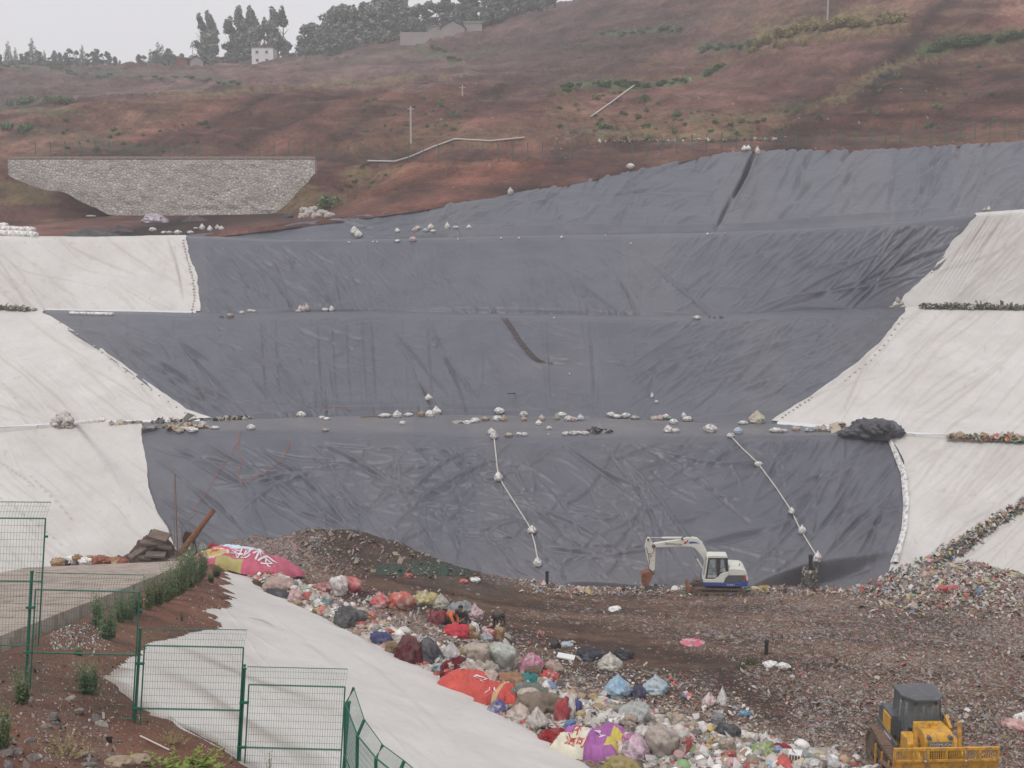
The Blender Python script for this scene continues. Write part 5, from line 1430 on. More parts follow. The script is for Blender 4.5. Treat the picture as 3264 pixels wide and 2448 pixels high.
def bent_person():
    p = WH(451.5, 626.5)
    root = empty('person', p, math.radians(62), 1.2)
    tag(root, 'crouching person in an orange top bending over beside the seated one', 'person')
    V = [(0.14, 0.25, 0.36)]; E = []; R = [0.14]
    ch = chain(V, E, R, 0, [(0.06, 0.12, 0.52, 0.13), (-0.04, -0.06, 0.62, 0.14), (-0.04, -0.14, 0.63, 0.09)])
    hd = chain(V, E, R, ch, [(-0.03, -0.21, 0.66, 0.052), (-0.02, -0.29, 0.68, 0.08), (-0.02, -0.35, 0.70, 0.072)])
    for s in (-1, 1):
        k = chain(V, E, R, ch - 1, [(-0.06 + s * 0.17, -0.10, 0.58, 0.058), (-0.10 + s * 0.2, -0.26, 0.36, 0.046), (-0.16 + s * 0.14, -0.36, 0.16, 0.033), (-0.17 + s * 0.14, -0.38, 0.12, 0.025)])
        hand(V, E, R, k, (-0.17 + s * 0.14, -0.38, 0.12), (-.1, -.3, -1), (1, 0, 0))
        chain(V, E, R, 0, [(0.14 + s * 0.11, 0.16, 0.34, 0.095), (0.08 + s * 0.18, -0.16, 0.40, 0.07), (0.10 + s * 0.16, 0.05, 0.08, 0.05), (0.08 + s * 0.16, -0.10, 0.03, 0.036)])
    skin_mesh('body', V, E, R, M['skin'], root)
    J = [(0.12, 0.24, 0.42)]; JE = []; JR = [0.165]
    c2 = chain(J, JE, JR, 0, [(0.05, 0.10, 0.54, 0.165), (-0.04, -0.08, 0.62, 0.17), (-0.04, -0.15, 0.63, 0.09)])
    for s in (-1, 1): chain(J, JE, JR, c2 - 1, [(-0.06 + s * 0.18, -0.10, 0.57, 0.08), (-0.10 + s * 0.2, -0.26, 0.36, 0.066), (-0.15 + s * 0.15, -0.34, 0.20, 0.05)])
    skin_mesh('jacket', J, JE, JR, M['orange_cloth'], root)
    T = [(0.14, 0.25, 0.34)]; TE = []; TR = [0.17]
    for s in (-1, 1): chain(T, TE, TR, 0, [(0.14 + s * 0.11, 0.16, 0.34, 0.12), (0.08 + s * 0.18, -0.16, 0.40, 0.09), (0.10 + s * 0.16, 0.03, 0.13, 0.07)])
    skin_mesh('trousers', T, TE, TR, M['brown_cloth'], root)
    head(root, (-0.02, -0.32, 0.70), (-0.1, -0.9, -0.5), M['hair'])
bent_person()
def dog():
    p = WH(499, 626)
    root = empty('dog', p, math.radians(232)); root.scale = (1.3,) * 3
    tag(root, 'black dog standing alone on the open rubbish', 'dog')
    # faces +X locally
    V = [(-0.24, 0, 0.42)]; E = []; R = [0.085]
    sh = chain(V, E, R, 0, [(-0.08, 0, 0.40, 0.088), (0.10, 0, 0.39, 0.112), (0.22, 0, 0.43, 0.105)])
    nk = chain(V, E, R, sh, [(0.32, 0, 0.48, 0.07), (0.40, 0, 0.53, 0.062), (0.47, 0, 0.50, 0.040), (0.545, 0, 0.47, 0.026)])
    chain(V, E, R, 0, [(-0.31, 0, 0.46, 0.026), (-0.42, 0, 0.50, 0.02), (-0.50, 0, 0.58, 0.015)])
    for s in (-1, 1):
        chain(V, E, R, sh, [(0.21, s * .08, 0.34, .05), (0.20, s * .085, 0.20, .032), (0.215, s * .085, 0.06, .024), (0.25, s * .085, 0.02, .028)])
        chain(V, E, R, 0, [(-0.22, s * .08, 0.34, .065), (-0.16, s * .09, 0.26, .045), (-0.28, s * .09, 0.15, .026), (-0.25, s * .09, 0.05, .022), (-0.21, s * .09, 0.02, .027)])
        chain(V, E, R, nk - 2, [(0.38, s * .045, 0.60, .02), (0.375, s * .06, 0.645, .008)])
    skin_mesh('body', V, E, R, M['dog_fur'], root)
dog()
# ------------------------------------------------------------------ sacks and bags
M['plastic'] = mat_objcol('thin_plastic', rough=0.30, bscale=7, bmp=0.8, bdist=0.06, dirt_amt=0.35, spec=0.6, patch=0.6)
M['woven'] = mat_objcol('woven_sacking', rough=0.85, bscale=14, bmp=0.5, bdist=0.03, spec=0.2, dirt_amt=0.45, scale=3, patch=0.15)
M['cloth'] = mat_objcol('loose_cloth', rough=0.9, bscale=6, bmp=0.7, bdist=0.06, spec=0.15, dirt_amt=0.25, scale=2.5, patch=0.1)
def ico(sub):
    bm = bmesh.new(); bmesh.ops.create_icosphere(bm, subdivisions=sub, radius=1)
    V = np.array([v.co[:] for v in bm.verts]); Fc = np.array([[v.index for v in f.verts] for f in bm.faces]); bm.free()
    return V, Fc
IV, IF = ico(4); IV3, IF3 = ico(3)
def n3(V, s, seed): return (fbm(V[:, 0] * s + V[:, 2] * 0.7 * s, V[:, 1] * s - V[:, 2] * 0.6 * s, seed, 3) + fbm(V[:, 2] * s + V[:, 0] * .4 * s, V[:, 1] * s * .8 + 5, seed + 3, 3)) * 0.5
def bag_mesh(kind, seed, m, V=None, Fc=None):
    """unit-sized (1 wide, about 1 high) crumpled shapes resting on z = 0"""
    V = (IV if V is None else V).copy(); Fc = IF if Fc is None else Fc; crease = 0.055 * (1 - np.abs(n3(V, 4.5, seed + 60)) * 6) + 0.02 * n3(V, 14, seed + 70)
    d = V.copy(); ridged = (1 - np.abs(n3(d, 2.6, seed + 20)) * 4) + 0.6 * (1 - np.abs(n3(d, 6.0, seed + 40)) * 5)
    x, y, z = V.T
    if kind == 'knot':              # tied carrier bag
        r = 1 + 0.22 * n3(d, 1.6, seed) + 0.10 * ridged * 0.5
        V = V * r[:, None] * np.array([.5, .42, .36])
        up = np.clip((z - 0.55) / 0.45, 0, 1) ** 2
        V[:, 2] += up * 0.30; V[:, 0] *= 1 - 0.62 * up; V[:, 1] *= 1 - 0.62 * up
        V[:, 2] += 0.30
    elif kind == 'sack':            # full standing sack
        rr = np.sqrt(x * x + y * y) + 1e-6
        zz = np.sign(z) * np.abs(z) ** 0.65
        k = (np.clip(rr, 0, 1) ** 0.55) / rr
        V = np.stack([x * k * .5, y * k * .44, zz * .52], 1)
        bulge = 1 + 0.16 * np.cos(zz * 2.4 + seed) + 0.16 * n3(d, 1.8, seed) + 0.05 * ridged * .6
        V[:, :2] *= bulge[:, None]; V[:, 2] += 0.5 + 0.07 * n3(d, 2.2, seed + 5)
        V[:, 0] += 0.10 * math.sin(seed) * V[:, 2]
    elif kind == 'pillow':          # lying filled bag with crimped ends
        e = np.abs(x) ** 3
        V = np.stack([x * .5 * (1 + .05 * n3(d, 2, seed)), y * .32 * (1 - .45 * e) * (1 + .25 * n3(d, 2.2, seed)), z * .24 * (1 - .55 * e) * (1 + .3 * n3(d, 2.4, seed + 1)) + .2], 1)
        V[:, 2] += 0.06 * ridged * .4
    elif kind == 'heap':            # low crumpled lump
        r = 1 + 0.6 * n3(d, 1.7, seed) + 0.24 * ridged * .6
        V = V * r[:, None] * np.array([.5, .45, .26]); V[:, 2] += .13
    elif kind == 'peak':            # cloth hung over a point, creased downwards
        a = np.arctan2(y, x); fold = 0.09 * np.sin(a * 9 + seed + 2 * n3(d, 1, seed)) + 0.06 * np.sin(a * 17 + seed * 2)
        h = (z + 1) / 2
        rad = np.sqrt(np.clip(1 - h ** 1.3, 0, 1)) * .52 * (1 + fold * (1.2 - h) * 1.6 + .15 * n3(d, 1.3, seed))
        V = np.stack([np.cos(a) * rad, np.sin(a) * rad, h * 0.98 + 0.05 * n3(d, 2, seed)], 1)
        V[:, 0] += 0.12 * math.sin(seed * 1.7) * h
    elif kind == 'flat':
        r = 1 + 0.5 * n3(d, 1.8, seed)
        V = V * r[:, None] * np.array([.5, .42, .13]); V[:, 2] += .05 + .05 * ridged * .5
    dn_ = d * crease[:, None] * (1.0 if kind != 'flat' else .3) * np.array([1, 1, .7]); V = V + dn_
    me = fast_mesh(kind, V, Fc, m, smooth=kind in ('peak',))
    return me
KINDS = {}
def bagmesh(kind, mname, var):
    key = (kind, mname, var)
    if key not in KINDS:
        KINDS[key] = bag_mesh(kind, 3 + var * 7, M[mname])
    return KINDS[key]
_cnt = {}
def put(name, kind, mname, px, py, w, h, col, label, cat, group=None, rz=None, var=None, tilt=0.0, ground=None, sink=0.06, depth=1.0, lean=0.0):
    """w, h: drawn size in pixels of the frame; the object's foot is at (px, py)"""
    p = G(px, py) if ground is None else ground(px, py)
    s = ppm(p)
    var = random.randrange(4) if var is None else var
    o = bpy.data.objects.new(name, bagmesh(kind, mname, var)); COL.objects.link(o)
    ww = w / s; hh = h / s
    up = {'knot': .72, 'sack': 1.02, 'pillow': .42, 'heap': .40, 'peak': 1.0, 'flat': .22}[kind]
    o.scale = (ww, ww * depth, hh / up)
    o.rotation_euler = (tilt, lean, random.uniform(-.5, .5) if rz is None else rz)
    o.location = p - Vector((0, 0, sink * hh))
    o.color = (*col, 1)
    tag(o, label, cat, group)
    return o
WHITE = (.80, .785, .76); OFF = (.66, .61, .54); BEIGE = (.45, .40, .34); TANC = (.40, .28, .17); GREY = (.30, .31, .32); DGREY = (.07, .07, .08)
CR = (.46, .05, .045); MAROON = (.085, .012, .018); PINK = (.60, .22, .30); TEALC = (.05, .24, .22); LBLUE = (.28, .45, .58); BLUE = (.05, .12, .38); YEL = (.50, .42, .13); GREEN_ = (.10, .30, .16); PURP = (.36, .10, .34)

# bags that weigh the liners down, row by row
def row(items, fx, fy, label, group, k=6.41):
    for it in items:
        X, Y, w, h = it[:4]; c = it[4] if len(it) > 4 else None
        px = fx + X / k; py = fy + (Y + h * 0.5) / k
        wpx = max(w / k, 1.6) * 1.04; hpx = max(h / k, 1.2) * 1.1
        col, word = {None: (WHITE, 'white'), 't': (TANC, 'tan'), 'b': (BEIGE, 'beige'), 'p': ((.62, .42, .40), 'pinkish'), 'l': ((.45, .55, .68), 'bluish'), 'g': (TEALC, 'green'), 'o': (OFF, 'off white'), 'd': (DGREY, 'black')}[c]
        kind = 'knot' if hpx > wpx * 0.62 else ('pillow' if hpx > 0.25 * wpx else 'heap')
        ff = random.uniform(.82, 1.05); tc = tuple(v * ff for v in col)
        o = put('sandbag', kind, 'plastic', px, py, wpx, hpx, tc, label.replace('%', word), 'sandbag', group + (', %s' % word), rz=random.uniform(-.35, .35))
low = [(570, 925, 45, 30)]
row([(370, 1025, 50, 35), (290, 1030, 80, 20), (440, 1025, 60, 18), (525, 1022, 50, 28, 't'), (580, 1020, 60, 35), (620, 1005, 55, 40), (1025, 1000, 65, 32), (755, 1070, 60, 12, 'b'), (825, 1070, 60, 14), (870, 1060, 60, 25),
     (935, 1052, 55, 22, 't'), (1010, 1048, 60, 28), (1055, 1050, 35, 30, 't'), (1180, 1022, 50, 28), (1180, 1052, 35, 22, 't'), (1295, 1048, 40, 28, 'b'), (1278, 1077, 38, 25), (1395, 1040, 35, 35, 'b'), (1425, 1025, 60, 25),
     (1470, 1050, 60, 28), (1505, 1055, 50, 22, 'p'), (1545, 1045, 45, 28, 'l'), (1740, 1022, 55, 22), (1780, 1035, 60, 18), (1835, 1030, 60, 25), (1895, 1043, 60, 18, 'b'), (2020, 1048, 70, 24, 'b'), (2055, 1045, 50, 28, 'p'), (2090, 1035, 45, 22),
     (2120, 1047, 45, 18, 'g'), (2140, 1070, 55, 26)], 339.5, 254.7, '% sandbag near the back of the lower ledge, above the lowest dark slope', 'sandbags along the back of the lower ledge')
row([(405, 1078, 40, 20), (1343, 1110, 38, 18), (975, 1135, 50, 30), (990, 1155, 40, 22), (1085, 1155, 55, 20, 'b'), (1150, 1150, 40, 20), (1185, 1150, 45, 20), (1340, 1153, 15, 6), (1450, 1145, 50, 22), (1500, 1143, 60, 22), (1535, 1142, 45, 18), (1575, 1143, 50, 20), (2105, 1120, 50, 36), (2150, 1127, 60, 22)],
    339.5, 254.7, '% sandbag on the front lip of the lower ledge', 'sandbags along the lip of the lower ledge')
row([(570, 918, 45, 30), (2003, 903, 20, 24), (2032, 942, 25, 13), (1475, 763, 12, 8)], 339.5, 254.7, '% bag on the second dark slope above the lower ledge', 'bags on the foot of the second slope')
row([(30, 1030, 30, 25), (55, 1052, 70, 25), (410, 1077, 60, 20), (200, 1115, 85, 42), (380, 1130, 60, 35, 'l'), (625, 1125, 90, 25), (670, 1127, 50, 18), (750, 1115, 55, 25, 'p'), (840, 1122, 70, 22, 'l'), (890, 1115, 60, 28, 'b'), (925, 1112, 50, 30, 'b'), (965, 1118, 60, 25)],
    678.9, 254.7, '% sandbag at the right end of the lower ledge', 'sandbags at the right end of the lower ledge')
row([(1930, 1025, 55, 32), (2065, 1042, 45, 16), (2095, 1050, 45, 14), (2085, 1122, 45, 16, 'b'), (1610, 1105, 55, 28), (1375, 1108, 60, 16), (1300, 1080, 45, 20), (1570, 1052, 40, 12), (1230, 1120, 80, 24), (920, 1130, 40, 14, 'b'), (1150, 1128, 60, 20, 'b'), (1190, 1112, 60, 16, 'o')],
    0, 254.7, '% sandbag at the left end of the lower ledge', 'sandbags at the left end of the lower ledge')
row([(1900 + 10, 362, 35, 16), (1945, 350, 40, 30, 'b'), (1965, 340, 30, 32, 'o'), (1925, 345, 30, 26, 'p'), (2085, 352, 40, 18), (2125, 348, 30, 26), (1550, 370, 35, 15), (1600, 358, 35, 14), (1625, 362, 35, 14), (1420, 392, 32, 13, 'g'), (1475, 388, 50, 18, 't')],
    0, 254.7, '% bag on the middle ledge left of centre', 'bags on the middle ledge')
row([(115, 402, 50, 18), (195, 395, 10, 18, 'd'), (228, 402, 12, 10, 'd'), (272, 397, 24, 16, 'd')], 678.9, 254.7, '% bag on the middle ledge right of centre', 'bags on the middle ledge, right part')
row([(1376, 405, 14, 8)], 339.5, 254.7, '% scrap on the middle ledge below the third slope', 'scraps on the middle ledge')
row([(95, 1480, 45, 36, 'o'), (120, 1500, 45, 34), (370, 1478, 30, 20), (480, 1475, 35, 20, 'p'), (500, 1460, 40, 18, 'o'), (555, 1475, 40, 18, 'l'), (585, 1455, 40, 25, 'o'), (600, 1480, 35, 14), (690, 1453, 32, 34, 'o'), (745, 1458, 40, 15), (830, 1455, 28, 18)],
    339.5, 0, '% sandbag on the foot of the topmost dark slope', 'sandbags above the upper ledge')
row([(370, 1543, 35, 12), (470, 1533, 45, 24, 'p'), (1035, 1527, 14, 10), (1425, 1520, 20, 12), (60, 1553, 20, 9), (215, 1550, 14, 8), (240, 1550, 12, 8), (760, 1533, 10, 8), (1150, 1525, 12, 8), (1705, 1510, 10, 7), (1868, 1560, 16, 9)],
    339.5, 0, 'small % sandbag in the upper ledge crease', 'sandbags in the upper ledge crease')
row([(183, 1500, 15, 11), (212, 1500, 12, 9, 'b'), (297, 1498, 14, 9, 't')], 678.9, 0, 'small % bag at the foot of the deep crease in the topmost liner', 'bags at the foot of the crease')
row([(418, 952, 34, 24), (445, 950, 30, 24), ], 678.9, 0, '% sandbag on the rim of the topmost slope left of the deep crease', 'sandbags on the rim left of the crease')
row([(503, 968, 30, 36, 'o')], 678.9, 0, '% sandbag on the rim right at the head of the deep crease', 'sandbag at the head of the crease')
row([(1960, 1345, 25, 16, 'b'), (1985, 1338, 22, 22, 'o')], 678.9, 0, '% bag where the upper right felt sheet meets the topmost liner', 'bags at the corner of the upper right felt')
row([(1095, 1228, 34, 32, 'o')], 339.5, 0, '% bag on the sloping rim of the topmost liner, left of the wide one', 'single bags on the rim')
row([(1865, 1065, 55, 25)], 339.5, 0, 'wide % bag lying on the red earth just above the rim', 'single bags on the rim, upper')
row([(980, 1472, 45, 22), (1050, 1490, 35, 14), (1085, 1490, 40, 14, 'o'), (1140, 1490, 50, 22), (1220, 1490, 45, 18), (1295, 1458, 32, 28), (1345, 1467, 30, 25), (1395, 1458, 30, 24, 'o'), (1420, 1464, 30, 20), (1255, 1462, 30, 8), (575, 1385, 60, 10)],
    0, 0, '% sandbag on the red terrace at the edge of the upper left felt sheet', 'sandbags on the red terrace')
row([(1400, 292, 30, 24, 'b'), (1385, 318, 34, 22, 'o'), (1425, 312, 30, 24, 'b'), (1365, 336, 34, 14, 'b')], 678.9, 254.7, '% bag clustered at the top right corner of the second dark slope', 'bags at the corner of the second slope')
put('bundle', 'knot', 'woven', 756.5, 423, 15, 10, (.50, .46, .36), 'big beige bundle near the right end of the lower ledge', 'bundle', var=1)
# sandbag beads that hem the felt edges
def hem(pts, n, label, group, size=3.0, col=OFF):
    pts = np.array(pts, float); L = np.concatenate([[0], np.cumsum(np.hypot(*(pts[1:] - pts[:-1]).T))])
    for t in np.linspace(0, L[-1], n):
        x = np.interp(t, L, pts[:, 0]) + U(-.6, .6); y = np.interp(t, L, pts[:, 1])
        ff = U(.8, 1.1); c = tuple(v * ff for v in col)
        put('sandbag', 'pillow', 'plastic', x, y + 1, size * U(.8, 1.2), size * .6, c, label, 'sandbag', group, rz=U(0, 3))
hem([(183, 240), (188, 262), (193, 280), (195, 296), (192, 312)], 26, 'small round sandbag in the beaded line down the edge of the upper left felt', 'beads of the upper left hem', 2.6)
hem([(902, 318), (888, 340), (868, 362), (845, 380)], 14, 'small sandbag on the hem of the middle right felt', 'beads of the middle right hem', 2.6)
hem([(812, 397), (795, 408), (782, 417)], 9, 'small bag on the lower tip of the middle right felt hem', 'beads of the lower right hem', 2.4, BEIGE)
hem([(60, 322), (100, 350), (140, 382), (185, 412), (205, 419)], 18, 'small rag pinned on the hem of the middle left felt', 'rags of the middle left hem', 2.2, OFF)

# weighted ropes
M['rope'] = mat('pale_rope', (.55, .53, .48), 0.9, 0.1, 10)
def weighted_rope(pts, label, knots, r=0.05):
    P3 = []
    pts = np.array(pts, float); L = np.concatenate([[0], np.cumsum(np.hypot(*(pts[1:] - pts[:-1]).T))])
    for t in np.linspace(0, L[-1], 50):
        p = G(np.interp(t, L, pts[:, 0]), np.interp(t, L, pts[:, 1])); P3.append(p + Vector((0, -0.04, 0.06)))
    root = empty('weighted_rope', P3[0]); tag(root, label, 'rope')
    MB().tube([p - P3[0] for p in P3], r, 6).build('rope', M['rope'], root, smooth=True)
    for (x, y, w, h, kind) in knots:
        o = put('sandbag', kind, 'plastic', x, y, w, h, WHITE, None, None, rz=0.2)
        o.parent = root; o.location = o.location - root.location + Vector((0, -.12, 0.02))
weighted_rope([(494, 437), (498, 475), (503, 485), (530, 528), (535, 545), (538, 562)], 'white rope weighted with sandbags hanging down the middle of the lowest dark slope', [(498.5, 480, 8, 7.5, 'knot'), (532, 532.5, 9, 6, 'knot'), (537.5, 565.5, 8, 7.5, 'knot'), (494, 438, 8, 5, 'pillow')])
weighted_rope([(730, 436), (742, 449), (757, 463), (775, 487), (791, 511), (800, 530), (816, 556)], 'white rope weighted with sandbags hanging down the right side of the lowest dark slope', [(758, 466, 9, 4.5, 'pillow'), (791, 513, 6, 5, 'knot'), (801.5, 533, 7, 7, 'knot'), (817, 561, 7.5, 8.5, 'knot'), (730.5, 437, 8, 4, 'pillow')])
# orange cords on the left of the lowest dark slope
def cord(name, pts, r, m, label, cat, off=0.06, jit=0.0):
    P3 = []
    pts = np.array(pts, float); L = np.concatenate([[0], np.cumsum(np.hypot(*(pts[1:] - pts[:-1]).T))])
    n = max(8, int(L[-1] / 3))
    for t in np.linspace(0, L[-1], n):
        p = G(np.interp(t, L, pts[:, 0]) + U(-jit, jit), np.interp(t, L, pts[:, 1]) + U(-jit, jit)); P3.append(p + Vector((0, -off, off)))
    o = MB().tube([p - P3[0] for p in P3], r, 6).build(name, m, smooth=True); o.location = P3[0]
    return tag(o, label, cat)
M['orange_cord'] = mat('orange_cord', (.45, .12, .04), .8, .1, 5)
cord('cord', [(240, 432), (238, 445), (242, 462), (238, 478), (245, 484), (262, 475), (284, 458), (290, 445), (288, 438)], 0.018, M['orange_cord'], 'thin orange cord looping over the left part of the lowest dark slope', 'cord', jit=.8)
cord('cord', [(240, 440), (220, 470), (205, 495), (190, 515)], 0.015, M['orange_cord'], 'thin orange cord running straight down toward the rusty beam', 'cord', jit=.6)
cord('cord', [(325, 413), (330, 407), (345, 407), (352, 412)], 0.02, M['orange_cord'], 'short orange cord at the back of the lower ledge', 'cord', jit=.8)
M['wood'] = mat('weathered_wood', (.22, .14, .08), .9, .3, 8)
def loose_stick(a, b, r, label, m=None, name='stick', cat='stick', lift=0.05):
    A = G(*a) + Vector((0, -.05, lift)); B = G(*b) + Vector((0, -.05, lift))
    o = MB().tube([(0, 0, 0), B - A], r, 7).build(name, m or M['wood']); o.location = A
    return tag(o, label, cat)
loose_stick((361, 417.2), (382, 416.5), 0.05, 'long brown stick on the lower ledge beside white bags')
# rope ladder
M['ladder'] = mat('dark_brown_rope', (.085, .05, .035), .9, .3, 8)
def rope_ladder():
    pts = [(504, 318), (511, 328), (519, 341), (528, 352), (536, 360), (541, 362)]
    a = np.array(pts, float); L = np.concatenate([[0], np.cumsum(np.hypot(*(a[1:] - a[:-1]).T))])
    P3 = [G(np.interp(t, L, a[:, 0]), np.interp(t, L, a[:, 1])) + Vector((0, -.08, .08)) for t in np.linspace(0, L[-1], 30)]
    root = empty('rope_ladder', P3[0]); tag(root, 'brown rope ladder lying down the middle of the second dark slope', 'ladder')
    rel = [p - P3[0] for p in P3]
    for s in (-.25, .25): MB().tube([p + Vector((s, 0, 0)) for p in rel], .018, 5).build('side_rope', M['ladder'], root)
    for i in range(1, 30):
        MB().box(rel[i], (.52, .05, .05), (0, random.uniform(-.1, .1), 0)).build('rung', M['ladder'], root)
rope_ladder()
loose_stick((541, 362), (553, 363), .03, 'thin dark stick lying by the foot of the rope ladder')
def ring_hose():
    p = G(511, 394); s = ppm(p)
    pts = [Vector((math.cos(a) * 3.6 / s, -math.sin(a) * 1.2, math.sin(a) * 1.6 / s)) for a in np.linspace(-2.4, 2.7, 24)]
    o = MB().tube(pts, .045, 7).build('hose', M['black_rubber'], smooth=True); o.location = p + Vector((0, -.2, .12))
    tag(o, 'loop of black hose lying low on the second dark slope', 'hose')
ring_hose()

# tarps, rolls and banks on the ledges
def pile(name, px, py, w, h, col, m, label, cat, seed=1, depth=.6, kind='stuff_pile', rough=.5, n=70):
    p = G(px, py); s = ppm(p); W_ = w / s; H_ = h / s; D_ = W_ * depth
    u = np.linspace(-1, 1, n); X, Y = np.meshgrid(u, u[::-1])
    r = np.sqrt(X ** 2 + Y ** 2)
    prof = np.clip(1 - r * (1 + .22 * fbm(X * 2 + seed, Y * 2, seed, 3)), 0, 1) ** .8
    Z = prof * H_ * (1 + rough * fbm(X * 3 + 9, Y * 3, seed + 1, 4)) + np.where(prof > 0, .02 * W_ * fbm(X * 9, Y * 9, seed + 2, 3), -.15)
    Vv = np.stack([X * W_ / 2, Y * D_ / 2, Z - .08], -1)[::-1]
    c = np.array(col) * (1 + .45 * fbm(X * 4, Y * 4, seed + 4, 4)[..., None])
    me = fast_mesh(name, Vv.reshape(-1, 3), grid_faces(n, n), m, colors=np.clip(c[::-1], 0, 1).reshape(-1, 3), extra={'dust_sheen': np.full(n * n, .6)})
    o = link(name, me); o.location = p
    return tag(o, label, cat)
for (x, y, w, h, v) in ((850, 434, 24, 7, 0), (862, 432, 22, 11, 1), (893, 434, 22, 9, 3), (881, 431, 20, 10, 2)): put('tarpaulin', 'heap', 'cloth', x, y, w, h, (.085, .09, .105), 'fold of the dark tarpaulin heap at the right end of the lower ledge', 'tarpaulin', 'folds of the tarpaulin heap', var=v)
put('tarpaulin', 'heap', 'cloth', 872, 434, 40, 15, (.085, .09, .105), 'crumpled dark tarpaulin heaped at the right end of the lower ledge', 'tarpaulin', var=2, rz=.1)
put('tarpaulin', 'heap', 'plastic', 884, 433, 26, 10, (.085, .09, .10), 'smaller lump of dark tarpaulin on the right of the heaped one', 'tarpaulin', var=0, rz=.4)
def roll(a, b, r, col, label, name='sheet_roll', cat='roll', mm='plastic', drop=0):
    A = G(*a); B = G(*b); s = ppm(A); R = r / s
    n = 14; pts = [A.lerp(B, i / n) - A + Vector((0, 0, R * .7 + .06 * R * math.sin(i * 2.1))) for i in range(n + 1)]
    o = MB().tube(pts, [R * (1 + .12 * math.sin(i * 1.7)) for i in range(n + 1)], 12).build(name, M[mm], smooth=True)
    o.location = A + Vector((0, -R * .3, 0)); o.color = (*col, 1)
    return tag(o, label, cat)
roll((142, 431), (175, 427), 2.2, (.05, .052, .06), 'rolled end of dark liner at the left tip of the lower ledge')
roll((75, 424), (104, 421), 1.8, WHITE, 'white felt roll lying along the left ledge')
roll((70, 314), (114, 315), 1.5, WHITE, 'white felt roll along the ledge over the second dark slope')
roll((-20, 234), (37, 237), 3.2, WHITE, 'white felt roll on the red terrace, lower front one of the stack')
roll((-20, 230), (35, 232.5), 3.2, WHITE, 'white felt roll on the red terrace, rear one of the stack')
roll((-20, 227), (8, 228), 3.0, WHITE, 'short white felt roll at the far left edge of the terrace')
for (x, y, w, h) in ((56, 424, 10, 7), (62, 420, 11, 8), (68, 423, 10, 7), (60, 426, 11, 5), (71, 426, 9, 4), (65, 415.5, 8, 5)): put('fabric_bundle', 'heap', 'plastic', x, y, w, h, (.58, .54, .49), 'pale crumpled felt offcut in the small pile on the left ledge', 'felt offcut', 'felt offcuts on the left ledge')
def litter_row(px0, py0, px1, py1, hpx, n, cols, label_kind, size=.22, seed=3):
    pts = []
    for k in range(n):
        t = random.random(); x = px0 + (px1 - px0) * t; y = py0 + (py1 - py0) * t
        p = G(x, y); s = ppm(p); pts.append(p + Vector((U(-.3, .3), U(-.4, .3), abs(random.gauss(0, .2)) * hpx / s)))
    pts = np.array([tuple(p) for p in pts]); c = np.array([random.choice(cols) for _ in range(n)]) * rng.uniform(.7, 1.1, (n, 1))
    o = link(label_kind, scrap_mesh(label_kind, pts, np.clip(rng.lognormal(math.log(size), .4, n), .08, .7), c)); tag(o, kind='stuff')
litter_row(922, 308.5, 1040, 310, 9, 1500, [(.16, .14, .11), (.22, .2, .17), (.1, .09, .08), (.14, .17, .10), (.4, .38, .34)], 'rubbish_line')
litter_row(950, 438, 1040, 441, 7, 700, [(.45, .36, .24), (.5, .45, .38), (.3, .22, .15), (.2, .3, .18), (.45, .15, .1)], 'rubbish_line')
litter_row(-5, 309, 34, 311, 6, 320, [(.2, .16, .12), (.13, .12, .08), (.3, .28, .24)], 'rubbish_line')
litter_row(112, 424, 196, 420.5, 2.5, 160, [(.42, .36, .28), (.3, .24, .18), (.12, .11, .1)], 'rubbish_line', .18)
litter_row(168, 428.5, 205, 427.5, 4, 160, [(.42, .32, .2), (.5, .45, .4), (.35, .25, .15)], 'rubbish_line', .25)
litter_row(215, 420, 248, 418, 2.5, 120, [(.5, .47, .42), (.06, .06, .07), (.35, .28, .2)], 'rubbish_line', .22)
litter_row(588, 432.5, 610, 432, 2.0, 60, [(.04, .04, .05), (.3, .3, .3)], 'rubbish_line', .3)
litter_row(834, 429, 842, 426, 3, 30, [(.45, .38, .3)], 'rubbish_line', .3)
litter_row(600, 142, 780, 140, 3, 260, [(.5, .48, .45), (.14, .16, .08), (.3, .22, .14)], 'rubbish_line', .25)
pile('gravel_pile', 93, 235.5, 56, 8, (.085, .08, .08), M['soil'], 'long dark gravel pile on the red terrace nearest the white felt', 'gravel pile', 3, .4)
pile('gravel_pile', 119, 231.5, 28, 7, (.075, .07, .075), M['soil'], 'dark gravel pile just behind and right of the long one', 'gravel pile', 5, .5)
pile('gravel_pile', 195, 221, 28, 6, (.095, .075, .065), M['soil'], 'low dark gravel pile near the right foot of the stone wall', 'gravel pile', 7, .5)
put('covered_pile', 'peak', 'plastic', 156, 222.5, 25, 9.5, (.44, .37, .44), 'pile under a lavender plastic sheet in front of the stone wall', 'covered pile', var=1, rz=0, sink=.02, depth=.7)
for i, (x, y) in enumerate([(303, 217), (309, 214), (316, 217), (322, 213.5), (329, 216), (313, 210.5), (304, 211.5)]):
    put('rubble_bag', 'heap', 'woven', x, y + 1, 9, 5, (.48, .44, .40), 'pale rubble bag in the stack at the right end of the red terrace', 'rubble bag', 'pale rubble bags', var=i % 4)
put('rock', 'heap', 'woven', 288, 218, 8, 5, (.07, .075, .085), 'dark rock at the left of the pale rubble bags', 'rock', var=2)
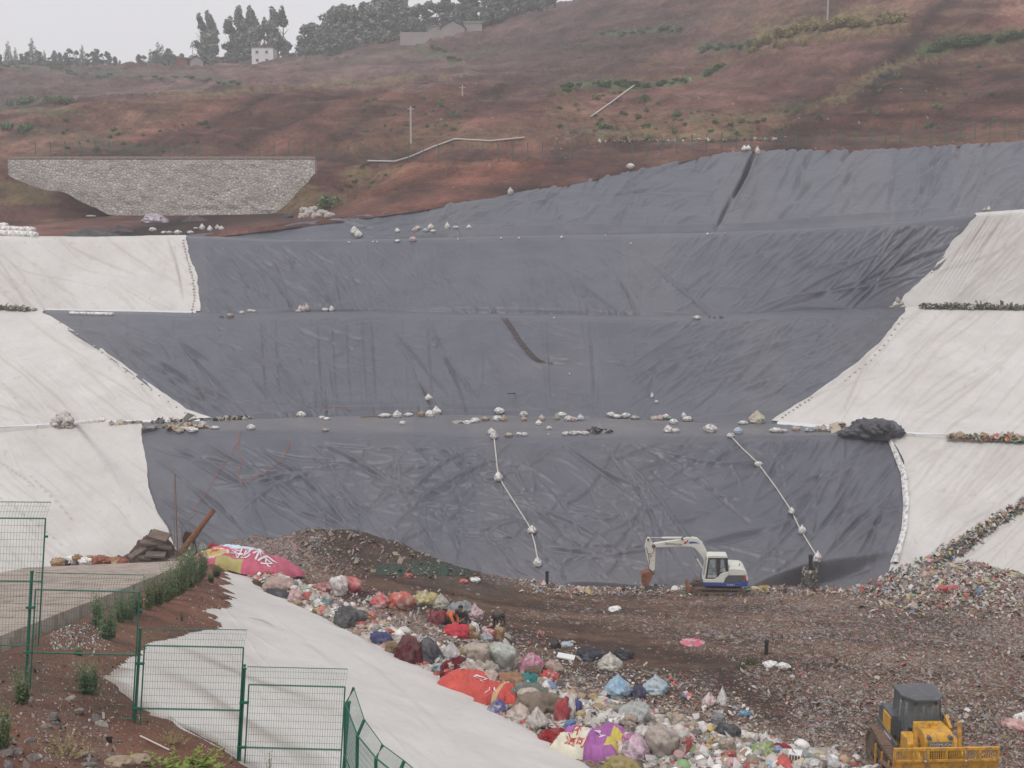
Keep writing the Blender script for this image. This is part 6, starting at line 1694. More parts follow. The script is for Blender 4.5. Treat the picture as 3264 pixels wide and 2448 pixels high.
# the rolled white hem on the right edge of the lowest dark slope
def strap(pts, label):
    pts = np.array(pts, float); V = []; n = 60
    ys = np.linspace(pts[0, 1], pts[-1, 1], n)
    xl = np.interp(ys, pts[:, 1], pts[:, 0]); wd = np.interp(ys, pts[:, 1], pts[:, 2])
    for k in range(n):
        A = G(xl[k] - wd[k] / 2, ys[k]); B = G(xl[k] + wd[k] / 2, ys[k])
        for j in range(7):
            t = j / 6; p = A.lerp(B, t); b = math.sin(PI * t) * .16 * (1 + .4 * math.sin(k * .8))
            V.append(p + Vector((0, -.08 - b, .06 + b * .6)))
    o = link('felt_strip', fast_mesh('felt_strip', np.array([tuple(v) for v in V]), grid_faces(7, n), M['plastic'])); o.color = (.74, .73, .72, 1)
    return tag(o, label, 'felt strip')
strap([(888, 437, 4), (896, 455, 6), (904, 475, 7), (906, 505, 6), (904, 530, 6), (899, 548, 6), (894, 563, 9)], 'bright white folded felt strip hemming the right edge of the lowest dark slope')

# ------------------------------------------------------------------ pipes, posts and single things on the waste floor
M['black_pipe'] = mat('black_pipe', (.022, .02, .022), .5, .2, 4, dirt=(.12, .09, .07), dirt_amt=.3)
def standpipe(px, py, hpx, wpx, label, tilt=0):
    p = WH(px, py); s = ppm(p)
    m = MB().tube([(0, 0, -.4), (0, 0, hpx / s)], wpx / s / 2, 16, cap=False).tube([(0, 0, hpx / s - .02), (0, 0, hpx / s - .6)], wpx / s / 2 * .85, 16)
    m.tube([(0, 0, hpx / s - .12), (0, 0, hpx / s)], wpx / s / 2 * 1.12, 16, cap=False)
    o = m.build('vent_pipe', M['black_pipe'], smooth=False); o.location = p; o.rotation_euler = (0, tilt, 0)
    tag(o, label, 'pipe'); return o
standpipe(547, 586, 15, 3.2, 'dark vent pipe standing at the foot of the slope left of the excavator')
standpipe(766, 654.5, 14.5, 4.0, 'black vent pipe standing on the open rubbish above the bulldozer', .02)
vp = standpipe(809, 571, 16.5, 3.6, 'black vent pipe rising out of the wire basket of stones')
def gabion():
    p = WH(809.5, 589); s = ppm(p); R = 7.2 / s; Hh = 19 / s
    root = empty('stone_basket', p); tag(root, 'round wire basket of grey stones around the vent pipe', 'stone basket')
    pts = []; n = 900
    an = rng.uniform(0, 2 * PI, n); zz = rng.uniform(0, Hh, n)
    V = np.stack([np.cos(an) * R * .92, np.sin(an) * R * .92, zz], 1)
    MB().tube([(0, 0, 0), (0, 0, Hh * .93)], R * .9, 24).build('fill', M['concrete'], root)
    o = link('stones', scrap_mesh('stones', V, rng.uniform(.10, .22, n), np.array((.20, .19, .17)) * rng.uniform(.5, 1.5, (n, 1)), flat=1.2), None, root)
    w = MB()
    for k in range(26): a = 2 * PI * k / 26; w.tube([(math.cos(a) * R, math.sin(a) * R, 0), (math.cos(a) * R, math.sin(a) * R, Hh)], .012, 4)
    for z in np.linspace(0, Hh, 12): w.tube([(math.cos(a) * R, math.sin(a) * R, z) for a in np.linspace(0, 2 * PI, 25)], .012, 4)
    w.build('wire_cage', M['track_steel'], root)
    vp.location = p + Vector((0, 0, Hh * .9))
gabion()
def leaning_beam():
    p = WH(177, 557); s = ppm(p)
    top = Vector(P(213.5, 510, p.y - 0.5)); a = Vector((0, 0, -.1)); b = top - p
    root = empty('rusty_beam', p); tag(root, 'thick rusty steel pipe leaning up from the rubble at the ramp end', 'pipe')
    MB().tube([a, a.lerp(b, .2), a.lerp(b, .5), a.lerp(b, .62), b], [3.1 / s, 3.3 / s, 3.4 / s, 2.7 / s, 2.6 / s], 18).build('pipe', M['rust'], root, smooth=True)
    MB().tube([b, b + (b - a).normalized() * .01], 2.2 / s, 16).build('pipe_mouth', M['letter_black'], root)
    f = MB().add([(0.55, .25, .3), (1.25, .25, .55), (1.15, .25, 1.55), (.55, .25, 1.7), (0.3, .25, 1.15), (0.55, .32, .3), (1.25, .32, .55), (1.15, .32, 1.55), (.55, .32, 1.7), (0.3, .32, 1.15)], [(0, 1, 2, 3, 4), (9, 8, 7, 6, 5), (0, 5, 6, 1), (1, 6, 7, 2), (2, 7, 8, 3), (3, 8, 9, 4), (4, 9, 5, 0)])
    f.build('steel_plate', mat('dark_rusty_plate', (.075, .028, .022), .85, .3, 4, bmp=.3), root)
leaning_beam()
def stick3(a, b, D, r, label, kink=None, name='thin_pole', cat='pole'):
    A = Vector(P(a[0], a[1], WH(177, 557).y - .2)); B = Vector(P(b[0], b[1], A.y + D)); pts = [Vector((0, 0, -.2))]
    if kink is not None: pts.append(Vector(P(kink[0], kink[1], A.y + D * .5)) - A)
    pts.append(B - A)
    o = MB().tube(pts, r, 6).build(name, M['wood']); o.location = A; return tag(o, label, cat)
stick3((177.5, 552), (175, 473), -.3, .04, 'tall thin vertical pole standing behind the rusty pipe')
stick3((176, 553), (165, 520), -.2, .02, 'thin brace leaning against the tall pole', kink=(170, 528))
stick3((174.5, 552), (174, 480), -.6, .015, 'wire hanging beside the tall pole')
stick3((182, 550), (197, 513), -.2, .03, 'bent bare branch stuck behind the rusty plate', kink=(182, 526), name='branch', cat='branch')

M['slab'] = mat('dirty_slab', (.16, .12, .095), .9, .3, 2, bmp=.5)
pile('rubble_heap', 152, 562, 74, 26, (.105, .07, .055), M['soil'], 'heap of brown soil and rubble behind the end of the concrete ramp', 'rubble heap', 11, .5, n=110, rough=1.0)
for i, (x, y, w, d, rz, ry) in enumerate([(152, 543, 1.5, .7, .3, .1), (160, 536, 1.3, .8, -.2, .2), (147, 549, 1.6, .6, .5, -.3), (138, 553, 1.2, .5, .8, -.4), (156, 555, 1.3, .8, .1, .05), (144, 557, 1.2, .6, -.1, .15), (153, 561.5, 1.9, .5, .05, 0), (165, 547, .9, .6, .4, .3)]):
    p = Vector(P(x, y, G(152, 562).y - 1.3 + (y < 550) * .6)); o = MB().box((0, 0, 0), (w, d, .16)).build('concrete_slab', M['slab'], bevel=.02); o.location = p + Vector((0, -.1, .05)); o.rotation_euler = (U(.1, .5), ry, rz)
    tag(o, 'broken concrete slab in the rubble heap by the rusty pipe', 'concrete slab', 'broken slabs in the rubble heap')
for i in range(34):
    x = 56 + (i % 17) * 4.1 + U(-1.5, 1.5); y = 563.5 - U(0, 1) - (9 if i >= 17 else 2) * U(.3, 1) * math.sin(PI * ((i % 17) + 1) / 18)
    c, wd_ = random.choice([(TANC, 'tan'), (TANC, 'tan'), ((.30, .18, .09), 'brown'), (GREY, 'grey'), (WHITE, 'white'), (DGREY, 'dark'), ((.35, .12, .08), 'reddish')])
    p0 = road_hit(x, 563.5); D = p0.y + U(.4, 2.2)
    q_ = Vector(P(x, y + 3, D))
    put('cardboard_scrap' if wd_ in ('tan', 'brown') else 'waste_bag', 'heap', 'woven', x, y + 3, U(7, 13), U(4, 8), c, wd_ + ' scrap in the low litter bank behind the concrete ramp', 'litter', 'litter behind the ramp, ' + wd_, ground=lambda a, b, q=q_: q)
# ------------------------------------------------------------------ the heap of bags beside the near felt sheet
def hb(kind, mname, px, py, w, h, col, label, name='waste_bag', cat='bag', **k):
    return put(name, kind, mname, px, py + h * .5, w, h, col, label, cat, None, ground=WH, **k)
# big woven sacks and bundles that can be told apart
hb('peak', 'cloth', 412, 648, 33, 32, MAROON, 'tall bundle draped in dark maroon cloth at the edge of the near felt sheet', 'draped_bundle', 'bundle', var=1)
hb('peak', 'cloth', 431, 648, 25, 29, (.085, .085, .10), 'bundle draped in dark grey blanket leaning beside the maroon one', 'draped_bundle', 'bundle', var=2, lean=-.12)
hb('sack', 'woven', 390, 649, 15, 17, (.22, .14, .08), 'brown wicker-coloured drum on the left of the maroon bundle', 'drum', 'drum', var=0, lean=.15)
hb('knot', 'woven', 451, 654, 17, 17, (.55, .52, .52), 'pale grey bag on the right of the dark grey bundle')
hb('sack', 'woven', 478, 655, 25, 27, (.42, .35, .29), 'big beige stuffed sack, left one of the two standing big sacks', 'woven_sack', 'sack', var=1)
hb('sack', 'woven', 503, 656, 25, 28, (.42, .45, .40), 'big grey-green stuffed sack, right one of the two standing big sacks', 'woven_sack', 'sack', var=2)
hb('heap', 'cloth', 453, 667, 25, 18, (.13, .012, .022), 'dark red cloth bundle tied with a red band, left of the red banner', 'cloth_bundle', 'bundle')
hb('sack', 'woven', 464, 654, 11, 13, (.28, .22, .10), 'yellowish basket full of scraps in front of the big beige sack', 'basket', 'basket', var=3)
hb('peak', 'plastic', 532, 662, 25, 24, (.62, .22, .36), 'pink plastic bag with a flat top behind the brown tube', var=3, depth=.8)
hb('heap', 'cloth', 529, 680, 20, 13, (.03, .20, .19), 'teal cloth lump in front of the brown tube', 'cloth_bundle', 'cloth')
hb('heap', 'cloth', 507, 679, 24, 13, (.30, .17, .10), 'brown cloth right behind the second red banner', 'cloth_bundle', 'cloth')
hb('heap', 'cloth', 538, 703, 42, 21, (.20, .155, .12), 'wide grey-brown carpet slumped over bags', 'carpet', 'carpet', var=1, rz=-.3)
hb('heap', 'cloth', 527, 691, 34, 14, (.15, .16, .14), 'grey-green tarpaulin just behind the wide carpet', 'tarpaulin', 'tarpaulin', var=2)
hb('knot', 'plastic', 499, 709, 23, 15, (.09, .08, .25), 'navy and red patterned bag at the edge of the near felt sheet', var=0)
hb('heap', 'plastic', 500, 715, 15, 8, (.40, .05, .06), 'red lower flap under the navy patterned bag')
hb('knot', 'plastic', 520, 714, 28, 15, (.52, .40, .34), 'torn pinkish net bag right of the navy patterned one')
hb('heap', 'woven', 562, 709, 16, 22, (.38, .06, .07), 'red part of the striped sack right of the carpet', 'woven_sack', 'sack', rz=.5)
hb('heap', 'woven', 571, 707, 8, 20, (.75, .73, .70), 'white part of the striped sack right of the carpet', 'woven_sack', 'sack', rz=.5)
hb('heap', 'woven', 577, 706, 8, 15, (.05, .07, .28), 'blue part of the striped sack right of the carpet', 'woven_sack', 'sack')
hb('sack', 'woven', 664, 741, 29, 33, (.38, .33, .29), 'big beige-grey stuffed sack standing low in the heap', 'woven_sack', 'sack', var=3)
hb('sack', 'woven', 682, 741, 16, 27, (.52, .50, .47), 'pale grey sack standing right behind the big beige-grey one', 'woven_sack', 'sack', var=0)
hb('peak', 'cloth', 624, 766, 45, 24, (.30, .24, .10), 'mustard canvas draped over a mound at the bottom of the heap', 'canvas', 'canvas', var=0)
hb('knot', 'plastic', 636, 748, 27, 22, (.58, .40, .50), 'pinkish magenta bag left of the big beige-grey sack', var=1)
hb('heap', 'plastic', 628, 738, 14, 9, (.55, .16, .38), 'magenta patch on top of the pinkish bag')
hb('knot', 'plastic', 537, 720, 22, 18, (.46, .42, .38), 'open grey bag showing its dark inside by the felt edge', var=2)
hb('heap', 'cloth', 552, 735, 27, 12, (.24, .02, .025), 'dark red cloth above the purple banner', 'cloth_bundle', 'cloth')
hb('knot', 'plastic', 618, 688, 27, 19, (.28, .45, .60), 'light blue and pink patterned bag, left one of the two', var=3)
hb('knot', 'plastic', 655, 686, 25, 15, (.34, .50, .62), 'light blue patterned bag, right one of the two', var=1)
hb('heap', 'cloth', 638, 692, 12, 14, (.07, .07, .13), 'dark navy cloth between the two light blue bags', 'cloth_bundle', 'cloth')
hb('knot', 'plastic', 610, 663, 24, 15, (.50, .47, .42), 'clear bag of rubbish with a yellow cap at the top of the heap', var=0)
hb('heap', 'plastic', 611, 657, 8, 5, (.42, .33, .08), 'yellow cap on the clear bag', 'cap', 'cap')
hb('pillow', 'woven', 553, 668, 22, 14, (.40, .30, .26), 'brownish pink bag right behind the brown tube')
hb('heap', 'plastic', 549, 676, 16, 10, (.50, .05, .04), 'bright red bag under the mouth of the brown tube')
hb('knot', 'plastic', 380, 601, 19, 12, (.55, .10, .10), 'red and white bag at the left of the upper row of round bags', var=1)
hb('heap', 'plastic', 399, 600, 22, 16, (.52, .13, .09), 'round red patterned bundle in the upper row', var=2)
hb('heap', 'plastic', 425, 598, 21, 13, (.46, .38, .15), 'mustard yellow bundle in the upper row of round bags', var=3)
hb('knot', 'plastic', 441, 603, 16, 13, (.40, .38, .30), 'greenish beige round bag next to the mustard bundle', var=0)
hb('heap', 'woven', 459, 609, 21, 15, (.27, .30, .31), 'grey stuffed sack just behind the seated person', 'woven_sack', 'sack', var=1)
hb('knot', 'plastic', 475, 613, 15, 14, (.56, .40, .42), 'pinkish clear bag at the right end of the upper row', var=3)
hb('heap', 'cloth', 348, 616, 27, 17, (.085, .085, .09), 'dark grey cloth bundle at the felt edge, left of the upper bags', 'cloth_bundle', 'bundle', var=0)
hb('heap', 'cloth', 438, 617, 19, 13, (.20, .025, .035), 'dark red quilt left of the crouching person', 'quilt', 'quilt', var=2)
hb('heap', 'cloth', 457, 631, 25, 13, (.50, .05, .07), 'crumpled bright red blanket in front of the seated person', 'blanket', 'blanket', var=3, rz=.3)
hb('sack', 'woven', 472, 632, 8, 14, (.32, .21, .10), 'tan upright sack at the right end of the red blanket', 'woven_sack', 'sack', var=0)
hb('sack', 'woven', 476, 636, 6, 9, (.34, .24, .12), 'small tan sack in front of the tan upright one', 'woven_sack', 'sack', var=2)
hb('sack', 'woven', 500, 633, 10, 14, (.33, .21, .11), 'tan sack standing below the dog', 'woven_sack', 'sack', var=1)
hb('pillow', 'plastic', 495, 635, 7, 8, (.42, .04, .03), 'small red bag left of the tan sack below the dog')
hb('sack', 'plastic', 478, 627, 8, 13, (.78, .76, .74), 'leaning white bag right of the seated person', var=3, lean=-.5)
hb('pillow', 'plastic', 489, 632, 13, 6, (.72, .34, .33), 'pink rolled bundle below and left of the dog', 'roll', 'roll', rz=-.3)
hb('heap', 'cloth', 486, 637, 12, 7, (.36, .37, .40), 'grey striped cloth under the pink rolled bundle', 'cloth_bundle', 'cloth')
hb('heap', 'cloth', 380, 637, 19, 11, (.06, .07, .16), 'dark blue cloth bundle near the felt edge', 'cloth_bundle', 'bundle')
hb('heap', 'woven', 368, 619, 11, 8, (.20, .10, .05), 'rusty brown box beside the dark grey bundle', 'box', 'box')
hb('heap', 'woven', 277, 584, 26, 14, (.45, .33, .29), 'beige pink cloth hanging below the long red banner', 'cloth_bundle', 'cloth')
hb('flat', 'cloth', 274, 593, 27, 9, (.06, .062, .07), 'dark grey mat lying at the felt edge below the banner', 'mat', 'mat')
hb('heap', 'plastic', 320, 588, 18, 10, (.40, .10, .09), 'dark red and yellow patterned bundle left of the red and white one')
hb('heap', 'plastic', 337, 585, 17, 17, (.68, .62, .60), 'white patterned half of the large bundle above the bags', var=1)
hb('heap', 'plastic', 349, 584, 19, 15, (.55, .12, .12), 'red half of the large bundle above the bags', var=2)
for (x, y, w, h, c, l, kd) in [(212, 546, 10, 5, (.35, .04, .04), 'small red bundle right of the rusty pipe', 'heap'), (224, 550, 9, 9, (.28, .18, .10), 'tan lump behind the long banner', 'heap'), (209, 557, 12, 13, (.20, .10, .06), 'brown cardboard box beside the rusty pipe', 'sack'),
                               (245, 549, 10, 6, (.20, .03, .04), 'dark red bundle behind the long banner', 'heap'), (251, 553, 9, 7, (.28, .11, .07), 'reddish brown bundle behind the long banner', 'heap'), (272, 566, 12, 8, (.24, .12, .08), 'brown bundle at the right shoulder of the long banner', 'heap'),
                               (192, 552, 11, 12, (.05, .055, .055), 'black bag at the foot of the rusty pipe', 'knot'), (203, 548, 9, 9, (.24, .24, .28), 'grey bag between the black bag and the brown box', 'knot'), (172, 549, 8, 6, (.70, .70, .70), 'white bag left of the rusty pipe', 'knot'), (264, 560, 8, 6, (.2, .1, .08), 'small brown bundle on the banner edge', 'heap')]:
    hb(kd, 'woven' if kd != 'knot' else 'plastic', x, y, w, h, c, l, 'bundle' if kd != 'sack' else 'box', 'bundle' if kd != 'sack' else 'box')
def brown_tube():
    p = WH(534, 678); s = ppm(p)
    o = MB().tube([(-.42, .05, .35), (.05, 0, .42), (.38, -.12, .34)], [.13, .19, .27], 20, cap=False).tube([(.37, -.115, .34), (-.42, .05, .35)], [.25, .11], 20, cap=False).build('cardboard_tube', M['mud_track'], smooth=True)
    o.location = p; tag(o, 'brown open-mouthed tube lying between the pink bag and the teal cloth', 'tube')
brown_tube()
# fillers
def band_point(tmin, tmax):
    for k in range(50):
        t = U(tmin, tmax); wd_ = float(np.interp(t, [-4, 0, 8, 18, 26, 36, 46, 60], [1.5, 2.5, 3.0, 3.6, 4.8, 7.5, 8.5, 8.5]))
        d = -U(0.25, 1.0) * wd_ * (0.35 + 0.65 * random.random())
        x, y = xy_of(t, d); z = float(zw(np.float64(x), np.float64(y))); px, py = px_of((x, y, z))
        if py < 776: return Vector((x, y, z)), px, py
    return Vector((x, y, z)), px, py
fill = [((.78, .76, .74), 'white', 30), ((.60, .57, .54), 'grey-white', 34), ((.50, .43, .37), 'beige', 26), ((.34, .27, .21), 'brown', 14), ((.42, .06, .05), 'red', 9), ((.60, .36, .36), 'pink', 8), ((.06, .06, .07), 'black', 10),
        ((.10, .20, .36), 'blue', 6), ((.07, .22, .18), 'green', 6), ((.45, .36, .14), 'yellow', 5), ((.22, .23, .24), 'grey', 12)]
tot = sum(f[2] for f in fill)
NB = 296
for i in range(NB):
    r = random.uniform(0, tot); k = 0
    while r > fill[k][2]: r -= fill[k][2]; k += 1
    col, word, _ = fill[k]
    p, px, py = band_point(*((20, 48) if i % 3 else (0, 24)))
    sz = random.lognormvariate(math.log(.37), .34); kind = random.choice(['knot', 'knot', 'heap', 'pillow', 'heap', 'sack'])
    s = ppm(p); ff = U(.78, 1.08); c = tuple(min(.85, v * ff) for v in col)
    up_ = py < 660
    o = put('waste_bag', kind, random.choice(['plastic', 'plastic', 'woven']), px, py, sz * s, sz * s * {'knot': .75, 'heap': .5, 'pillow': .45, 'sack': 1.0}[kind], c,
            ('%s bag jumbled into the upper, narrow end of the heap by the felt edge' if up_ else '%s bag jumbled into the lower, wide end of the heap by the felt edge') % word, 'bag', ('%s bags in the upper heap' if up_ else '%s bags in the lower heap') % word, rz=U(0, 6), tilt=U(-.4, .4), lean=U(-.5, .5), ground=lambda a, b, q=p: q)

for i in range(150):  # further filler sacks that thicken the heap of bags
    p, px, py = band_point(*((16, 50) if i % 3 else (0, 26)))
    col, word = random.choice([(BEIGE, 'beige'), ((.62, .58, .54), 'pale'), ((.62, .58, .54), 'off-white'), ((.40, .33, .27), 'brownish'), ((.36, .37, .36), 'grey'), ((.45, .12, .10), 'reddish')])
    ff = U(.75, 1.1); sz = random.lognormvariate(math.log(.42), .3); s = ppm(p); up_ = py < 660
    put('cloth_bundle', random.choice(['heap', 'heap', 'flat']), random.choice(['woven', 'cloth']), px, py, sz * s, sz * s * .5, tuple(v * ff for v in col), '%s filler bundle lying between the bags of the %s part of the heap' % (word, 'upper' if up_ else 'lower'), 'bundle', '%s filler bundles in the %s heap' % (word, 'upper' if up_ else 'lower'), rz=U(0, 6), tilt=U(-.4, .4), lean=U(-.4, .4), ground=lambda a, b, q=p: q, sink=-.1)
# printed banners thrown over the bags
def banner(name, px, py, w, h, colfun, label, texts, rz=0, hgt=.6, seed=1, bumps=3, n=110):
    """w, h: metres on the ground; texts: (string, u, v, size, material, turn)"""
    c = WH(px, py); ca, sa = math.cos(rz), math.sin(rz)
    def surf(u, v):        # u, v in -1..1
        u = np.asarray(u, float); v = np.asarray(v, float)
        ru = u * (1 + .12 * fbm(v * 2 + seed, u * 0 + 3, seed, 3)); rv = v * (1 + .18 * fbm(u * 2.5 + seed, v * 0 + 7, seed + 1, 3))
        X = c.x + (ru * w / 2) * ca - (rv * h / 2) * sa; Y = c.y + (ru * w / 2) * sa + (rv * h / 2) * ca
        edge = np.clip(1 - np.maximum(np.abs(u), np.abs(v)) ** 3, 0, 1)
        b = hgt * (.55 + .6 * vn(u * bumps + seed, v * bumps * .7, seed + 2)) * edge ** .6
        fold = .05 * np.abs(fbm(u * 5 + v * 3, v * 2 - u * 2, seed + 3, 3)) * 3 + .03 * fbm(u * 12, v * 12, seed + 4, 2)
        Z = zw(X, Y) * .35 + (zbase(X, Y) + .3) * .65 + b + fold - .06
        return np.stack([X, Y, Z], -1)
    uu = np.linspace(-1, 1, n); Ug, Vg = np.meshgrid(uu, uu)
    Gd = surf(Ug, Vg)
    col = colfun(Ug, Vg) * (1 + .22 * fbm(Ug * 3, Vg * 3, seed + 6, 4)[..., None])
    me = fast_mesh(name, Gd.reshape(-1, 3) - np.array(c), grid_faces(n, n)[:, ::-1], M['print'], colors=np.clip(col, 0, 1).reshape(-1, 3))
    o = link(name, me); o.location = c; tag(o, label, 'banner')
    for (s_, u0, v0, sz, m, tr) in texts:
        def warp(co):
            a = co[:, 0] * math.cos(tr) - co[:, 1] * math.sin(tr); b = co[:, 0] * math.sin(tr) + co[:, 1] * math.cos(tr)
            uu_ = u0 + a / (w / 2); vv_ = v0 + b / (h / 2)
            P_ = surf(uu_, vv_); e = .01
            du = surf(uu_ + e, vv_) - surf(uu_ - e, vv_); dv = surf(uu_, vv_ + e) - surf(uu_, vv_ - e)
            nn = np.cross(du, dv); nn /= np.linalg.norm(nn, axis=1, keepdims=True)
            return P_ + nn * (0.03 + (co[:, 2:3] > 0) * .01) - np.array(c)
        text_obj('lettering', s_, sz, None, m, o, warp=warp)
    return o
M['print'] = mat_attr('printed_canvas', rough=.6, var=.15, scale=2, bmp=.4, bscale=6, bdist=.04, spec=.4)
def flat(c): return lambda u, v: np.tile(np.array(c, float), u.shape + (1,))
def long_banner(u, v):
    o = np.empty(u.shape + (3,)); o[:] = (.48, .10, .16)
    o[(v > -.12 - .25 * u) & (u < .35)] = (.52, .63, .72)
    r = ((u + .52) / .24) ** 2 + ((v + .55) / .30) ** 2
    o[r < 1.35] = (.66, .52, .48); o[r < 1] = (.52, .36, .12)
    o[(v < -.78) & (u > -.35) & (u < .2)] = (.42, .36, .13)
    return o
banner('banner', 247, 567, 5.6, 3.6, long_banner, 'long red and sky-blue banner with large white characters at the top of the heap', [('地板', .32, -.48, 1.25, M['letter_white'], .05), ('天', -.14, -.36, .55, M['letter_white'], 0), ('XXX', -.52, -.55, .36, M['letter_red'], -1.4)], rz=-.30, hgt=1.15, seed=3)
banner('banner', 472, 688, 2.9, 2.6, flat((.52, .075, .055)), 'large red banner with white characters draped over bags, left one of the two', [('一', -.45, .35, .8, M['letter_white'], 1.0), ('只', .25, -.2, .75, M['letter_white'], -.1)], rz=-.25, hgt=.75, seed=5)
banner('banner', 498, 699, 2.0, 2.3, lambda u, v: np.where((np.abs(u - v * .3 - .2) < .10)[..., None] & (v < .2)[..., None], np.array((.50, .36, .18)), np.array((.50, .065, .05))), 'folded red banner with yellow streaks, right one of the two', [('八', -.2, -.5, .55, M['letter_white'], 0)], rz=-.1, hgt=.8, seed=8)
banner('banner', 521, 706, 1.9, 1.4, flat((.46, .05, .045)), 'narrow red banner with white print between the folded one and the carpet', [('公司', -.1, -.1, .45, M['letter_white'], -.4)], rz=-.5, hgt=.45, seed=9)
def purple(u, v):
    o = np.empty(u.shape + (3,)); o[:] = (.34, .11, .33)
    o[(u < .05) & (v < .0 - .3 * u)] = (.66, .62, .50)
    o[(u > .55) & (np.sin(v * 9) > -.3)] = (.52, .44, .08)
    return o
banner('banner', 590, 745, 2.7, 2.3, purple, 'purple, cream and yellow banner with red and white characters near the felt edge', [('环', -.35, -.15, .48, M['letter_red'], -.1), ('洁', -.35, -.68, .48, M['letter_red'], -.1), ('公', -.8, -.5, .45, M['letter_red'], .1), ('司', -.05, -.75, .40, M['letter_red'], -.2), ('H', .28, -.05, .5, M['letter_white'], -.5), ('品', .05, .5, .42, M['letter_white'], -.4)], rz=-.35, hgt=.85, seed=12)
def fix_banner_text(): pass

# single things lying on the open floor
def fl(kind, mname, px, py, w, h, col, label, name, cat, **k): return put(name, kind, mname, px, py + h * .5, w, h, col, label, cat, None, ground=WH, **k)
fl('pillow', 'plastic', 771, 664, 17, 6.5, WHITE, 'white bag with a pinched middle lying below the black vent pipe, left half', 'waste_bag', 'bag', rz=-.2)
fl('pillow', 'plastic', 783, 666, 15, 6, WHITE, 'white bag lying below the black vent pipe, right half', 'waste_bag', 'bag', rz=-.3)
fl('flat', 'plastic', 614, 608, 13, 5, WHITE, 'white plastic sheet lying alone on the brown track', 'plastic_sheet', 'sheet')
fl('pillow', 'plastic', 952, 588, 24, 6, (.62, .08, .09), 'long bright red tube lying on the rubbish at the right', 'red_tube', 'tube', rz=.08, depth=.4)
fl('flat', 'plastic', 692, 642, 24, 6, (.58, .12, .20), 'pinkish red plastic sheet left of the black vent pipe', 'plastic_sheet', 'sheet')
fl('heap', 'plastic', 1014, 724, 22, 9, (.62, .30, .28), 'red and white crumpled packaging at the right edge', 'packaging', 'packaging')
fl('heap', 'plastic', 1020, 717, 14, 8, WHITE, 'white box-like packaging above the red and white one', 'packaging', 'packaging')
fl('heap', 'plastic', 828, 763, 18, 10, (.48, .48, .48), 'grey clear plastic bag left of the bulldozer', 'waste_bag', 'bag')
fl('heap', 'woven', 764, 587, 12, 4, (.40, .28, .10), 'yellowish flattened carton right of the excavator', 'carton', 'carton')
fl('heap', 'woven', 755, 588, 9, 3, (.55, .48, .28), 'cream flattened carton behind the excavator', 'carton', 'carton')
fl('heap', 'plastic', 540, 633, 7, 6, (.28, .05, .04), 'dark red ball-shaped bag on the open floor right of the dog', 'waste_bag', 'bag')
fl('heap', 'cloth', 590, 654, 26, 8, (.04, .042, .055), 'dark netting lying behind the white foam board', 'netting', 'netting')
fl('heap', 'cloth', 623, 654, 18, 7, (.035, .037, .05), 'dark cloth lying right of the dark netting', 'cloth_bundle', 'cloth')
fl('heap', 'plastic', 566, 644, 11, 4, (.40, .50, .60), 'light blue plastic scrap beside the black drum', 'plastic_sheet', 'sheet')
fl('heap', 'plastic', 463, 581, 7, 4, (.60, .07, .05), 'bright red bag at the right foot of the brown mound', 'waste_bag', 'bag')
fl('heap', 'plastic', 408, 575, 7, 4, (.50, .06, .05), 'red bag at the foot of the brown mound', 'waste_bag', 'bag')
fl('flat', 'plastic', 474, 579, 11, 5, WHITE, 'white scrap at the right foot of the brown mound', 'plastic_sheet', 'sheet')
fl('heap', 'plastic', 744, 713, 11, 6, (.06, .24, .42), 'blue bag at the upper right edge of the heap', 'waste_bag', 'bag')
fl('knot', 'plastic', 722, 698, 10, 16, WHITE, 'pointed white bag standing at the upper edge of the heap', 'waste_bag', 'bag', var=1)
fl('knot', 'plastic', 709, 701, 14, 12, (.66, .50, .48), 'white and red bag left of the pointed white one', 'waste_bag', 'bag', var=2)
fl('heap', 'cloth', 728, 731, 22, 14, (.075, .078, .085), 'dark grey cloth slab on the right side of the heap', 'cloth_bundle', 'cloth')
fl('heap', 'plastic', 762, 749, 22, 14, (.30, .42, .14), 'green and yellow patterned sheet near the white crate', 'plastic_sheet', 'sheet')
fl('heap', 'plastic', 774, 750, 16, 8, (.18, .30, .50), 'light blue bag beside the green patterned sheet', 'waste_bag', 'bag')
fl('heap', 'cloth', 780, 748, 16, 9, (.24, .02, .03), 'dark red cloth just left of the white crate', 'cloth_bundle', 'cloth')
fl('heap', 'plastic', 752, 746, 9, 8, (.50, .12, .16), 'pinkish red bag behind the green patterned sheet', 'waste_bag', 'bag')
def foam():
    p = WH(566, 659); o = MB().box((0, 0, .12), (.85, .45, .08), (.15, .12, -.2)).build('foam_board', M['letter_white'], bevel=.01); o.location = p
    tag(o, 'flat white foam board lying between the heap and the dark netting', 'foam board')
    p = WH(555.5, 649); o = MB().tube([(-.1, .1, .22), (.12, -.25, .2)], .2, 16, cap=False).tube([(.12, -.25, .2), (-.1, .1, .22)], .17, 16).build('drum', M['black_pipe'], smooth=False); o.location = p
    tag(o, 'small dark drum lying on its side on the open floor', 'drum')
    p = WH(795, 764); s = ppm(p); a = 12.5 / s
    root = empty('crate', p, -.35); tag(root, 'white slatted crate at the right foot of the heap', 'crate')
    MB().box((0, 0, a * .97), (a, a, .03)).build('lid', M['letter_white'], root); MB().box((0, 0, .03), (a, a, .03)).build('base', M['letter_white'], root)
    for k in range(5):
        x = -a / 2 + .02 + k * (a - .04) / 4
        for (cx, cy) in ((x, -a / 2 + .01), (x, a / 2 - .01), (-a / 2 + .01, x), (a / 2 - .01, x)): MB().box((cx, cy, a / 2), (.03, .03, a * .94)).build('slat', M['letter_white'], root)
foam()
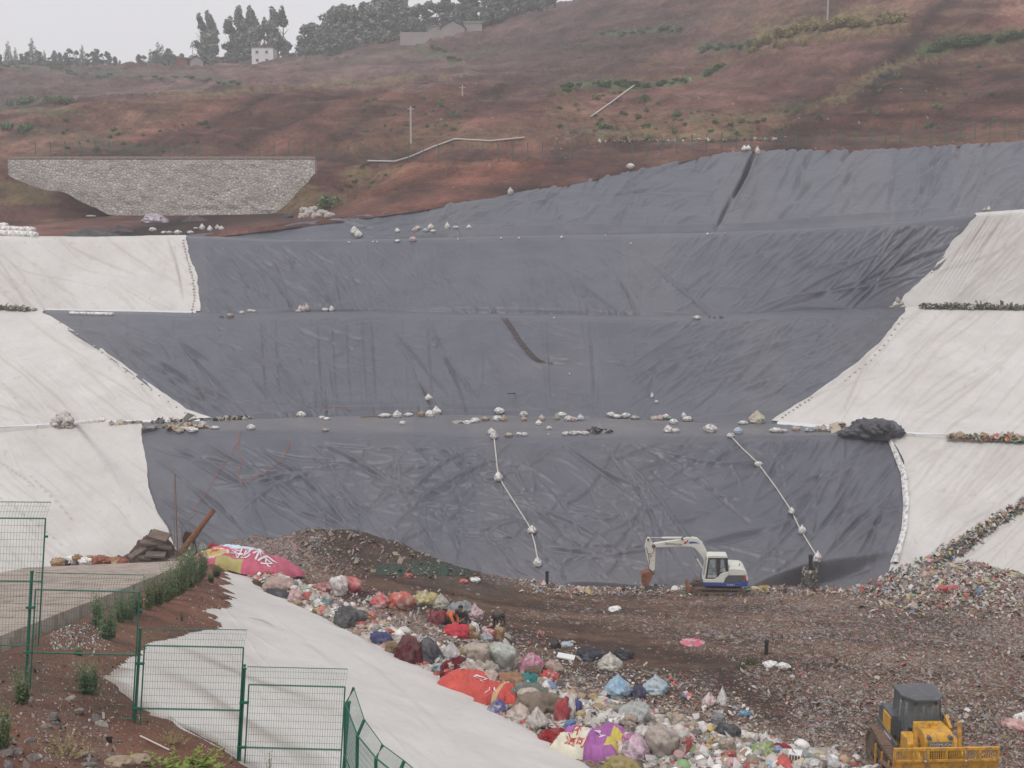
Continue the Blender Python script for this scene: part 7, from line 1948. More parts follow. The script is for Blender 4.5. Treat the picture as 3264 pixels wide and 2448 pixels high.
def net_patch():
    n = 60; u = np.linspace(0, 1, n); Ug, Vg = np.meshgrid(u, u[::-1])
    px = 372 + 98 * Ug; py = 561 + 15 * (1 - Vg) + 6 * (Ug - .2) * (1 - Vg) * 0 + 8 * np.abs(Ug - .55) * Vg * 1.2
    p = solve_hit(px, py, zw, 60); p[..., 2] = zw(p[..., 0], p[..., 1]) + .05 + .05 * fbm(px * .2, py * .3, 5, 3)
    V = p.reshape(-1, 3); Fc = grid_faces(n, n)
    keep = rng.uniform(0, 1, len(Fc)) < .62
    o = link('netting', fast_mesh('netting', V, Fc[keep], mat('dark_green_netting', (.035, .075, .055), .8, .3, 6)))
    tag(o, 'dark green netting spread over the foot of the brown mound', 'netting')
net_patch()
for (x, y, w, h) in ((751, 661, 13, 6), (741, 667, 12, 4)):
    p = WH(x, y + h / 2); s = ppm(p); m = MB()
    for k in range(140):
        a = U(0, 6.3); r = U(0, w / s / 2); L_ = U(.1, .35); b = Vector((math.cos(a) * r, math.sin(a) * r, 0)); t = b + Vector((U(-.15, .15), U(-.15, .15), L_)); m.add([b - Vector((.02, 0, 0)), b + Vector((.02, 0, 0)), t], [(0, 1, 2)])
    o = m.build('grass_tuft', mat('dull_grass_%d' % x, (.10, .11, .045), .9, .3, 5)); o.location = p; tag(o, 'dull green grass tuft on the rubbish, %s' % ('upper one near the vent pipe' if x > 745 else 'lower one left of the white bag'), 'grass tuft')

# ------------------------------------------------------------------ stone retaining wall, fence on the rim, poles, pipes on the hill
def stone_mat():
    m, N, L, b = newmat('rubble_masonry')
    tc = N.new('ShaderNodeTexCoord'); mp = N.new('ShaderNodeMapping'); mp.inputs['Scale'].default_value = (1.5, 1.5, 1.9); L.new(tc.outputs['Object'], mp.inputs['Vector'])
    v = N.new('ShaderNodeTexVoronoi'); v.inputs['Scale'].default_value = 1.5; L.new(mp.outputs[0], v.inputs['Vector'])
    s = N.new('ShaderNodeSeparateColor'); L.new(v.outputs['Color'], s.inputs[0])
    c = mixc(N, L, s.outputs[0], (.36, .33, .30), (.56, .52, .48))
    v2 = N.new('ShaderNodeTexVoronoi'); v2.feature = 'DISTANCE_TO_EDGE'; v2.inputs['Scale'].default_value = 1.5; L.new(mp.outputs[0], v2.inputs['Vector'])
    c = mixc(N, L, ramp(N, L, v2.outputs['Distance'], [(0.02, 1.0), (0.09, 0.0)]), c, (.17, .145, .13))
    c = mixc(N, L, ramp(N, L, noise(N, L, .25, 5, rough=.7), [(.35, 0.0), (.7, .7)]), c, (.24, .21, .19))
    L.new(c, b.inputs['Base Color']); b.inputs['Roughness'].default_value = .9
    bump(N, L, b, v2.outputs['Distance'], .8, .25)
    return m
def stone_wall():
    n = 60; D = 163.5; V = []; xs = np.linspace(8, 315, n)
    top = [Vector(P(x, 159.6 + (x > 300) * 0, D + 1.6)) for x in xs]; botm = [Vector(P(x, 219, D - .6)) for x in xs]
    m = 14
    for i in range(n):
        for j in range(m):
            t = j / (m - 1); p = top[i].lerp(botm[i], t); V.append(p + Vector((0, .25 * float(fbm(i * .7, j * .9, 201, 3)), 0)))
    f = [(i * m + j, i * m + j + 1, (i + 1) * m + j + 1, (i + 1) * m + j) for i in range(n - 1) for j in range(m - 1)]
    b0 = len(V)
    V += [p + Vector((0, 1.5, 0)) for p in top] + [p + Vector((0, 2.5, 0)) for p in botm]
    f += [(i * m, (i + 1) * m, b0 + i + 1, b0 + i) for i in range(n - 1)]
    f += [(0, m - 1, b0 + n, b0), ((n - 1) * m, b0 + n - 1, b0 + 2 * n - 1, (n - 1) * m + m - 1)]
    root = MB().add(V, f).build('retaining_wall', stone_mat(), smooth=False)
    tag(root, 'long grey rubble-stone retaining wall behind the red terrace', 'wall')
    cp = MB().tube([p + Vector((0, .5, .12)) for p in top], .32, 4).build('coping', M['slab'], root)
stone_wall()
M['green_metal'] = mat('green_fence_paint', (.012, .13, .085), .5, .15, 4, bmp=0)
M['green_far'] = mat('green_post_paint', (.03, .10, .075), .6, .15, 4, bmp=0)
def rim_fence():
    base = curve([(0, 160), (200, 159.5), (310, 160), (345, 163), (500, 162.5), (600, 160), (680, 155), (720, 151), (770, 147.5), (860, 147), (1024, 138), (1100, 133)], 4)
    xs = np.arange(36, 1090, 14.9); pts = []
    for x in xs:
        p = hit(float(x), float(base(x)) - .6, 'hill')
        if p is None: continue
        if p.y > 185: p = Vector(P(x, base(x), 168))
        pts.append(p)
    root = empty('wire_fence', pts[0]); tag(root, 'long green wire fence running along the rim below the red hillside', 'fence')
    for i, p in enumerate(pts):
        h = 15.5 / ppm(p); MB().tube([(0, 0, -.5), (0, 0, h), (0, -.25, h + .3)], .055, 5).build('post', M['green_far'], root).location = p - pts[0]
    w = MB()
    for a, b in zip(pts[:-1], pts[1:]):
        if (a - b).length > 8: continue
        h = 15 / ppm(a)
        for k in range(7): w.tube([a - pts[0] + Vector((0, 0, .1 + k * h / 6.2)), b - pts[0] + Vector((0, 0, .1 + k * h / 6.2))], .006, 3, cap=False)
        for k in range(1, 8): c = a.lerp(b, k / 8) - pts[0]; w.tube([c, c + Vector((0, 0, h))], .005, 3, cap=False)
    w.build('wire_mesh', M['green_far'], root)
rim_fence()
M['pale_pole'] = mat('pale_concrete_pole', (.40, .38, .36), .8, .1, 2)
def pole(px, yb, yt, r, label):
    p = G(px, yb); top = Vector(P(px, yt, p.y)); h = top.z - p.z
    root = empty('utility_pole', p); tag(root, label, 'pole')
    MB().tube([(0, 0, -.5), (0, 0, h)], [r, r * .75], 10).build('shaft', M['pale_pole'], root)
    MB().box((0, 0, h - .4), (1.0, .1, .1)).build('crossarm', M['pale_pole'], root)
pole(411, 142, 106, .16, 'pale concrete utility pole on the red bank right of the stone wall')
pole(462.5, 95.5, 85, .14, 'short pale pole on the crest of the red bank')
pole(827.5, 19.5, -12, .16, 'pale pole at the top right of the hillside')
M['hose_pipe'] = mat('pale_corrugated_pipe', (.50, .48, .47), .7, .1, 3)
cord('drain_pipe', [(368, 162), (395, 162.5), (410, 158), (433, 148), (455, 140), (490, 142), (525, 138.5)], .12, M['hose_pipe'], 'long pale pipe snaking across the slope just above the rim fence', 'pipe', off=.15)
cord('drain_pipe', [(590.5, 118), (613, 102), (634, 86.5), (637, 86)], .13, M['hose_pipe'], 'short pale pipe running straight up the hillside', 'pipe', off=.15)

# ------------------------------------------------------------------ houses on the skyline
M['lime'] = mat('white_render', (.72, .71, .70), .8, .06, .4); M['grey_wall'] = mat('grey_mud_wall', (.32, .28, .27), .9, .12, .4); M['tile'] = mat('dark_roof_tiles', (.11, .09, .09), .9, .2, 1.5)
M['redtile'] = mat('dull_red_roof', (.22, .09, .07), .9, .2, 1.5); M['win'] = mat('dark_window', (.10, .11, .12), .3, .1, 1, bmp=0); M['lightroof'] = mat('pale_sheet_roof', (.42, .41, .41), .7, .1, .6)
def box_house(px0, px1, yt, yb, D, m, label, name='house', roof=None, wins=(), depth=6, gable=False, roofm=None, overhang=.3):
    A = Vector(P(px0, yb, D)); B = Vector(P(px1, yb, D)); T = Vector(P(px0, yt, D)); w = B.x - A.x; h = T.z - A.z
    root = empty(name, (A.x, A.y, A.z - 1)); tag(root, label, 'house' if name == 'house' else name.replace('_', ' '))
    h += 1; wl = MB()
    if gable:
        wl.prism([(0, 0), (w, 0), (w, h * .68), (w / 2, h), (0, h * .68)], 0, depth)
    else: wl.box((w / 2, depth / 2, h / 2), (w, depth, h))
    wo = wl.build('wall', m, root)
    if gable:
        rf = MB(); t = .18
        for s in (0, 1):
            x0, x1 = (0 - overhang, w / 2) if s == 0 else (w / 2, w + overhang)
            z0, z1 = (h * .68 - .1, h + t) if s == 0 else (h + t, h * .68 - .1)
            rf.prism([(x0, z0), (x1, z1), (x1, z1 + t), (x0, z0 + t)], -overhang, depth + overhang)
        rf.build('roof', roofm or M['tile'], root)
    elif roofm: MB().box((w / 2, depth / 2, h + .12), (w + 2 * overhang, depth + 2 * overhang, .24)).build('roof', roofm, root)
    for (fx, fz, fw, fh) in wins:
        f = MB().box((w * fx, -.03, h * fz), (w * fw, .08, h * fh)).build('window', M['win'], root)
        MB().box((w * fx, -.08, h * (fz - fh / 2) - .05), (w * fw * 1.2, .12, .1)).build('sill', m, f)
    return root
gw = G(263, 66.5); 
Dw = 395
box_house(252, 273.5, 47.5, 67, Dw, M['lime'], 'white two-storey house on the skyline in front of the poplars', roofm=M['redtile'], wins=[(.25, .80, .13, .13), (.70, .80, .13, .13), (.25, .44, .13, .13), (.70, .44, .13, .13)], depth=7, overhang=.25)
box_house(251, 274.5, 65.5, 71, Dw - .5, M['grey_wall'], 'low grey stone plinth under the white skyline house', name='plinth', depth=8)
box_house(400, 442, 32, 42, 378, M['grey_wall'], 'long grey compound wall left of the gabled house on the hill', name='compound_wall', depth=1)
box_house(441, 465, 21, 38, 374, M['grey_wall'], 'grey gabled house on the hill among dark trees', gable=True, depth=12, roofm=M['tile'])
box_house(464, 482, 22.5, 33, 376, M['grey_wall'], 'low pale-roofed shed on the right of the gabled house', gable=False, depth=8, roofm=M['lightroof'])
box_house(427, 442, 26, 36, 384, M['grey_wall'], 'pale tin-roofed hut left behind the gabled house', gable=True, depth=8, roofm=M['lightroof'])
box_house(176, 187, 58.5, 66, 405, M['redtile'], 'small red brick hut on the skyline left of the poplars', roofm=M['redtile'], depth=5)
box_house(190, 203, 56.5, 66, 402, M['grey_wall'], 'small grey gabled hut on the skyline left of the poplars', gable=True, depth=5)
box_house(275, 286, 58, 63, 402, M['tile'], 'low dark shed right behind the white house', roofm=M['lightroof'], depth=4)

# ------------------------------------------------------------------ trees
def foliage_mat(name, a, b_):
    m, N, L, b = newmat(name)
    at_ = N.new('ShaderNodeAttribute'); at_.attribute_name = 'Col'
    c = mixc(N, L, at_.outputs['Fac'], a, b_)
    L.new(c, b.inputs['Base Color']); b.inputs['Roughness'].default_value = .7; b.inputs['Specular IOR Level'].default_value = .2
    return m
M['leaf_far'] = foliage_mat('hazed_far_foliage', (.15, .17, .155), (.30, .33, .29)); M['bark'] = mat('bark', (.10, .08, .065), .9, .2, 5)  # far leaves paled in their colour, standing in for distance haze
M['leaf_near'] = foliage_mat('weed_foliage', (.055, .095, .035), (.15, .21, .085)); M['leaf_grey'] = foliage_mat('grey_green_foliage', (.075, .115, .055), (.22, .28, .14))
M['leaf_yellow'] = foliage_mat('yellow_green_foliage', (.13, .19, .04), (.28, .34, .08)); M['straw'] = foliage_mat('straw_grass', (.20, .16, .06), (.36, .30, .13))
def leafcloud(lobes, n, size, m, name, seed, up=.2):
    r = np.random.default_rng(seed); P_ = []; S_ = []; T_ = []
    wts = np.array([l[3] * l[4] * l[5] for l in lobes]) ** .7; wts /= wts.sum()
    which = r.choice(len(lobes), n, p=wts)
    d = r.normal(0, 1, (n, 3)); d /= np.linalg.norm(d, axis=1, keepdims=True)
    rad = r.uniform(.35, 1.0, n) ** .5
    L_ = np.array(lobes)[which]
    p = L_[:, :3] + d * rad[:, None] * L_[:, 3:6]
    cl = fbm(p[:, 0] * 1.7 + p[:, 1], p[:, 2] * 1.7, seed, 3)
    keep = cl > -.5; p = p[keep]; n = len(p); cl = cl[keep]
    a = r.normal(0, 1, (n, 3)); a /= np.linalg.norm(a, axis=1, keepdims=True); b = r.normal(0, 1, (n, 3)); b -= a * (a * b).sum(1, keepdims=True); b /= np.linalg.norm(b, axis=1, keepdims=True)
    s = size * r.uniform(.6, 1.4, (n, 1))
    V = np.stack([p - a * s * .5 - b * s * .3, p + a * s * .5 - b * s * .35, p + a * s * .35 + b * s * .4, p - a * s * .4 + b * s * .35], 1).reshape(-1, 3)
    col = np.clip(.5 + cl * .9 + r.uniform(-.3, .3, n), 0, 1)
    return fast_mesh(name, V, np.arange(n * 4).reshape(-1, 4), m, colors=np.repeat(np.stack([col] * 3, 1), 4, 0), smooth=False)
TREES = []
def tree_kind(kind, seed):
    r = random.Random(seed); lobes = []; tr = MB()
    if kind == 'poplar':        # unit height 1, narrow
        for k in range(13):
            z = .16 + .80 * k / 12; w = .105 * (math.sin(PI * min(1, (z - .02) / 1.02)) ** .6); lobes.append((r.uniform(-.05, .05), r.uniform(-.05, .05), z, w * r.uniform(.75, 1.2), w, .085))
        hw = .05
    elif kind == 'cone':
        for k in range(10):
            z = .12 + .82 * k / 9; w = .22 * (1 - z) + .035; lobes.append((r.uniform(-.03, .03), r.uniform(-.03, .03), z, w, w, .07))
    else:
        for k in range(22):
            z = .10 + .80 * k / 21; w = .24 * math.sin(PI * min(.97, z * .9 + .12)) ** .6; lobes.append((r.uniform(-w, w) * .7, r.uniform(-w, w) * .7, z, r.uniform(.09, .15), r.uniform(.09, .15), r.uniform(.07, .11)))
    tr.tube([(0, 0, -.08), (.01, 0, .3), (0, .01, .75)], [.02, .016, .006], 6)
    for k in range(7):
        z = r.uniform(.2, .7); a = r.uniform(0, 6.3); L_ = .1 if kind != 'broad' else .22
        tr.tube([(0, 0, z), (math.cos(a) * L_, math.sin(a) * L_, z + L_ * 1.1)], [.007, .002], 4)
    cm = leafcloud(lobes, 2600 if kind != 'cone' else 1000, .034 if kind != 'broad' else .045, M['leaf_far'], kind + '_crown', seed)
    tm = tr.build(kind + '_trunk', M['bark']); td_ = tm.data; bpy.data.objects.remove(tm)
    return cm, td_
TK = {k: [tree_kind(k, s) for s in (1, 2, 3)] for k in ('poplar', 'cone', 'broad')}
def plant_tree(px, yt, yb, kind, label, group, wide=1.0, D=None, cat='tree'):
    p = G(px, yb) if D is None else Vector(P(px, yb, D))
    if p.y < 200: p = Vector(P(px, yb, 395))
    top = Vector(P(px, yt, p.y)); h = top.z - p.z
    root = empty({'poplar': 'poplar_tree', 'cone': 'conifer_tree', 'broad': 'broadleaf_tree'}[kind], p, U(0, 6.3)); tag(root, label, cat, group)
    cm, tm = random.choice(TK[kind])
    for me, nm in ((cm, 'crown'), (tm, 'trunk')):
        o = bpy.data.objects.new(nm, me); COL.objects.link(o); o.parent = root; o.scale = (h * wide, h * wide, h)
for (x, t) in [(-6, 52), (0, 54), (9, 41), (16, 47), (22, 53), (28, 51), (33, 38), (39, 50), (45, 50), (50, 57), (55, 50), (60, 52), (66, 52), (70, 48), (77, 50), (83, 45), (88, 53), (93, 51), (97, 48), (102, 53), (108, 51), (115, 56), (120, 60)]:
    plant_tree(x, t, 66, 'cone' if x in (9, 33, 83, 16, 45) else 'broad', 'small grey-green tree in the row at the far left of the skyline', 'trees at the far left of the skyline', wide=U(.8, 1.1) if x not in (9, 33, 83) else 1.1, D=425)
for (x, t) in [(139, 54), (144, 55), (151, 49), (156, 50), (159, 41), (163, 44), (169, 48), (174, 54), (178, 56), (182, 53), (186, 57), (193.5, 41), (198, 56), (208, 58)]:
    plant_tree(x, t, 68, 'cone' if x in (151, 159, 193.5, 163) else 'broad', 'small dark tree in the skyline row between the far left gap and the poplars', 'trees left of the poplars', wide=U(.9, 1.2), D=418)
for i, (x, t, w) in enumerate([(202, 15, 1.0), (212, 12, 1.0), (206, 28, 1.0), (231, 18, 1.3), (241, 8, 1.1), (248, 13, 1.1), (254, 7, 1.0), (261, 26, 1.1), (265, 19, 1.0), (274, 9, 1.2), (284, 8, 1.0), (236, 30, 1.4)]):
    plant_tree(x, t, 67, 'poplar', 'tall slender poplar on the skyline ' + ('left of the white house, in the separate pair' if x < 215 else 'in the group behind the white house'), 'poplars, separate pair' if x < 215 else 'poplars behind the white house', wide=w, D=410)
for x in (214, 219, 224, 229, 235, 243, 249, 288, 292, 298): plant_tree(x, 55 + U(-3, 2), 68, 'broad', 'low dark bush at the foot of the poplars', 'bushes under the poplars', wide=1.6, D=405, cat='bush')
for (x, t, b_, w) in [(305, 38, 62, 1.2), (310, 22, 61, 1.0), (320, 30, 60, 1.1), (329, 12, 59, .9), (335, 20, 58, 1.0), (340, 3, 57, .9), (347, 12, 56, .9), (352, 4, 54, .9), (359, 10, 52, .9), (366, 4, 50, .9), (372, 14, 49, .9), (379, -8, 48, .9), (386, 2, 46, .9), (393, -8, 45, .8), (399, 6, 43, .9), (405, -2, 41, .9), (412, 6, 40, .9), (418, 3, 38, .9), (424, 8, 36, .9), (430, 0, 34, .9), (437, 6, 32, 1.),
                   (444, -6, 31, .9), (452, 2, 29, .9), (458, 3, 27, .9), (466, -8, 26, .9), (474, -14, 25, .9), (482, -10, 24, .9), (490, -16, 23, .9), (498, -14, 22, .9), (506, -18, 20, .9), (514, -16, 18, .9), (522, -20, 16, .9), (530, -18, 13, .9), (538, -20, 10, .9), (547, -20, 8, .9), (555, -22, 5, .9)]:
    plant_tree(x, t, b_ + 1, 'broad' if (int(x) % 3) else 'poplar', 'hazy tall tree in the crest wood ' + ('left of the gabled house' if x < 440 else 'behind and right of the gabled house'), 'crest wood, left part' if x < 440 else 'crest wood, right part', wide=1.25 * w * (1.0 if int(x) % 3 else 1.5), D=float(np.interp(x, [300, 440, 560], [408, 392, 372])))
# shrubs on the hillside
def bush_mesh(seed, m, n=420, size=.11):
    r = random.Random(seed); lobes = [(r.uniform(-.32, .32), r.uniform(-.3, .3), r.uniform(.12, .45), r.uniform(.15, .28), r.uniform(.15, .28), r.uniform(.12, .25)) for k in range(9)]
    return leafcloud(lobes, n, size, m, 'bush_foliage', seed)
BM = [bush_mesh(s, M['leaf_grey']) for s in (11, 12, 13)] + [bush_mesh(s, M['leaf_near']) for s in (14, 15)]
YB = bush_mesh(16, M['straw'])
def shrub(px, py, w, h, mesh, label, group, name='shrub'):
    p = G(px, py); s = ppm(p); o = bpy.data.objects.new(name, mesh); COL.objects.link(o); o.location = p - Vector((0, 0, .1)); o.scale = (w / s, w / s, h / s * 1.4); o.rotation_euler = (0, 0, U(0, 6.3)); tag(o, label, name, group)
shrub(327, 207, 22, 15, BM[0], 'large spiky grey-green agave bush right of the stone wall', None, 'agave')
for (x0, y0, x1, y1, n, w, lab, gr, ms) in [(362, 98, 470, 137, 34, (4, 8), 'small dark shrub on the bank around the tall utility pole', 'shrubs on the bank', BM[:3]), (545, 92, 660, 140, 34, (4, 9), 'small dark shrub on the middle of the hillside', 'shrubs mid hillside', BM),
                                       (330, 160, 420, 192, 12, (4, 8), 'small green shrub between the stone wall and the topmost liner', 'shrubs right of the wall', BM[3:]), (640, 110, 790, 142, 34, (4, 9), 'green shrub on the terrace just above the deep crease', 'shrubs above the crease', BM),
                                       (780, 60, 1020, 130, 26, (4, 9), 'small shrub on the dark right-hand bank', 'shrubs on the right bank', BM), (60, 120, 260, 152, 26, (4, 8), 'small green shrub on the red bank behind the stone wall', 'shrubs behind the wall', BM[3:])]:
    for k in range(n): shrub(U(x0, x1), U(y0, y1), *(lambda q: (q, q * U(.45, .8)))(U(w[0], w[1]) * U(.6, 1.2)), random.choice(ms), lab, gr)
for (pts, n, w, h, ms, lab, gr) in [([(560, 88), (600, 85), (650, 85), (700, 77), (725, 66)], 40, 9, 5, BM[3:], 'green bush in the hedge-like strip crossing the middle of the hillside', 'green strip bushes'), ([(925, 52), (960, 44), (1024, 38)], 26, 13, 9, BM[3:], 'dark green bush in the strip at the right edge of the hillside', 'right strip bushes'),
                                ([(700, 50), (715, 48), (757, 44)], 14, 9, 7, BM[:3], 'pale grey-green agave-like bush in the upper strip', 'upper grey bushes'), ([(600, 35), (640, 32), (680, 29)], 18, 8, 5, BM[:3], 'small grey-green bush in the high row', 'high row bushes'), ([(0, 105), (35, 103), (75, 100)], 12, 11, 8, BM[:3], 'grey-green bush at the far left below the fields', 'far left bushes'),
                                ([(0, 128), (20, 128), (28, 130)], 6, 12, 9, BM[:3], 'dark bush on the left bank above the wall', 'left bank bushes'), ([(0, 67), (60, 70), (110, 76), (180, 78), (245, 83)], 30, 7, 3, BM[:3], 'low bush in the field rows at the far left', 'field row bushes'), ([(430, 44), (445, 54), (462, 62)], 10, 6, 3.5, BM[3:], 'small bush along the path below the gabled house', 'path bushes'),
                                ([(770, 40), (820, 28), (900, 20)], 34, 14, 9, [YB], 'straw-coloured grass clump on the upper right ridge', 'straw clumps'), ([(740, 62), (760, 44), (830, 50)], 9, 8, 10, [YB], 'straw clump hanging down the upper right bank', 'hanging straw clumps')]:
    a = np.array(pts, float); L = np.concatenate([[0], np.cumsum(np.hypot(*(a[1:] - a[:-1]).T))])
    for k in range(n):
        t = U(0, L[-1]); shrub(float(np.interp(t, L, a[:, 0])), float(np.interp(t, L, a[:, 1])) + U(-2, 3), U(.7, 1.3) * w, U(.7, 1.2) * h, random.choice(ms), lab, gr, 'shrub' if ms[0] is not YB else 'grass_clump')

# ------------------------------------------------------------------ weeds on the near slope
def weed_mesh(seed, m, stems=55, spread=.30, leaf=.095, lean=.16):
    r = np.random.default_rng(seed); V = []; Fc = []; c = []
    for k in range(stems):
        a = r.uniform(0, 6.3); b = np.array([math.cos(a), math.sin(a), 0]) * r.uniform(0, spread) * .5; hgt = r.uniform(.45, 1.0); tip = b + np.array([math.cos(a) * r.uniform(0, lean), math.sin(a) * r.uniform(0, lean), hgt])
        q = len(V); V += [b + [.006, 0, 0], b - [.006, 0, 0], tip]; Fc.append((q, q + 1, q + 2, q + 2)); c += [.2] * 3
        for j in range(26):
            t = r.uniform(.08, 1.0); p = b + (tip - b) * t; an = r.uniform(0, 6.3); L_ = leaf * (1.15 - t * .8) * r.uniform(.6, 1.3)
            d = np.array([math.cos(an), math.sin(an), r.uniform(.4, 1.4)]); d /= np.linalg.norm(d); s_ = np.cross(d, [0, 0, 1]); s_ = s_ / (np.linalg.norm(s_) + 1e-6) * L_ * .24
            q = len(V); V += [p, p + d * L_ * .5 + s_, p + d * L_, p + d * L_ * .5 - s_]; Fc.append((q, q + 1, q + 2, q + 3)); c += [r.uniform(.1, .9)] * 4
    Fq = np.array(Fc); col = np.clip(np.array(c), 0, 1)
    tri = Fq[:, 2] == Fq[:, 3]; Fq[tri, 3] = Fq[tri, 0]
    Fq = Fq[~tri]
    return fast_mesh('weed', np.array(V), Fq, m, colors=np.stack([col] * 3, 1), smooth=False)
WM = [weed_mesh(s, M['leaf_grey']) for s in (1, 2, 3)] + [weed_mesh(4, M['leaf_near']), weed_mesh(5, M['leaf_yellow'], 22, .7, .16, .6), weed_mesh(6, M['straw'], 60, .8, .05, .5), weed_mesh(7, M['leaf_grey'], 7, .2, .09, .25)]
def weed(px, py, w, h, i, label, group=None, name='weed'):
    p = G(px, py); s = ppm(p); o = bpy.data.objects.new(name, WM[i]); COL.objects.link(o); o.location = p - Vector((0, 0, .05)); o.scale = (w / s / .62, w / s / .62, h / s); o.rotation_euler = (0, 0, U(0, 6)); tag(o, label, name.replace('_', ' '), group)
weed(23, 704, 26, 46, 1, 'tall dark green weed clump at the left, in front of the first fence post')
weed(89, 694, 34, 42, 0, 'tall dark green weed clump between the first two fence posts')
weed(109, 640, 26, 46, 2, 'broad weed clump at the edge of the ramp, left one of the ramp row')
for (x, y, w, h) in [(98, 628, 16, 40), (122, 622, 18, 34), (130, 619, 14, 28), (138, 615, 16, 30), (150, 610, 15, 40), (158, 606, 16, 34), (168, 603, 17, 42), (176, 599, 16, 44), (183, 595, 18, 46), (190, 590, 18, 44), (196, 585, 18, 42), (201, 580, 16, 34), (204, 573, 12, 26), (192, 574, 14, 26), (186, 582, 14, 34)]:
    weed(x, y, w * 1.15, h * 1.1, random.choice((0, 1, 2, 3)), 'upright green weed in the dense row along the near edge of the concrete ramp', 'weeds along the ramp')
weed(217, 577, 13, 16, 3, 'small green weed beside the foot of the long red banner')
weed(211, 582, 10, 13, 3, 'smallest green weed at the tip of the ramp row')
weed(4, 750, 26, 60, 0, 'tall dark weed at the lower left corner'); weed(78, 655, 14, 12, 2, 'low weed at the foot of the ramp wall')
weed(184, 774, 42, 30, 4, 'bright yellow-green leafy weed at the bottom edge of the frame'); weed(62, 752, 38, 20, 5, 'tan and green grass tuft on the lower left soil', name='grass_tuft')
weed(168, 742, 26, 13, 5, 'small dry grass tuft above the yellow-green weed', name='grass_tuft'); weed(269, 774, 12, 36, 6, 'thin pale seedling in front of the felt sheet at the bottom'); weed(182, 621, 4, 14, 3, 'single small green sprout on the red soil')
# stones
def stones(n, region, size, cols, name):
    px = rng.uniform(region[0], region[2], n); py = rng.uniform(region[1], region[3], n); pts = []
    for x, y in zip(px, py):
        p = hit(float(x), float(y), 'near_slope')
        if p is not None: pts.append(tuple(p))
    pts = np.array(pts); k = len(pts)
    o = link(name, scrap_mesh(name, pts, np.clip(rng.lognormal(math.log(size), .5, k), .02, .4), np.array([random.choice(cols) for _ in range(k)]) * rng.uniform(.7, 1.2, (k, 1)), flat=.9)); tag(o, kind='stuff')
stones(1900, (40, 560, 240, 768), .028, [(.42, .38, .35), (.30, .25, .22), (.5, .47, .45), (.20, .12, .09)], 'gravel')
stones(1300, (0, 655, 120, 768), .035, [(.17, .14, .13), (.26, .22, .20), (.12, .09, .08), (.35, .30, .27)], 'gravel')
stones(800, (50, 622, 110, 650), .032, [(.5, .48, .47), (.36, .33, .31)], 'gravel')
stones(600, (195, 575, 235, 640), .028, [(.45, .42, .40), (.10, .06, .05)], 'gravel')
for k in range(26):
    x, y = U(2, 105), U(690, 775)
    p = hit(x, y, 'near_slope')
    if p is None: continue
    o = bpy.data.objects.new('rock', bagmesh('heap', 'woven', k % 4)); COL.objects.link(o); sz = U(.12, .34); o.scale = (sz, sz * .8, sz * .9); o.location = p - Vector((0, 0, .03)); o.rotation_euler = (U(-.5, .5), U(-.5, .5), U(0, 6)); o.color = (*random.choice([(.16, .14, .135), (.22, .19, .17), (.30, .27, .25)]), 1)
    tag(o, 'grey rock on the soil at the lower left corner', 'rock', 'rocks at the lower left')
for (x, y, w) in ((118, 766, .5), (138, 763, .45)):
    p = G(x, y); o = bpy.data.objects.new('rock', bagmesh('heap', 'woven', 1)); COL.objects.link(o); o.scale = (w, w, w); o.location = p; o.color = (.36, .28, .20, 1); tag(o, 'pale tan rock at the bottom edge left of the yellow-green weed, %s one' % ('left' if x < 130 else 'right'), 'rock')

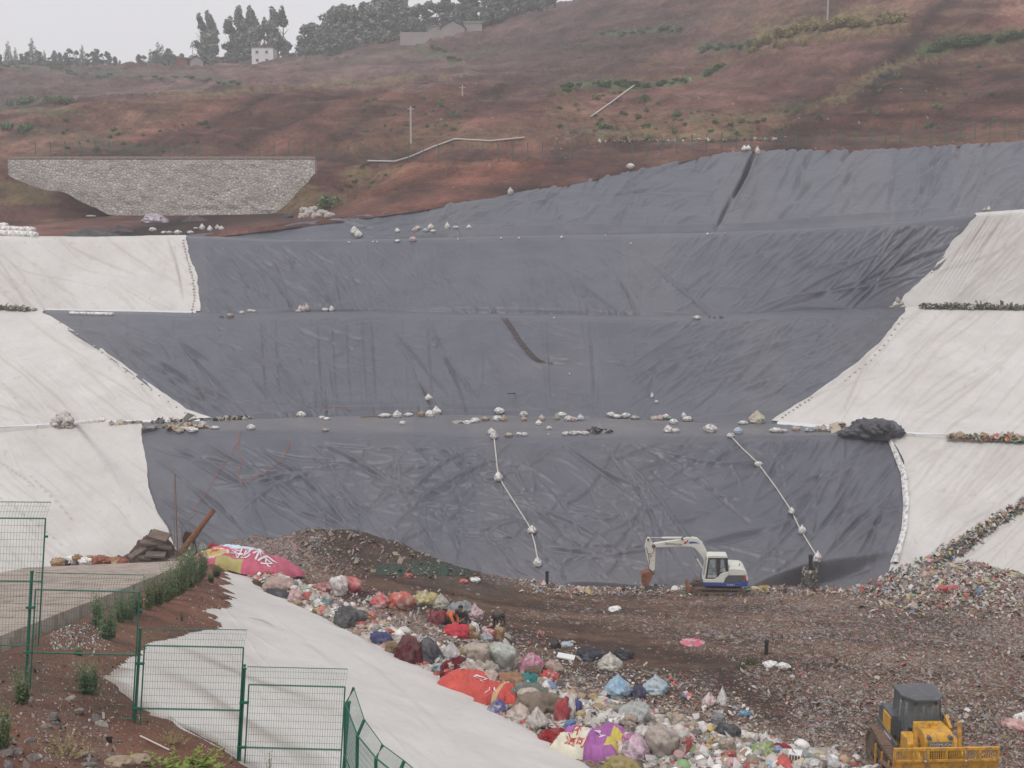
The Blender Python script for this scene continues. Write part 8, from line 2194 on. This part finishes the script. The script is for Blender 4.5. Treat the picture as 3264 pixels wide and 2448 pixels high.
# ------------------------------------------------------------------ the near wire fence
def near_fence():
    gm = M['green_metal']
    bases = [(-84, 630), (26.5, 672), (133.7, 742), (238.5, 775), (341, 800)]
    tops = [(-78, 480), (32, 572.5), (140.5, 629.5), (244.5, 669.5), (349, 703)]
    Ds = []
    for (x, y) in bases: Ds.append(float(plane_hit(x, y)[1]))
    Ds = [28.6, 28.3, 28.0, 27.4, 26.8] if max(Ds) > 60 else Ds
    Dm = sum(Ds[1:4]) / 3
    Ds = [Dm + .35 * (2 - i) for i in range(5)]
    root = empty('wire_fence', Vector(P(*bases[2], Ds[2]))); O = root.location.copy()
    tag(root, 'green welded wire mesh fence with stepped panels in the left foreground', 'fence')
    L = lambda x, y, D, f=0.0: Vector(P(x, y, D)) - O + Vector((0, -f, 0))
    def seg(pts, r, name, n=8): MB().tube(pts, r, n).build(name, gm, root)
    for (b, t, D) in zip(bases, tops, Ds):
        a = L(*b, D); c = L(*t, D)
        seg([a - Vector((0, 0, 1.5)), a, c], .038, 'post'); MB().tube([c, c + Vector((0, 0, .04))], .05, 8).build('post_cap', gm, root)
    yo = [(-6, 116), (5, 105), (0, 0)]
    # panel frames: left x, right x, top y left, top y right
    pan = [(-74, 45.5, 517.5, 518.5, 0, 'l'), (35.5, 139.5, 589.5, 592, 1, 'm'), (144.5, 243.5, 645.5, 647.5, 2, 'm'), (249, 345, 684.5, 687, 3, 'm')]
    for (x0, x1, y0, y1, i, _) in pan:
        D0, D1 = Ds[i] - .05, Ds[i + 1] - .05; sh = -7.0; Hh = 127
        TL, TR = L(x0, y0, D0), L(x1, y1, D1); BL, BR = L(x0 + sh, y0 + Hh, D0), L(x1 + sh, y1 + Hh, D1)
        m0, m1 = .49, .49
        ML, MR = TL.lerp(BL, m0), TR.lerp(BR, m1)
        f = MB()
        for a, b in ((TL, TR), (BL, BR), (ML, MR), (TL, BL), (TR, BR)): f.tube([a, b], .019, 6)
        # clips to the posts
        for a in (TL.lerp(BL, .14), ML): f.box(a - Vector((.09, 0, 0)), (.22, .07, .05))
        for a in (TR.lerp(BR, .14),): f.box(a + Vector((.04, 0, 0)), (.08, .05, .05))
        fr = f.build('panel_frame', gm, root)
        w = MB(); nv, nh = 39, 18
        for k in range(1, nv): w.tube([TL.lerp(TR, k / nv), BL.lerp(BR, k / nv)], .0035, 3, cap=False)
        for k in range(1, nh): w.tube([TL.lerp(BL, k / nh), TR.lerp(BR, k / nh)], .0040, 3, cap=False)
        w.build('wire_mesh', gm, fr)
        # outward leaning top strip
        u0, u1 = L(x0 - 4, y0 - 13.5, D0, -.28), L(x1 + 1, y1 - 13.5, D1, -.28)
        t = MB().tube([u0, u1], .011, 5)
        for k in range(0, nv + 1): t.tube([TL.lerp(TR, k / nv), u0.lerp(u1, k / nv)], .0032, 3, cap=False)
        for k in (.4, .75): t.tube([TL.lerp(u0, k), TR.lerp(u1, k)], .0038, 3, cap=False)
        t.build('top_strip', gm, root)
    # the fence turns down the slope towards the camera
    kn = [(345.5, 704, 26.0), (357.5, 735.5, 24.9), (376, 758, 23.8), (398, 776, 22.6), (424, 800, 21.4)]; tp = [(353.5, 688.5), (364, 720.5), (382.5, 746), (404, 762), (430, 784)]
    for k, ((x, y, D), (tx, ty)) in enumerate(zip(kn, tp)):
        K = L(x, y, D); Tt = L(tx, ty, D, -.05); B = K + Vector((-.10, 0, -3.0))
        seg([B, K, Tt], .036, 'post')
        if k:
            x0, y0, D0 = kn[k - 1]; K0 = L(x0, y0, D0); T0 = L(*tp[k - 1], D0, -.05); B0 = K0 + Vector((-.10, 0, -2.6)); B1 = K + Vector((-.10, 0, -2.6))
            f = MB()
            for a, b in ((K0, K), (K0.lerp(B0, .45), K.lerp(B1, .45)), (B0, B1)): f.tube([a, b], .018, 6)
            fr = f.build('panel_frame', gm, root)
            w = MB()
            for j in range(1, 30): w.tube([K0.lerp(K, j / 30), B0.lerp(B1, j / 30)], .0035, 3, cap=False)
            for j in range(1, 18): w.tube([K0.lerp(B0, j / 18), K.lerp(B1, j / 18)], .0035, 3, cap=False)
            w.build('wire_mesh', gm, fr)
            t = MB().tube([T0, Tt], .011, 5)
            for j in range(0, 31): t.tube([K0.lerp(K, j / 30), T0.lerp(Tt, j / 30)], .0032, 3, cap=False)
            t.build('top_strip', gm, root)
near_fence()
loose_stick((141, 737), (170, 751), .02, 'thin pale twig on the soil right of the third fence post foot', M['rope'], 'twig', 'twig')
# ------------------------------------------------------------------ haze
def haze():
    x0, x1, y0, y1, z0, z1 = -420, 420, -15, 640, -45, 190
    mb = MB().box(((x0 + x1) / 2, (y0 + y1) / 2, (z0 + z1) / 2), (x1 - x0, y1 - y0, z1 - z0))
    m = bpy.data.materials.new('haze'); m.use_nodes = True
    N = m.node_tree.nodes; L = m.node_tree.links
    for n in list(N): N.remove(n)
    v = N.new('ShaderNodeVolumePrincipled'); o = N.new('ShaderNodeOutputMaterial')
    v.inputs['Color'].default_value = (0.94, 0.94, 0.97, 1)
    v.inputs['Density'].default_value = 0.0007
    v.inputs['Anisotropy'].default_value = 0.2
    L.new(v.outputs[0], o.inputs['Volume'])
    tag(mb.build('haze', m), kind='stuff')
haze()

C.cycles.volume_bounces = 2
